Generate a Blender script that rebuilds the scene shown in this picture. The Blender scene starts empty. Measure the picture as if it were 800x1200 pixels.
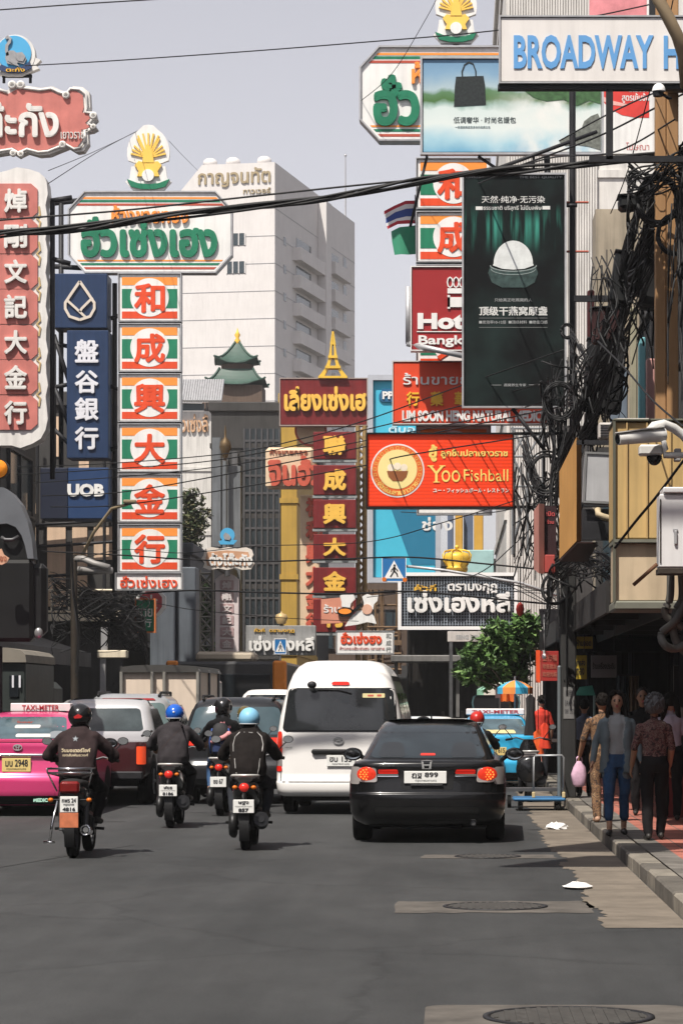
import bpy, bmesh, math, random
from mathutils import Vector, Matrix
random.seed(7)
R = math.radians
sc = bpy.context.scene
C = sc.collection.objects

# ---------------------------------------------------------------- camera, sky, sun, exposure
F, VX, VY, CZ = 3200.0, 530.0, 820.0, 1.7      # focal length in photo pixels, vanishing point, eye height
cd = bpy.data.cameras.new("camera"); cam = bpy.data.objects.new("camera", cd); C.link(cam)
cd.sensor_fit = 'VERTICAL'; cd.sensor_height = 36; cd.sensor_width = 24; cd.lens = F / 1200 * 36
cd.shift_x = (400 - VX) / 1200; cd.shift_y = (VY - 600) / 1200
cd.clip_start = .5; cd.clip_end = 6000
cam.location = (0, 0, CZ); cam.rotation_euler = (R(90), 0, 0)
sc.camera = cam
S = Vector((-.25, -.45, .86)).normalized()
w = bpy.data.worlds.new("World"); sc.world = w; w.use_nodes = True
nt = w.node_tree; nt.nodes.clear()
sky = nt.nodes.new('ShaderNodeTexSky'); sky.sky_type = 'NISHITA'; sky.sun_disc = False
sky.sun_elevation = math.asin(S.z); sky.sun_rotation = math.atan2(S.x, S.y) % (2 * math.pi)
sky.air_density = 1.0; sky.dust_density = 1.5; sky.ozone_density = 1.0
hs = nt.nodes.new('ShaderNodeHueSaturation'); hs.inputs['Saturation'].default_value = .22
bg = nt.nodes.new('ShaderNodeBackground'); bg.inputs[1].default_value = .097
wo = nt.nodes.new('ShaderNodeOutputWorld')
tint = nt.nodes.new('ShaderNodeMix'); tint.data_type = 'RGBA'; tint.blend_type = 'MULTIPLY'; tint.inputs[0].default_value = 1; tint.inputs[7].default_value = (1.0, .955, .985, 1)
nt.links.new(sky.outputs[0], hs.inputs['Color']); nt.links.new(hs.outputs[0], tint.inputs[6]); nt.links.new(tint.outputs[2], bg.inputs[0]); nt.links.new(bg.outputs[0], wo.inputs[0])
sl = bpy.data.lights.new("sun", 'SUN'); sl.energy = 4.5; sl.angle = R(.6); sl.color = (1, .94, .85)
so = bpy.data.objects.new("sun", sl); C.link(so); so.rotation_euler = S.to_track_quat('Z', 'Y').to_euler()
so.location = (-20, -30, 80)
sc.view_settings.view_transform = 'Standard'; sc.view_settings.look = 'None'
sc.view_settings.exposure = .60; sc.view_settings.gamma = 1
sc.render.engine = 'CYCLES'
cy = sc.cycles
cy.max_bounces = 5; cy.diffuse_bounces = 3; cy.glossy_bounces = 3; cy.transmission_bounces = 3; cy.transparent_max_bounces = 8
cy.use_denoising = True; cy.caustics_reflective = False; cy.caustics_refractive = False

def P(px, py, D):
    return Vector(((px - VX) * D / F, D, CZ + (VY - py) * D / F))

# ---------------------------------------------------------------- materials
_m = {}
def M(name, col, rough=.6, metal=0, var=.12, scale=2.5, coat=0, emit=0, bump=0, streak=0, spec=.32, sub=None):
    if name in _m: return _m[name]
    m = bpy.data.materials.new(name); m.use_nodes = True; _m[name] = m
    n = m.node_tree.nodes; l = m.node_tree.links; b = n['Principled BSDF']
    b.inputs['Base Color'].default_value = (*col, 1); b.inputs['Roughness'].default_value = rough
    b.inputs['Metallic'].default_value = metal; b.inputs['Coat Weight'].default_value = coat
    b.inputs['Coat Roughness'].default_value = .06
    b.inputs['Specular IOR Level'].default_value = spec
    if emit:
        b.inputs['Emission Color'].default_value = (*col, 1); b.inputs['Emission Strength'].default_value = emit
    tc = n.new('ShaderNodeTexCoord')
    if var:
        no = n.new('ShaderNodeTexNoise'); no.inputs['Scale'].default_value = scale; no.inputs['Detail'].default_value = 7
        no.inputs['Roughness'].default_value = .62
        l.new(tc.outputs['Object'], no.inputs['Vector'])
        mr = n.new('ShaderNodeMapRange'); mr.inputs[1].default_value = .28; mr.inputs[2].default_value = .72
        mr.inputs[3].default_value = 1 - var; mr.inputs[4].default_value = 1 + var * .6
        l.new(no.outputs[0], mr.inputs[0])
        fac = mr.outputs[0]
        if streak:
            mp = n.new('ShaderNodeMapping'); mp.inputs['Scale'].default_value = (5, 5, .35)
            l.new(tc.outputs['Object'], mp.inputs[0])
            n2 = n.new('ShaderNodeTexNoise'); n2.inputs['Scale'].default_value = 1.6; n2.inputs['Detail'].default_value = 5
            l.new(mp.outputs[0], n2.inputs['Vector'])
            m2 = n.new('ShaderNodeMapRange'); m2.inputs[1].default_value = .45; m2.inputs[2].default_value = .75
            m2.inputs[3].default_value = 1; m2.inputs[4].default_value = 1 - streak
            l.new(n2.outputs[0], m2.inputs[0])
            mm = n.new('ShaderNodeMath'); mm.operation = 'MULTIPLY'; l.new(fac, mm.inputs[0]); l.new(m2.outputs[0], mm.inputs[1])
            fac = mm.outputs[0]
        vm = n.new('ShaderNodeVectorMath'); vm.operation = 'SCALE'; vm.inputs[0].default_value = col
        l.new(fac, vm.inputs['Scale']); l.new(vm.outputs[0], b.inputs['Base Color'])
        rr = n.new('ShaderNodeMapRange'); rr.inputs[3].default_value = max(0, rough - .08); rr.inputs[4].default_value = min(1, rough + .1)
        l.new(no.outputs[0], rr.inputs[0]); l.new(rr.outputs[0], b.inputs['Roughness'])
        if bump:
            bp = n.new('ShaderNodeBump'); bp.inputs['Strength'].default_value = bump; bp.inputs['Distance'].default_value = .02
            l.new(no.outputs[0], bp.inputs['Height']); l.new(bp.outputs[0], b.inputs['Normal'])
    return m

black = M('black_paint', (.009, .009, .010), .5, spec=.2)
steel = M('weathered_steel', (.10, .10, .105), .5, .5, .35, 4)
dsteel = M('dark_steel', (.022, .022, .025), .55, .3, .3, 4)
galv = M('galvanised', (.42, .42, .43), .45, .5, .2, 5)
chrome = M('chrome', (.75, .75, .76), .12, 1, .05)
white = M('white_enamel', (.76, .75, .74), .45, 0, .05, 3)
cream = M('cream_paint', (.70, .62, .48), .6, 0, .12, 3, streak=.25)
greenm = M('sign_green', (.014, .18, .095), .45, 0, .14, streak=.2)
redm = M('sign_red', (.68, .070, .02), .45, 0, .12, streak=.12)
orangem = M('sign_orange', (.86, .27, .035), .45, 0, .06)
maroon = M('sign_maroon', (.155, .013, .014), .45, 0, .15, streak=.3)
gold = M('sign_gold', (.80, .47, .06), .4, .2, .1)
navy = M('sign_navy', (.014, .033, .085), .45, 0, .12, streak=.2)
rubber = M('tyre_rubber', (.010, .010, .010), .9, 0, .2, spec=.15)
glassd = M('dark_glass', (.012, .015, .018), .06, 0, 0, spec=.6)
skin = M('skin', (.42, .24, .16), .55, 0, .06, 8)
skin2 = M('tan_skin', (.33, .18, .11), .55, 0, .06, 8)
hairm = M('dark_hair', (.012, .010, .009), .8, 0, .4, 30, bump=.6, spec=.1)
denim = M('blue_denim', (.020, .058, .135), .8, 0, .25, 30)
blackcloth = M('black_cloth', (.010, .009, .010), .9, 0, .25, 12, spec=.12)
tailred = M('tail_light_red', (.62, .02, .012), .15, 0, 0, emit=.12)
brakered = M('lit_brake_light', (.80, .055, .012), .2, 0, .6, 55, emit=.42)
amber = M('amber_lens', (.55, .13, .012), .2, 0, 0, emit=.04)
clearl = M('clear_lens', (.34, .31, .30), .15, .3, 0)
platem = M('plate_white', (.74, .74, .72), .5, 0, .06)
inkm = M('plate_ink', (.02, .02, .025), .6, 0, 0)
concrete = M('concrete', (.30, .28, .25), .85, 0, .25, 2, bump=.3, streak=.25)

# ---------------------------------------------------------------- mesh helpers
class MB:
    def __init__(s): s.v = []; s.f = []; s.m = []; s.sm = []; s.cur = 0; s.smooth = False; s.X = None
    def mat(s, i): s.cur = i; return s
    def add(s, vs, fs, smooth=None):
        o = len(s.v)
        if s.X is not None: vs = [s.X @ Vector(q) for q in vs]
        s.v += [tuple(q) for q in vs]; s.f += [tuple(i + o for i in q) for q in fs]
        s.m += [s.cur] * len(fs); s.sm += [s.smooth if smooth is None else smooth] * len(fs); return s
    def box(s, x0, x1, y0, y1, z0, z1):
        return s.add([(x0,y0,z0),(x1,y0,z0),(x1,y1,z0),(x0,y1,z0),(x0,y0,z1),(x1,y0,z1),(x1,y1,z1),(x0,y1,z1)],
                     [(0,3,2,1),(4,5,6,7),(0,1,5,4),(1,2,6,5),(2,3,7,6),(3,0,4,7)], False)
    def cbox(s, x0, x1, y0, y1, z0, z1, c=.01):      # box with chamfered edges
        xs, ys, zs = (x0, x1), (y0, y1), (z0, z1); vs = []; idx = {}
        for i in (0,1):
            for j in (0,1):
                for k in (0,1):
                    dx, dy, dz = (c if i == 0 else -c), (c if j == 0 else -c), (c if k == 0 else -c)
                    for a, q in enumerate(((xs[i], ys[j]+dy, zs[k]+dz), (xs[i]+dx, ys[j], zs[k]+dz), (xs[i]+dx, ys[j]+dy, zs[k]))):
                        idx[i,j,k,a] = len(vs); vs.append(q)
        g = lambda i,j,k,a: idx[i,j,k,a]; fs = []
        for i in (0,1): fs.append((g(i,0,0,0),g(i,1,0,0),g(i,1,1,0),g(i,0,1,0)))
        for j in (0,1): fs.append((g(0,j,0,1),g(1,j,0,1),g(1,j,1,1),g(0,j,1,1)))
        for k in (0,1): fs.append((g(0,0,k,2),g(1,0,k,2),g(1,1,k,2),g(0,1,k,2)))
        for j in (0,1):
            for k in (0,1): fs.append((g(0,j,k,1),g(1,j,k,1),g(1,j,k,2),g(0,j,k,2)))
        for i in (0,1):
            for k in (0,1): fs.append((g(i,0,k,0),g(i,1,k,0),g(i,1,k,2),g(i,0,k,2)))
            for j in (0,1): fs.append((g(i,j,0,0),g(i,j,1,0),g(i,j,1,1),g(i,j,0,1)))
            for j in (0,1):
                for k in (0,1): fs.append((g(i,j,k,0),g(i,j,k,1),g(i,j,k,2)))
        return s.add(vs, fs, False)
    def cyl(s, a, b, r0, r1=None, n=10, caps=True):
        a, b = Vector(a), Vector(b); r1 = r0 if r1 is None else r1
        q = (b - a).to_track_quat('Z', 'Y'); vs = []
        for c, r in ((a, r0), (b, r1)):
            for i in range(n):
                t = 2 * math.pi * i / n; vs.append(c + q @ Vector((r * math.cos(t), r * math.sin(t), 0)))
        fs = [(i, (i+1) % n, n + (i+1) % n, n + i) for i in range(n)]
        s.add(vs, fs, True)
        if caps:
            s.add(vs[:n], [tuple(range(n))[::-1]], False); s.add(vs[n:], [tuple(range(n))], False)
        return s
    def tube(s, pts, r, n=6, r1=None):
        pts = [Vector(p) for p in pts]; vs = []; L = len(pts)
        for k, p in enumerate(pts):
            d = (pts[min(k+1, L-1)] - pts[max(k-1, 0)]).normalized()
            up = Vector((0,0,1)) if abs(d.z) < .9 else Vector((1,0,0))
            a = d.cross(up).normalized(); b = a.cross(d)
            rr = r if r1 is None else r + (r1 - r) * k / (L - 1)
            for i in range(n):
                t = 2 * math.pi * i / n; vs.append(p + a * (rr * math.cos(t)) + b * (rr * math.sin(t)))
        fs = [(k*n+i, k*n+(i+1) % n, (k+1)*n+(i+1) % n, (k+1)*n+i) for k in range(L-1) for i in range(n)]
        fs += [tuple(range(n))[::-1], tuple((L-1)*n + i for i in range(n))]
        return s.add(vs, fs, True)
    def prism(s, poly, y0, y1):        # (x, z) outline extruded along y
        n = len(poly); vs = [(x, y0, z) for x, z in poly] + [(x, y1, z) for x, z in poly]
        return s.add(vs, [tuple(range(n)), tuple(range(2*n-1, n-1, -1))] + [(i, (i+1) % n, n+(i+1) % n, n+i) for i in range(n)], False)
    def lathe(s, prof, c=(0,0,0), axis='Z', n=20, a0=0, a1=2*math.pi):
        vs = []; full = abs(a1 - a0 - 2*math.pi) < 1e-6; m = n if full else n + 1
        for r, h in prof:
            for i in range(m):
                t = a0 + (a1 - a0) * i / n; x, y = r*math.cos(t), r*math.sin(t)
                vs.append(Vector(c) + (Vector((x,y,h)) if axis == 'Z' else Vector((h,x,y)) if axis == 'X' else Vector((x,h,y))))
        L = len(prof)
        return s.add(vs, [(k*m+i, k*m+(i+1) % m, (k+1)*m+(i+1) % m, (k+1)*m+i) for k in range(L-1) for i in range(n)], True)
    def ball(s, c, r, n=16, m=10, lo=-90, hi=90):
        r = (r, r, r) if isinstance(r, (int, float)) else r; rows = []
        for k in range(m + 1):
            a = R(lo + (hi - lo) * k / m)
            rows.append([(c[0]+r[0]*math.cos(a)*math.cos(2*math.pi*i/n), c[1]+r[1]*math.cos(a)*math.sin(2*math.pi*i/n), c[2]+r[2]*math.sin(a)) for i in range(n)])
        vs = [q for row in rows for q in row]
        return s.add(vs, [(k*n+i, k*n+(i+1) % n, (k+1)*n+(i+1) % n, (k+1)*n+i) for k in range(m) for i in range(n)], True)
    def grid(s, rows, smooth=True, closed=False):
        n = len(rows[0]); vs = [q for r_ in rows for q in r_]; e = n if closed else n - 1
        return s.add(vs, [(k*n+i, k*n+(i+1) % n, (k+1)*n+(i+1) % n, (k+1)*n+i) for k in range(len(rows)-1) for i in range(e)], smooth)
    def rings(s, rows, smooth=True):   # closed rings with end caps
        s.grid(rows, smooth, True); n = len(rows[0])
        s.add(rows[0], [tuple(range(n))[::-1]], False); s.add(rows[-1], [tuple(range(n))], False); return s
    def text(s, body, x0, x1, z0, z1, y, bold=0., ext=.0, keep=False, depth=None):
        if bold and not body.isascii():      # heavier strokes: copies a millimetre apart, shifted round a small circle
            w0 = text_data(body, 0)[0]; bw = max(q[0] for q in w0)-min(q[0] for q in w0); bh = max(q[1] for q in w0)-min(q[1] for q in w0)
            if keep: k = min((x1-x0)/bw, (z1-z0)/bh); cx, cz = (x0+x1)/2, (z0+z1)/2; x0, x1, z0, z1 = cx-k*bw/2, cx+k*bw/2, cz-k*bh/2, cz+k*bh/2
            rx, rz = bold*(x1-x0)/(bw+2*bold), bold*(z1-z0)/(bh+2*bold)
            for i in range(8):
                a = i*math.pi/4; dx, dz = rx*math.cos(a), rz*math.sin(a); s.text(body, x0+rx+dx, x1-rx+dx, z0+rz+dz, z1-rz+dz, y+.0012*((i*3) % 8), 0, ext-.0012*((i*3) % 8) if ext > .012 else 0)
            return s
        vs, fs = text_data(body, bold); bx0 = min(q[0] for q in vs); bx1 = max(q[0] for q in vs); bz0 = min(q[1] for q in vs); bz1 = max(q[1] for q in vs)
        sx = (x1-x0)/(bx1-bx0); sz = (z1-z0)/(bz1-bz0)
        if keep:
            k = min(sx, sz); cx, cz = (x0+x1)/2, (z0+z1)/2; x0 = cx - k*(bx1-bx0)/2; z0 = cz - k*(bz1-bz0)/2; sx = sz = k
        fl = [(x0+(a-bx0)*sx, z0+(b-bz0)*sz) for a, b in vs]
        s.add([(a, y, b) for a, b in fl], fs, False)
        if ext:   # raised letters: side walls
            cnt = {}
            for q in fs:
                for i in range(len(q)):
                    e = (q[i], q[(i+1) % len(q)]); k = (min(e), max(e)); cnt[k] = cnt.get(k, 0) + 1
            ed = [k for k, c_ in cnt.items() if c_ == 1]
            for a, b in ed:
                s.add([(fl[a][0], y, fl[a][1]), (fl[b][0], y, fl[b][1]), (fl[b][0], y+ext, fl[b][1]), (fl[a][0], y+ext, fl[a][1])], [(0,1,2,3)], False)
        return s
    def build(s, name, mats, parent=None, fix=True):
        me = bpy.data.meshes.new(name); me.from_pydata(s.v, [], s.f)
        for m in (mats if isinstance(mats, (list, tuple)) else [mats]): me.materials.append(m)
        me.polygons.foreach_set('material_index', s.m); me.polygons.foreach_set('use_smooth', s.sm)
        if fix:
            bm = bmesh.new(); bm.from_mesh(me); bmesh.ops.recalc_face_normals(bm, faces=bm.faces); bm.to_mesh(me); bm.free()
        me.update(); o = bpy.data.objects.new(name, me); C.link(o)
        if parent is not None: o.parent = parent
        return o

_t = {}
def text_data(body, bold):
    if (body, bold) in _t: return _t[body, bold]
    cu = bpy.data.curves.new('t', 'FONT'); cu.body = body; cu.offset = bold; cu.resolution_u = 3; cu.fill_mode = 'FRONT'
    o = bpy.data.objects.new('t', cu); C.link(o)
    dg = bpy.context.evaluated_depsgraph_get(); dg.update()
    me = bpy.data.meshes.new_from_object(o.evaluated_get(dg))
    bm = bmesh.new(); bm.from_mesh(me); bmesh.ops.remove_doubles(bm, verts=bm.verts, dist=1e-5); bm.to_mesh(me); bm.free()
    r = ([(q.co.x, q.co.y) for q in me.vertices], [tuple(q.vertices) for q in me.polygons])
    bpy.data.objects.remove(o); bpy.data.curves.remove(cu); bpy.data.meshes.remove(me)
    _t[body, bold] = r; return r

def tag(o, label=None, cat=None, group=None, kind=None):
    if label: o['label'] = label
    if cat: o['category'] = cat
    if group: o['group'] = group
    if kind: o['kind'] = kind
    return o
def thing(name, label, cat, loc=(0,0,0), rz=0, group=None):
    o = bpy.data.objects.new(name, None); o.empty_display_size = .2; C.link(o); o.location = loc; o.rotation_euler = (0, 0, rz)
    return tag(o, label, cat, group)
def structure(o): o['kind'] = 'structure'; return o
def circle(cx, cz, r, n=32, rz=None): return [(cx + r*math.cos(2*math.pi*i/n), cz + (rz or r)*math.sin(2*math.pi*i/n)) for i in range(n)]
def stroke(mb, pts, wd, y0, y1, closed=False):   # flat band along a 2-d line
    pts = [Vector(p) for p in pts]; n = len(pts); L, Rr = [], []
    for i in range(n):
        a = pts[(i-1) % n] if closed or i else pts[i]; b = pts[(i+1) % n] if closed or i < n-1 else pts[i]
        d = (b - a).normalized(); nn = Vector((-d.y, d.x)) * wd / 2; L.append(pts[i] + nn); Rr.append(pts[i] - nn)
    for i in range(n if closed else n - 1):
        j = (i+1) % n
        mb.prism([tuple(L[i]), tuple(L[j]), tuple(Rr[j]), tuple(Rr[i])], y0, y1)
def spline(P3, n=8):       # smooth curve through points
    out = []; L = len(P3)
    for i in range(L-1):
        p0, p1, p2, p3 = P3[max(i-1,0)], P3[i], P3[i+1], P3[min(i+2,L-1)]
        for k in range(n):
            t = k/n; out.append(.5*((2*p1)+(p2-p0)*t+(2*p0-5*p1+4*p2-p3)*t*t+(3*p1-p0-3*p2+p3)*t**3))
    return out + [P3[-1]]

# ---------------------------------------------------------------- ground, road, kerb, pavement
def road_mat():
    m = bpy.data.materials.new('asphalt'); m.use_nodes = True; n = m.node_tree.nodes; l = m.node_tree.links; b = n['Principled BSDF']
    tc = n.new('ShaderNodeTexCoord')
    def noise(sc_, map_=None, det=8):
        t = n.new('ShaderNodeTexNoise'); t.inputs['Scale'].default_value = sc_; t.inputs['Detail'].default_value = det; t.inputs['Roughness'].default_value = .65
        if map_:
            mp = n.new('ShaderNodeMapping'); mp.inputs['Scale'].default_value = map_; l.new(tc.outputs['Object'], mp.inputs[0]); l.new(mp.outputs[0], t.inputs['Vector'])
        else: l.new(tc.outputs['Object'], t.inputs['Vector'])
        return t
    big = noise(1.0, (.45, .16, 1)); fine = noise(60.); lane = noise(1.0, (1.6, .05, 1), 4)
    r = n.new('ShaderNodeValToRGB'); r.color_ramp.elements[0].color = (.0235, .025, .026, 1); r.color_ramp.elements[1].color = (.048, .049, .050, 1)
    r.color_ramp.elements[0].position = .33; r.color_ramp.elements[1].position = .7
    l.new(big.outputs[0], r.inputs[0])
    def mul(c, f, lo, hi, a=.3, z=.7):
        mr = n.new('ShaderNodeMapRange'); mr.inputs[1].default_value = a; mr.inputs[2].default_value = z; mr.inputs[3].default_value = lo; mr.inputs[4].default_value = hi
        l.new(f, mr.inputs[0]); v = n.new('ShaderNodeVectorMath'); v.operation = 'SCALE'; l.new(c, v.inputs[0]); l.new(mr.outputs[0], v.inputs['Scale']); return v.outputs[0]
    mid = noise(1.0, (2.2, .9, 1), 9); c = mul(r.outputs[0], lane.outputs[0], .80, 1.14); c = mul(c, mid.outputs[0], .86, 1.12); c = mul(c, fine.outputs[0], .72, 1.3)
    # hairline cracks and old repairs
    vo = n.new('ShaderNodeTexVoronoi'); vo.feature = 'DISTANCE_TO_EDGE'; vo.inputs['Scale'].default_value = .16
    wp = noise(.8, None, 6); ad = n.new('ShaderNodeVectorMath'); ad.operation = 'ADD'; l.new(tc.outputs['Object'], ad.inputs[0]); l.new(wp.outputs['Color'], ad.inputs[1]); l.new(ad.outputs[0], vo.inputs['Vector'])
    c = mul(c, vo.outputs[0], .78, 1, 0, .010)
    l.new(c, b.inputs['Base Color']); b.inputs['Roughness'].default_value = .78; b.inputs['Specular IOR Level'].default_value = .35
    bp = n.new('ShaderNodeBump'); bp.inputs['Strength'].default_value = .35; bp.inputs['Distance'].default_value = .01
    l.new(fine.outputs[0], bp.inputs['Height']); l.new(bp.outputs[0], b.inputs['Normal'])
    return m
asphalt = road_mat()
def tiles_mat(name, c1, c2, sx, sy):
    m = bpy.data.materials.new(name); m.use_nodes = True; n = m.node_tree.nodes; l = m.node_tree.links; b = n['Principled BSDF']
    tc = n.new('ShaderNodeTexCoord'); br = n.new('ShaderNodeTexBrick'); br.offset = 0; br.inputs['Scale'].default_value = 1
    br.inputs['Brick Width'].default_value = sx; br.inputs['Row Height'].default_value = sy; br.inputs['Mortar Size'].default_value = .008
    br.inputs['Color1'].default_value = (*c1, 1); br.inputs['Color2'].default_value = (*c2, 1); br.inputs['Mortar'].default_value = (.09, .08, .07, 1)
    l.new(tc.outputs['Object'], br.inputs['Vector'])
    no = n.new('ShaderNodeTexNoise'); no.inputs['Scale'].default_value = 3; no.inputs['Detail'].default_value = 8; l.new(tc.outputs['Object'], no.inputs['Vector'])
    mr = n.new('ShaderNodeMapRange'); mr.inputs[1].default_value = .3; mr.inputs[2].default_value = .7; mr.inputs[3].default_value = .55; mr.inputs[4].default_value = 1.15; l.new(no.outputs[0], mr.inputs[0])
    v = n.new('ShaderNodeVectorMath'); v.operation = 'SCALE'; l.new(br.outputs[0], v.inputs[0]); l.new(mr.outputs[0], v.inputs['Scale']); l.new(v.outputs[0], b.inputs['Base Color'])
    b.inputs['Roughness'].default_value = .75; return m
KX = 1.78
g = MB(); g.add([(-220,-120,-.03),(220,-120,-.03),(220,640,-.03),(-220,640,-.03)], [(0,1,2,3)]); structure(g.build('ground', M('dusty_ground', (.12,.11,.10), .9, 0, .3, .3)))
g = MB(); ys = [-60 + 4*i for i in range(75)]
g.grid([[(x, y, 0) for x in (-11.0, -7, -3.5, 0, KX)] for y in ys], False); structure(g.build('road', asphalt))
gut = M('gutter_concrete', (.16, .135, .108), .85, 0, .38, 2.2, bump=.3)
g = MB(); y = 20.3
edge = []
while y < 60: edge.append(y); y += random.uniform(.8, 1.5)
for a, b_ in zip(edge, edge[1:]):
    xl = 1.16 + random.uniform(-.07, .05)
    g.add([(KX-.01, b_, .004), (KX-.01, a+.012, .004)]+[(xl+random.uniform(-.035,.035), a+.012+(b_-a-.012)*i/7, .004) for i in range(8)], [tuple(range(10))])
structure(g.build('gutter', gut))
g = MB()
for k, (x0, x1, y0, y1, r) in enumerate(((-.45, 1.15, 21.75, 23.0, .05), (-.32, 1.12, 29.2, 29.9, .05))):
    n = 14; J = lambda a: random.uniform(-a, a)
    pts = [(x0+(x1-x0)*i/n+J(.03), y0+J(.05), .004) for i in range(n)]+[(x1+J(.03), y0+(y1-y0)*i/4, .004) for i in range(4)]+[(x1-(x1-x0)*i/n+J(.03), y1+J(.05), .004) for i in range(n)]+[(x0+J(.03), y1-(y1-y0)*i/4, .004) for i in range(4)]
    g.add(pts, [tuple(range(len(pts)))])
pts = []
for cx, cy_, a0 in ((1.15,14.2,-90),(1.15,15.05,0),(-.02,15.05,90),(-.02,14.2,180)):
    pts += [(cx+.13*math.cos(R(a0+t)), cy_+.13*math.sin(R(a0+t)), .004) for t in (0,22,45,68,90)]
g.add(pts, [tuple(range(len(pts)))]); structure(g.build('road_patches', M('patch_concrete', (.098,.088,.078), .85, 0, .45, 3, bump=.2)))
g = MB(); g.add([(-9,32,.004),(-3.7,32,.004),(-6.2,19.5,.004),(-9,19.5,.004)], [(0,1,2,3)])
g.add([(-5.6,38.0,.004),(-4.55,38.0,.004),(-4.55,38.12,.004),(-5.6,38.12,.004)], [(0,1,2,3)])
structure(g.build('road_resurfacing', M('new_asphalt', (.040,.041,.042), .8, 0, .25, 1.5)))
# kerb stones and pavement
g = MB(); y = 6.0
while y < 110:
    L = 1.0; dz = random.uniform(-.008, .006); dx = random.uniform(-.008, .008)
    g.mat(0 if random.random() < .6 else 1).cbox(KX+dx, KX+.22, y+.008, y+L-.008, -.05, .15+dz, .018); y += L
structure(g.build('kerb', [M('kerb_stone', (.20,.18,.15), .85, 0, .4, 3, bump=.4), M('kerb_stone_dirty', (.105,.095,.082), .85, 0, .4, 3, bump=.4)]))
g = MB(); g.add([(KX+.222,5,.146),(KX+.46,5,.146),(KX+.46,120,.146),(KX+.222,120,.146)], [(0,1,2,3)])
g.mat(1).add([(KX+.46,5,.146),(9,5,.146),(9,120,.146),(KX+.46,120,.146)], [(0,1,2,3)])
structure(g.build('pavement', [tiles_mat('grey_tiles', (.17,.155,.14), (.13,.12,.105), .4, .4), tiles_mat('red_tiles', (.40,.135,.095), (.33,.105,.075), .3, .3)]))
g = MB(); g.cbox(-16, -11, 10, 200, -.02, .15, .02); structure(g.build('far_pavement', concrete))
# the hazy city air
g = MB(); g.box(-230, 230, -130, 660, -1.2, 66)
hz = bpy.data.materials.new('hazy_air'); hz.use_nodes = True; hn = hz.node_tree.nodes; hn.remove(hn['Principled BSDF'])
hv = hn.new('ShaderNodeVolumePrincipled'); hv.inputs['Color'].default_value = (.93, .94, .97, 1); hv.inputs['Density'].default_value = .00032; hv.inputs['Anisotropy'].default_value = .2
hz.node_tree.links.new(hv.outputs[0], hn['Material Output'].inputs['Volume']); o = g.build('haze', hz); o['kind'] = 'stuff'
# manholes
def manhole(x, y, r, label):
    t = thing('manhole_cover', label, 'manhole cover', (x, y, 0))
    m = MB(); m.lathe([(r, .004), (r, .012), (r-.04, .012), (r-.04, .008)], n=40); m.build('rim', dsteel, t)
    m = MB(); m.add([(a, b, .009) for a, b in circle(0, 0, r-.04, 40)], [tuple(range(40))])
    k = -r + .07
    while k < r - .05:
        h = math.sqrt(max(0, (r-.06)**2 - k*k)); m.box(k-.012, k+.012, -h, h, .0095, .015); k += .06
    m.build('lid', M('cast_iron', (.06,.057,.053), .7, .2, .35, 10), t)
manhole(.35, 22.4, .43, 'round iron manhole cover in a pale concrete patch ahead of the kerb litter')
manhole(.62, 14.6, .46, 'round ribbed iron manhole cover in rounded concrete patch at the bottom edge')
manhole(.38, 29.55, .36, 'small round manhole cover in the road just behind the black sedan')
# litter
lit = M('white_plastic_bag', (.74,.72,.70), .5, 0, .05)
def litter(x, y, sx, sy, sz, label):
    m = MB(); rows = []; rnd = random.Random(int(x*100))
    for k in range(7):
        a = R(-20 + 110*k/6); rows.append([(sx*math.cos(a)*math.cos(t*.524)*rnd.uniform(.55,1.25), sy*math.cos(a)*math.sin(t*.524)*rnd.uniform(.55,1.25), max(.006, sz*math.sin(a)*rnd.uniform(.7,1.2)+.006)) for t in range(12)])
    m.rings(rows, False); o = m.build('crumpled_bag', lit); o.location = (x, y, 0); tag(o, label, 'litter')
litter(1.36, 35.9, .15, .2, .09, 'crumpled white plastic bag lying in gutter beside the kerb')
litter(1.12, 24.6, .13, .2, .055, 'crumpled white paper scrap in the gutter near the manhole')

# ---------------------------------------------------------------- buildings
whitewall = M('white_render', (.63,.605,.59), .75, 0, .08, .5, streak=.1)
whitelow = M('stained_white_render', (.62,.60,.57), .75, 0, .15, .6, streak=.3)
beigew = M('beige_render', (.50,.40,.29), .75, 0, .15, .7, streak=.25)
greyw = M('grey_render', (.10,.10,.105), .75, 0, .25, .7, streak=.3)
darkw = M('soot_stained_render', (.045,.043,.042), .8, 0, .3, .8, streak=.3)  # dark streaked render, also standing in for shade on the lower walls
brownw = M('brown_render', (.11,.075,.055), .75, 0, .25, .8, streak=.3)
tealw = M('teal_render', (.10,.22,.21), .7, 0, .2, .8, streak=.3)
winglass = M('window_glass', (.035,.05,.06), .08, 0, .1, .8)

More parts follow.
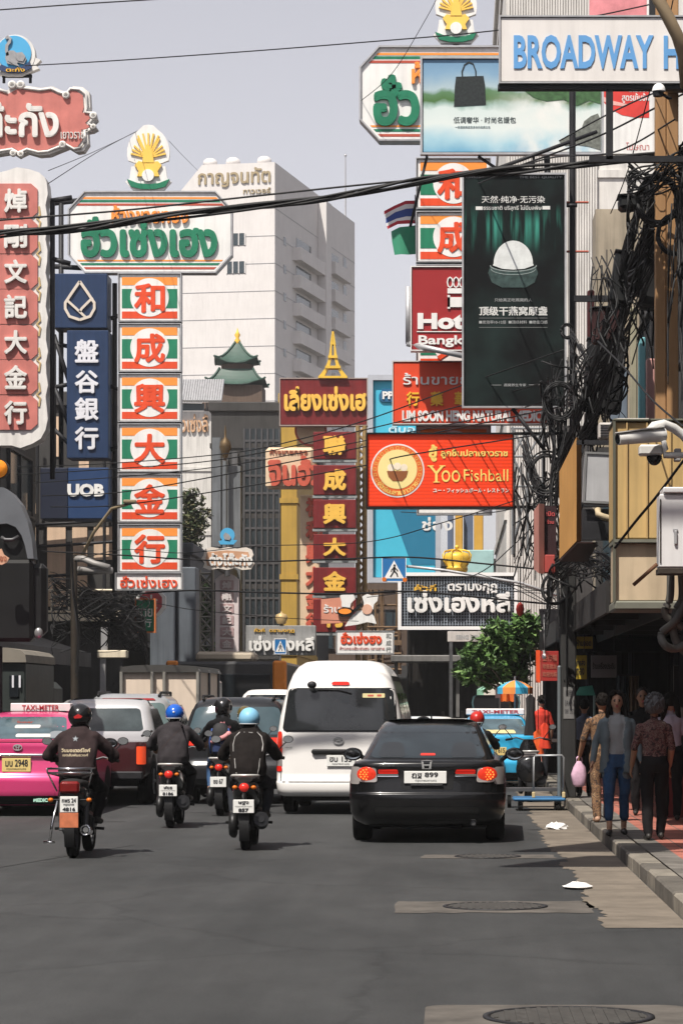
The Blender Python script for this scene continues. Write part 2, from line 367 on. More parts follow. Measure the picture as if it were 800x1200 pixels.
# white tower, turned so that its balcony side faces the street
def tower():
    D = 250.; A = P(322, 820, D); A.z = 0; u = Vector((-32, 6.2, 0)).normalized(); v = Vector((6.2, 32, 0)).normalized()
    t = thing('tower_block', 'tall white tower block with balconies down its shaded side and gold letters on top', 'tower block', A, math.atan2(-u.y, -u.x))
    # local: x to the right (along -u), y away (along v); front face spans x in [-W, 0] at y 0
    W, L, H = 9.9, 32.4, CZ + (VY - 190)/F*D
    m = MB(); cut = [(-W, 0), (0, 0), (0, H), (-6.9, H), (-W+.9, H-2.4), (-W, H-2.9)]
    m.prism(cut, 0, L); 
    zb = []
    m.build('wall', whitewall, t)
    zr = lambda py, d=D: CZ + (VY - py)/F*d
    # floor joints
    m = MB()
    z = zr(205) - 3.0
    while z > 3:
        m.box(-W+.02, .0, -.025, -.002, z-.05, z); m.box(.002, .025, 0, L, z-.05, z); z -= 2.52
    m.build('floor_joint', M('joint_grey', (.30,.30,.31), .8, 0, .1), t)
    # side features: (y along side) from px
    def ys(px):  # where a picture column meets the side wall
        k = (px - VX)/F; return (k*A.y - A.x)/(v.x - k*v.y)
    m = MB(); a, b_ = ys(372), ys(378); m.cbox(.0, .9, a, b_, 0, zr(236, A.y + a), .03); m.build('pilaster', whitewall, t)
    for i in range(9):
        py0 = 278 + 32.6*i
        a, b_ = ys(343), ys(376); d = A.y + a*v.y; zf = zr(py0 + 24, d)
        if zf < 4: break
        m = MB(); m.box(0, .8, a, b_, zf-.22, zf); m.box(.7, .8, a, b_, zf, zf+.98); m.box(0, .7, a, a+.1, zf, zf+.98); m.box(0, .7, b_-.1, b_, zf, zf+.98)
        m.build('balcony', whitewall, t)
        m = MB(); m.box(.004, .03, ys(347), ys(364), zf+.02, zf+2.1); m.build('balcony_door', winglass, t)
        a, b_ = ys(385), ys(404); d = A.y + a*v.y; zf = zr(py0 + 40, d)
        m = MB(); m.box(0, .7, a, b_, zf-.22, zf); m.box(.6, .7, a, b_, zf, zf+.98); m.box(0, .6, a, a+.1, zf, zf+.98); m.build('balcony', whitewall, t)
        m = MB(); m.box(.004, .03, ys(384), ys(396), zf+.02, zf+2.0); m.build('balcony_door', winglass, t)
        d = A.y + ys(405)*v.y; zf = zr(py0 + 38, d); m = MB(); m.box(.004, .03, ys(402), ys(405.5), zf, zf+1.1); m.build('window', winglass, t)
        d = A.y + ys(334)*v.y; zf = zr(py0 + 10, d); m = MB(); m.box(.004, .03, ys(332), ys(335), zf, zf+.75); m.build('window', winglass, t)
    for py in (272, 305, 338.5, 372):
        if py > 310: 
            continue
        x0 = (264-322)/F*D; x1 = (286-322)/F*D
        m = MB(); m.box(x0, x1, -.06, -.004, zr(py+14), zr(py)); m.build('window', winglass, t)
        m = MB()
        for k in (0, .33, .66, 1): m.box(x0+(x1-x0)*k-.05, x0+(x1-x0)*k+.05, -.09, -.061, zr(py+14), zr(py))
        m.build('window_frame', whitewall, t)
    gl = M('tower_gold_letters', (.34,.27,.16), .5, .2, .1)
    X = lambda px: (px-322)/F*D
    m = MB(); m.text("กาญจนทัต", X(229), X(317), zr(217.5), zr(195), -.12, .02, .1); m.text("ทาวเวอร์", X(286), X(317), zr(217), zr(210.5), -.12, .0, .1) if 0 else None
    m.build('lettering', gl, t)
    m = MB(); m.text("ทาวเวอร์", X(284), X(317), zr(226), zr(219.5), -.1, .02, .08); m.build('lettering', gl, t)
    m = MB()
    for px in (240, 268, 306): m = MB(); m.ball((X(px), 1, H+.3), (.7,.7,.5), 10, 6); m.build('roof_dome', whitewall, t)
    m = MB(); m.cyl((-.3, ys(408), H-.2), (-.3, ys(408), H+6.3), .09, .05, 6); m.ball((-.3, ys(408), H+6.4), .14, 8, 6); m.build('antenna', galv, t)
tower()

def window_grid(parent, axis, c, a0, a1, z0, z1, na, nz, glass=winglass, frame=dsteel, sgn=-1, d=.08, name='window', each=True):
    """real window bays on a wall: axis 'y' = wall facing -y at y=c, 'x' = wall facing x at x=c"""
    wa, hz = (a1-a0)/na, (z1-z0)/nz
    for i in range(na):
        for k in range(nz):
            p0, p1, q0, q1 = a0+wa*i+wa*.14, a0+wa*(i+1)-wa*.14, z0+hz*k+hz*.2, z0+hz*(k+1)-hz*.14
            def bx(m, a, b_, e, f, n0, n1):
                if axis == 'y': m.box(a, b_, c+sgn*n1, c+sgn*n0, e, f)
                else: m.box(c+min(sgn*n0, sgn*n1), c+max(sgn*n0, sgn*n1), a, b_, e, f)
            fr = MB(); t_ = .06
            bx(fr, p0, p0+t_, q0, q1, .003, d); bx(fr, p1-t_, p1, q0, q1, .003, d); bx(fr, p0+t_, p1-t_, q1-t_, q1, .003, d); bx(fr, p0-.05, p1+.05, q0-.06, q0, .003, d+.06)
            bx(fr, (p0+p1)/2-.025, (p0+p1)/2+.025, q0, q1-t_, .003, d*.8)
            f_ = fr.build(name, frame, parent)
            g_ = MB(); bx(g_, p0+t_, p1-t_, q0, q1-t_, .0035, .02); g_.build('pane', glass, f_)

def shophouse(label, x0, x1, y0, y1, h, wall, front=None, side=None, awning=None, group=None, roofline=True, kind='shophouse', extra=None):
    t = thing(kind, label, 'building', ((x0+x1)/2, y0, 0), 0, group); cx = (x0+x1)/2; t.location = (cx, y0, 0)
    m = MB(); X0, X1, L = x0-cx, x1-cx, y1-y0
    m.box(X0, X1, 0, L, 0, h)
    if roofline: m.cbox(X0-.12, X1+.12, -.12, L+.1, h+.003, h+.45, .04)
    z = 3.6
    while z < h-1: m.box(X0-.06, X1+.06, -.06, L, z, z+.22); z += 3.3
    m.build('wall', wall, t)
    if front: 
        na, nz, z0, z1 = front; window_grid(t, 'y', 0, X0+.2, X1-.2, z0, z1, na, nz)
    if side:
        sx, na, nz, z0, z1 = side
        window_grid(t, 'x', X1 if sx > 0 else X0, .3, L-.3, z0, z1, na, nz, sgn=sx, d=.1)
    if awning:
        sx, z, out, mat = awning; m = MB(); e = X1 if sx > 0 else X0; a, b_ = (e+.061, e+out) if sx > 0 else (e-out, e-.061)
        zi, zo = (z+.5, z)
        m.add([(e+sx*.061, .05, zi), (e+sx*out, .05, zo), (e+sx*out, L-.05, zo), (e+sx*.061, L-.05, zi), (e+sx*.061, .05, zi+.06), (e+sx*out, .05, zo+.06), (e+sx*out, L-.05, zo+.06), (e+sx*.061, L-.05, zi+.06)],
              [(0,1,2,3),(4,7,6,5),(0,4,5,1),(1,5,6,2),(2,6,7,3),(3,7,4,0)])
        m.box(min(e+sx*out, e+sx*(out+.03)), max(e+sx*out, e+sx*(out+.03)), .05, L-.05, zo-.35, zo+.07)
        m.build('awning', mat, t)
    if extra: extra(t, X0, X1, L, h)
    return t
awn = M('dark_awning', (.014,.014,.015), .7, 0, .3, 2, streak=.3)
dawn = M('grey_awning', (.10,.10,.10), .7, 0, .3, 2, streak=.3)
G = 'shophouses along the left side of the street'
def bars(t, X0, X1, L, h):
    m = MB()
    for i in range(9): m.cyl((X0+.25+i*.26, -.55, 4.35), (X0+.25+i*.26, -.55, 4.95), .025, n=6)
    m.cyl((X0+.1,-.55,4.97),(X1,-.55,4.97),.035,n=6); m.cyl((X0+.1,-.55,4.33),(X1,-.55,4.33),.035,n=6)
    m.box(X0+.05, X1, -.7, -.061, 4.05, 4.25)
    m.build('balcony', cream, t)
    m = MB()
    for z in (5.2, 6.1, 6.75): m.cyl((X0,-.35,z+.1),(X1+.1,-.3,z+.35),.05,n=6)
    for x in (X0+.5, X0+1.1, X1-.5, X1-.15): m.cyl((x,-.32,4.2),(x,-.32,9.5),.05,n=6)
    m.build('iron_frame', dsteel, t)
    m = MB()
    for a, b_, z0, z1 in ((X0+.5,X0+1.05,4.9,7.6),(X0+1.35,X0+1.9,4.5,7.9),(X0+2.1,X0+2.55,5.0,7.4),(X0+2.75,X1-.2,5.9,7.6),(X0+1.5,X0+1.8,9,10.2),(X0+2.3,X0+2.6,8.2,10.2)): m.box(a, b_, -.045, -.004, z0, z1)
    m.build('render_panel', M('warm_render', (.62,.45,.32), .75, 0, .15, .7, streak=.2), t)
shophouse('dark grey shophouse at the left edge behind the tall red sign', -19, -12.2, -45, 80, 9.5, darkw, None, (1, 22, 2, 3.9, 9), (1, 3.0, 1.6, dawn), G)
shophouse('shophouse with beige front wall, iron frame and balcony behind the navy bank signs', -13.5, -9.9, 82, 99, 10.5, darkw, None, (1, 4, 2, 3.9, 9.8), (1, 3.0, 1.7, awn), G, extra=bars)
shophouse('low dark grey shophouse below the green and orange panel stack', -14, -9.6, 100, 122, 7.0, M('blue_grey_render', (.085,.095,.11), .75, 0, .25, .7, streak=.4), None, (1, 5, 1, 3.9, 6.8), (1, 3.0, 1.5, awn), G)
# dark glazed block
def glazed(t, X0, X1, L, h):
    xs = -0.1; m = MB(); m.box(xs, X1-.1, -.05, -.004, 4, h-.8); m.build('curtain_wall', M('curtain_glass', (.025,.033,.038), .14, 0, .5, .9), t)
    m = MB(); n = 6
    for i in range(n+1): x = xs + (X1-.1-xs)*i/n; m.box(x-.04, x+.04, -.12, -.051, 4, h-.8)
    z = 4
    while z < h-.8: m.box(xs, X1-.1, -.1, -.051, z-.05, z+.05); z += .82
    m.build('mullion', M('mullion_grey', (.075,.075,.08), .5, .3, .2), t)
    m = MB()
    for i in range(3): m.cbox(X0+.1+i*.45, X0+.38+i*.45, -.35, -.004, 0, h-2.5+.3*i, .02)
    m.build('fin', greyw, t)
shophouse('dark office block with a gridded glass curtain wall left of the maroon signs', -11.3, -8.0, 128, 150, 15.2, darkw, extra=glazed, kind='office_block')
def corr(t, X0, X1, L, h):
    m = MB(); n = 22
    for i in range(n):
        x = X0+.1+(X1-X0-.2)*i/n; m.cyl((x, -.5, h+.46), (x, 1.2, h+1.75), .07, n=6)
    m.build('corrugated_roof', galv, t)
    m = MB(); m.text("ฮั่วเซ่งลี้", X0+.3, X1-.9, h-1.1, h-.15, -.12, .02, .1); m.build('lettering', M('pale_gold_letters', (.52,.32,.19), .5, 0, .15), t)
    m = MB(); m.box(X0+.4, X0+1.8, -.05, -.004, h+.02, h+.4); m.build('window', winglass, t)
shophouse('low white building with corrugated roof and faded gold letters below the green pagoda', -14.6, -11.7, 141, 155, 16.6, whitelow, extra=corr, kind='white_building', roofline=False)
# pagoda block
def pagoda(t, X0, X1, L, h):
    rt = M('green_glazed_tile', (.035,.075,.058), .5, 0, .25, 4); s = 175/F
    m = MB(); m.box(-1.7, 1.7, .1, 3.4, h+.45, h+1.6); m.build('pavilion_wall', brownw, t)
    def tier(z0, z1, r0, r1, name):
        m = MB(); rows = []
        for k in range(7):
            f = k/6; r = r0 + (r1-r0)*f; z = z0 + (z1-z0)*(f**1.5); row = []
            for i in range(32):
                a = 2*math.pi*i/32; q = max(abs(math.cos(a)), abs(math.sin(a))); up = (1-f)**3 * .38 * (abs(math.sin(2*a))**6)
                row.append((r*math.cos(a)/q**.85, 1.7 + r*math.sin(a)/q**.85, z+up))
            rows.append(row)
        m.rings(rows, False)
        for i in range(4):
            a = math.pi/4 + i*math.pi/2; m.tube([(1.36*(r0+(r1-r0)*f)*math.cos(a), 1.7+1.36*(r0+(r1-r0)*f)*math.sin(a), z0+(z1-z0)*f**1.5+.06+(1-f)**3*.38) for f in (0,.2,.4,.6,.8,1)], .07, 6)
        m.build(name, rt, t)
    tier(h+1.6, h+2.7, 2.0, 1.1, 'pagoda_roof'); m = MB(); m.cyl((0,1.7,h+2.65),(0,1.7,h+3.1),1.05,n=12); m.build('pavilion_drum', brownw, t)
    tier(h+3.05, h+4.5, 1.45, .12, 'pagoda_roof')
    m = MB(); m.lathe([(.0,h+5.5),(.08,h+5.2),(.2,h+5.0),(.1,h+4.8),(.22,h+4.6),(.15,h+4.4)], (0,1.7,0)); m.build('finial', gold, t)
    m = MB(); m.box(X0+.3, X0+1.5, -.05, -.004, h-1.8, h-.2); m.build('window', winglass, t)
    m = MB()
    for i in range(4): m.cyl((X0+.2+i*.7,-.3,h-2.2),(X0+.2+i*.7,-.3,h+.4),.06,n=6)
    m.build('railing', dsteel, t)
shophouse('brown block crowned by a two tier green pagoda roof in front of the tower', -15.9, -11.9, 175, 190, 20.3, brownw, extra=pagoda, kind='pagoda_building')
shophouse('narrow ochre yellow building rising beside the maroon character sign', -7.4, -6.72, 118, 135, 14.5, M('ochre_render', (.40,.25,.045), .7, 0, .15, .7, streak=.2), kind='ochre_building')
shophouse('dark weathered building between glazed block and ochre building', -8.4, -6.8, 136, 150, 13.5, darkw, (1, 4, 4, 13), kind='narrow_building')
# street end
def shopfront(t, X0, X1, L, h):
    for i in range(4):
        a = X0+.3+(X1-X0-.6)*i/4; b_ = a+(X1-X0-.6)/4-.3
        m = MB(); m.box(a, b_, -.08, -.004, .2, 2.6); m.build('shutter', M('roller_shutter', (.09,.085,.08), .6, .3, .3, 2), t)
    m = MB(); m.add([(X0,-.06,3.6),(X1,-.06,3.6),(X1,-2.2,2.9),(X0,-2.2,2.9),(X0,-.06,3.68),(X1,-.06,3.68),(X1,-2.2,2.98),(X0,-2.2,2.98)],[(0,1,2,3),(7,6,5,4),(3,2,6,7),(0,3,7,4),(1,5,6,2)]); m.build('awning', awn, t)
E3 = 'shop buildings closing the far end of the street'
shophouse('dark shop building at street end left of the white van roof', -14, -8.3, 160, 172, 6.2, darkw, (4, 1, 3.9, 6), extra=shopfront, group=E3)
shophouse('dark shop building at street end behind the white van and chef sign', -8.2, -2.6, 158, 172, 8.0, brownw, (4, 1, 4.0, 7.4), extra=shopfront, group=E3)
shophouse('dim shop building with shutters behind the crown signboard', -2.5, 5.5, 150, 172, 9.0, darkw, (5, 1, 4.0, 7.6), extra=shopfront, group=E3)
# right side
def lower_dark(t, X0, X1, L, h):
    m = MB(); m.box(X0-.01, X1, -.25, -.07, 0, 7.6); m.build('soot_dark_lower_wall', darkw, t)  # dark front panel puts the shade of the shop fronts into the colour
    for i in range(3):
        m = MB(); m.box(X0+.15+i*.5, X0+.5+i*.5, -.33, -.251, 4.4, 6.6); m.build('window', winglass, t)
def ribs(t, X0, X1, L, h):
    m = MB(); n = 34
    for i in range(n):
        x = X0 + (2.6)*i/n; m.box(x+.02, x+.05, -.07, -.061, .5, h)
        m.cbox(x+.05, x+.10, -.12, -.004, 3.9, h-.1, .01)
    m.build('rib_cladding', whitelow, t)
    m = MB(); m.box(X0+1.55, X1-.2, -.3, -.13, 0, 9.6); m.build('stained_lower_wall', darkw, t)  # dark panel stands in for shade on the lower front
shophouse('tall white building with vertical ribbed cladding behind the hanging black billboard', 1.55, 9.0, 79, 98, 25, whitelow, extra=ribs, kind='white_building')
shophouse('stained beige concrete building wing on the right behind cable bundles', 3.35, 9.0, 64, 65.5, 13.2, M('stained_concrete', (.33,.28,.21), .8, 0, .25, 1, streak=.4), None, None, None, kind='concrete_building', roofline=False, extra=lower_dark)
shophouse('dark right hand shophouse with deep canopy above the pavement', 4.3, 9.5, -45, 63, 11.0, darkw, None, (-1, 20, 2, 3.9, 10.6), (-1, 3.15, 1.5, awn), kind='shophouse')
shophouse('long dark shop row closing the street behind the viewpoint', -30, 25, -72, -62, 12.0, darkw, kind='shop_row')  # unseen row, added so that car paint reflects dark walls

# ---------------------------------------------------------------- signs
class Sign:
    def __init__(s, name, label, cat, D, x0, x1, y0, y1, group=None):
        s.D = D; s.s = D/F; s.b = (x0, x1, y0, y1); s.cx, s.cy = (x0+x1)/2, (y0+y1)/2
        s.t = thing(name, label, cat, P(s.cx, s.cy, D), 0, group)
    def X(s, px): return (px - s.cx)*s.s
    def Z(s, py): return (s.cy - py)*s.s
    def poly(s, mb, pts, y0, y1): mb.prism([(s.X(a), s.Z(b)) for a, b in pts], y0, y1)
    def rect(s, mb, x0, x1, y0, y1, d0, d1, c=0):
        a = (s.X(x0), s.X(x1), d0, d1, s.Z(y1), s.Z(y0))
        mb.cbox(*a, c) if c else mb.box(*a)
    def panel(s, mat, b=None, depth=.3, name='panel', c=.02, y=0):
        m = MB(); s.rect(m, *(b or s.b), y, y+depth, c); return m.build(name, mat, s.t)
    def frame(s, wpx, mat, b=None, y0=-.05, y1=.25, name='frame'):
        x0, x1, a, e = b or s.b; m = MB()
        s.rect(m, x0-wpx, x0, a-wpx, e+wpx, y0, y1); s.rect(m, x1, x1+wpx, a-wpx, e+wpx, y0, y1)
        s.rect(m, x0, x1, a-wpx, a, y0, y1); s.rect(m, x0, x1, e, e+wpx, y0, y1); return m.build(name, mat, s.t)
    def text(s, body, b, mat, y=-.012, bold=.0, ext=.008, name='lettering', keep=False):
        m = MB(); m.text(body, s.X(b[0]), s.X(b[1]), s.Z(b[3]), s.Z(b[2]), y, bold, ext, keep); return m.build(name, mat, s.t, fix=False)
    def column(s, chars, x0, x1, tops, hh, mat, y=-.012, bold=.03, ext=.008, name='lettering', parent=None):
        m = MB()
        for ch, ty in zip(chars, tops): m.text(ch, s.X(x0), s.X(x1), s.Z(ty+hh), s.Z(ty), y, bold, ext)
        return m.build(name, mat, parent or s.t, fix=False)
    def arm(s, pts, r=.05, mat=None, name='bracket'):
        for line in pts: m = MB(); m.tube([(s.X(a), d, s.Z(b)) for a, b, d in line], r, 6); o = m.build(name, mat or dsteel, s.t)
        return o

# --- lettered board and seven panels of the gold shop, left; its twin on the right
pw = M('panel_white', (.74,.73,.71), .4, 0, .10, 1.5, streak=.16); plyel = M('emblem_yellow', (.80,.52,.10), .45, 0, .06)
stripo = M('stripe_orange', (.80,.27,.05), .4, 0, .06)
def crest(S_, cx, top, k, parent=None):
    """fan shaped crest on a green wave base, drawn in px units of size k"""
    q = lambda a, b: (cx+a*k, top+b*k)
    m = MB(); fan = [q(25*math.sin(R(-108+13.5*i)), 28-30*max(-.3, math.cos(R(-108+13.5*i)))-3*(abs(i-8) < 2)) for i in range(17)]+[q(10,42), q(-10,42)]
    S_.poly(m, fan, 0, .14); S_.poly(m, [q(-20,44), q(20,44), q(22,58), q(27,62), q(18,72), q(-18,72), q(-27,62), q(-22,58)], 0.001, .14)
    m.build('crest_board', pw, S_.t)
    m = MB()
    for i in range(13):
        a = R(-78+13*i); c0, s0 = math.sin(a), math.cos(a)
        stroke(m, [(S_.X(cx+6*k*c0), S_.Z(top+(34-6*s0)*k)), (S_.X(cx+(22 if abs(i-6) > 2 else 29)*k*c0*.95), S_.Z(top+(34-(23 if abs(i-6) > 3 else 29)*s0)*k))], 1.9*k*S_.s, -.04, -.002)
    S_.poly(m, [q(-7,40), q(-5,28), q(0,16), q(5,28), q(7,40)], -.07, -.041)
    S_.poly(m, [q(-16,43), q(-11,38), q(0,41), q(11,38), q(16,43), q(11,50), q(13,56), q(-13,56), q(-11,50)], -.06, -.003)
    m.build('crest_rays', plyel, S_.t)
    m = MB(); S_.poly(m, [q(-25,59), q(-12,64), q(0,65), q(12,64), q(25,59), q(20,68), q(8,71), q(-8,71), q(-20,68)], -.05, -.004); m.build('crest_wave', greenm, S_.t)
    m = MB(); S_.poly(m, circle(cx, top+55*k, 7*k), -.09, -.061); m.build('crest_medallion', pw, S_.t)
def gold_board(D, x0, x1, y0, y1, label, texts, k, crest_at=None, cut=18):
    s = Sign('shop_signboard', label, 'signboard', D, x0, x1, y0, y1)
    o = lambda e: [(x0+cut*k-e*.4, y0-e), (x1-cut*k+e*.4, y0-e), (x1+e, y0+cut*k*1.1-e*.4), (x1+e, y1-cut*k*1.1+e*.4), (x1-cut*k+e*.4, y1+e), (x0+cut*k-e*.4, y1+e), (x0-e, y1-cut*k*1.1+e*.4), (x0-e, y0+cut*k*1.1-e*.4)]
    m = MB(); s.poly(m, o(0), 0, .4); m.build('panel', pw, s.t)
    m = MB(); L = o(1.2); pts = [(s.X(a), s.Z(b)) for a, b in L]; stroke(m, pts, 1.8*k*s.s, -.05, .4, True); m.build('frame', galv, s.t)
    H = y1-y0
    for mat, bands in ((stripo, ((5*k, 7.2*k), (H-13.5*k, H-11.7*k))), (greenm, ((8.2*k, 11*k), (H-9.8*k, H-7.2*k))), (M('stripe_red', (.42,.08,.05), .45, 0, .08), ((12.4*k, 15*k), (H-5*k, H-2.4*k)))):
        m = MB()
        for a, b in bands:
            f = lambda yy: x0 + cut*k - min(1, min(yy, H-yy)/(cut*k*1.1))*cut*k + 3*k
            S0, S1 = f(a), f(b); s.poly(m, [(S0, y0+a), (x0+x1-S0, y0+a), (x0+x1-S1, y0+b), (S1, y0+b)], -.006, -.001)
        m.build('stripe', mat, s.t)
    for body, b, mat, bold in texts: s.text(body, b, mat, -.07, bold, .066)
    if crest_at: crest(s, *crest_at)
    return s
s = gold_board(70.6, 82, 270, 226, 318, 'wide white octagonal signboard with green letters under a golden fan crest, at left',
    [("ห้างขายทอง", (131, 221, 241, 262), stripo, .028), ("ฮั่วเซ่งเฮง", (95, 255, 254, 302), greenm, .045)], 1, (174, 151, 1.0))
s.arm([[(60,236,.3),(95,232,.3)],[(60,310,.3),(95,312,.3)],[(70,236,.3),(70,560,.3)],[(133,330,.3),(133,700,.3)]], .07)
s = gold_board(54, 423, 660, 56, 163, 'large white octagonal signboard with green letters half hidden behind the handbag billboard',
    [("ห้างขายทอง", (482, 610, 73, 99), stripo, .028), ("ฮั่วเซ่งเฮง", (437, 640, 88, 148), greenm, .045)], 1.2, (534, -20, .98))
s.arm([[(534,40,.2),(534,60,.2)],[(640,160,.3),(660,600,.3)]], .07)
def char_panel(D, x0, x1, y0, y1, ch, label, group):
    s = Sign('character_sign', label, 'sign panel', D, x0, x1, y0, y1, group); w_, h_ = x1-x0, y1-y0
    s.panel(pw, None, .35); s.frame(1.0, galv, None, -.05, .36)
    for mat, a, b in ((stripo, .07, .24), (greenm, .32, .73), (redm, .80, .95)):
        m = MB(); s.rect(m, x0+w_*.05, x1-w_*.05, y0+h_*a, y0+h_*b, -.006, -.001); m.build('stripe', mat, s.t)
    m = MB(); s.poly(m, circle((x0+x1)/2, (y0+y1)/2+.0*h_, h_*.41, 40), -.012, -.007); m.build('disc', pw, s.t)
    s.text(ch, ((x0+x1)/2-h_*.33, (x0+x1)/2+h_*.33, y0+h_*.20, y0+h_*.83), redm, -.03, .034, .017)
    return s
g1 = 'orange white and green character panels stacked on the left'
ext = ['showing the character 和, topmost of the left stack', 'showing the character 成, second of the left stack', 'showing the character 興, with many strokes, in the left stack', 'showing the character 大, three strokes, in the left stack', 'showing the character 金, below 大, in the left stack', 'showing the character 行, lowest of the left stack']
for i, ch in enumerate("和成興大金行"):
    s = char_panel(70, 139.5, 211.5, 321+58.8*i, 376+58.8*i, ch, 'orange, white and green panel ' + ext[i], g1)
    m = MB(); s.rect(m, 139, 146, 376+58.8*i, 379.5+58.8*i, .1, .3); s.rect(m, 205, 212, 376+58.8*i, 379.5+58.8*i, .1, .3); m.build('bracket', dsteel, s.t)
g2 = 'orange white and green character panels stacked on the right'
for i, (ch, lb) in enumerate((("和", 'showing 和 below the handbag billboard'), ("成", 'showing 成 beside the Thai flag'), ("興", 'covered by the maroon hotel sign'), ("大", 'just visible under the maroon hotel sign'), ("金", 'hidden behind the vermilion medicine sign'), ("行", 'peeking over the top edge of the fishball sign'))):
    yy = 186+62.6*i; s = char_panel(54, 488, 574, yy, yy+58, ch, 'orange, white and green panel ' + lb, g2)
s = Sign('name_plate', 'small white sign with red Thai letters under the left character panels', 'sign', 70, 136, 213, 672, 691)
s.panel(pw); s.text("ฮั่วเซ่งเฮง", (141, 208, 675, 689), redm, -.03, .02, .02); s.frame(.8, galv)
s = Sign('octagon_sign', 'red and white octagonal sign partly hidden under the white name plate', 'sign', 74, 160, 194, 690, 722)
m = MB(); s.poly(m, [(170,690),(186,690),(194,699),(194,712),(186,722),(170,722),(160,712),(160,699)], 0, .2); m.build('panel', pw, s.t)
m = MB(); s.poly(m, [(171,693),(184,693),(190,700),(190,711),(184,719),(171,719),(164,711),(164,700)], -.01, -.002); m.build('printed_face', M('faded_red', (.42,.07,.08), .5, 0, .15), s.t)
s.text("大", (170, 185, 697, 714), pw, -.03, .03, .015)
s = Sign('green_sign', 'green shop sign with orange border and white letters over the dark cables', 'sign', 72, 160, 181, 703, 740)
s.panel(greenm); s.frame(1.6, M('rust_orange', (.52,.16,.05), .5), None, -.04, .2); s.text("ยาย", (161, 179, 713, 723), pw, -.02, .02, .012); s.text("行", (168, 178, 725, 735), pw, -.02, .02, .012)

# --- navy bank signs
pale = M('pale_letters', (.66,.66,.70), .45, 0, .08)
s = Sign('bank_emblem_sign', 'square navy sign with pale lotus petal outline beside the panel stack', 'sign', 70.2, 62.5, 126, 320.5, 384.5)
s.panel(navy, None, .9); m = MB(); q = lambda pts: [(s.X(a), s.Z(b)) for a, b in pts]
for sg in (1, -1):
    stroke(m, q([(94, 330), (94+sg*9, 343), (94+sg*17, 355), (94+sg*17, 362), (94+sg*12, 371), (94, 375)]), 3.2*s.s, -.05, -.001)
    stroke(m, q([(94+sg*15, 349), (94+sg*2, 362), (94, 366)] if sg > 0 else [(94-15, 352), (94-6, 360), (94+8, 373)]), 2.8*s.s, -.049, -.002)
m.build('emblem', M('emblem_cream', (.62,.55,.47), .4, .1, .05), s.t)
s = Sign('bank_name_sign', 'tall navy sign with four pale Chinese characters under the petal emblem sign', 'sign', 70.2, 78.5, 127.5, 387, 537)
s.panel(navy, None, .9); s.column("盤谷銀行", 88, 116, (398, 434, 466, 500), 27, pale, -.05, .03, .045)
s.arm([[(60,400,.4),(80,404,.4)],[(60,452,.4),(80,448,.4)],[(60,500,.4),(80,520,.4)],[(61,390,.4),(61,560,.4)],[(61,390,.4),(80,450,.4)],[(61,450,.4),(80,500,.4)],[(127,370,.5),(139,366,.5)],[(127,450,.5),(139,455,.5)],[(127,525,.5),(139,520,.5)]], .06)
s = Sign('bank_box_sign', 'dark navy box sign with three white capital letters hanging below the tall navy sign', 'sign', 70.2, 47.5, 127.5, 548, 608)
m = MB(); s.rect(m, 80, 127.5, 548, 608, 0, 1.2, .02); m.build('panel', M('sign_navy_bright', (.016,.042,.115), .45, 0, .08), s.t)
m = MB(); s.rect(m, 47.5, 79.8, 548, 608, .01, 1.2, .02); m.build('side_panel', M('dark_navy', (.010,.014,.03), .5, 0, .1), s.t)
s.text("UOB", (79.5, 122.5, 567, 582), pw, -.05, .055, .045)
# --- red sign group at far left
rface = M('faded_rose', (.50,.165,.14), .55, 0, .18, 2.5, streak=.15); rw = M('weathered_white', (.68,.66,.63), .55, 0, .12, 3, streak=.2)
s = Sign('character_column', 'tall faded red column of seven white Chinese characters in cream scalloped frame at left edge', 'sign', 50, -10, 56, 195, 526)
m = MB(); o = []
n = 22
o += [(55 + 1.6*math.sin(i*2.2), 214+290*i/n) for i in range(n+1)]; o += [(48,514),(38,520),(24,525),(14,522),(0,522),(-10,520)]
o += [(-10, 212), (-4, 203), (8,200), (20,196), (34,198), (46,202), (53,208)]
s.poly(m, o, 0, .5); m.build('panel', rw, s.t)
tops = [222, 263.5, 305, 346, 387.5, 428.5, 470]
for i, ch in enumerate("焯剛文記大金行"):
    y0 = tops[i]-6; m = MB(); s.poly(m, [(-2,y0-.6), (37,y0-.6), (44.5,y0+6), (44.5,y0+33), (37,y0+39.8), (-2,y0+39.8), (-9,y0+33), (-9,y0+6)], -.03, -.001); o_ = m.build('tile', rface, s.t)
    m = MB(); m.text(ch, s.X(6), s.X(33), s.Z(tops[i]+28), s.Z(tops[i]), -.1, .035, .068); m.build('character', rw, o_, fix=False)
m = MB()
for i in range(6): stroke(m, [(s.X(46), s.Z(tops[i]+20)), (s.X(47.5), s.Z(tops[i]+30)), (s.X(43.5), s.Z(tops[i]+34)), (s.X(47.5), s.Z(tops[i]+38)), (s.X(46), s.Z(tops[i]+48))], 2*s.s, -.02, -.001)
m.build('gilt_border', M('faded_gilt', (.52,.37,.17), .5, .1, .15), s.t)
s.arm([[(57,232,.3),(82,228,.3)],[(58,300,.3),(80,306,.3)],[(59,232,.3),(59,560,.3)]], .05)
s = Sign('scroll_signboard', 'red signboard with white Thai letters and curly white scroll border at top left', 'signboard', 51, -40, 115, 98, 184)
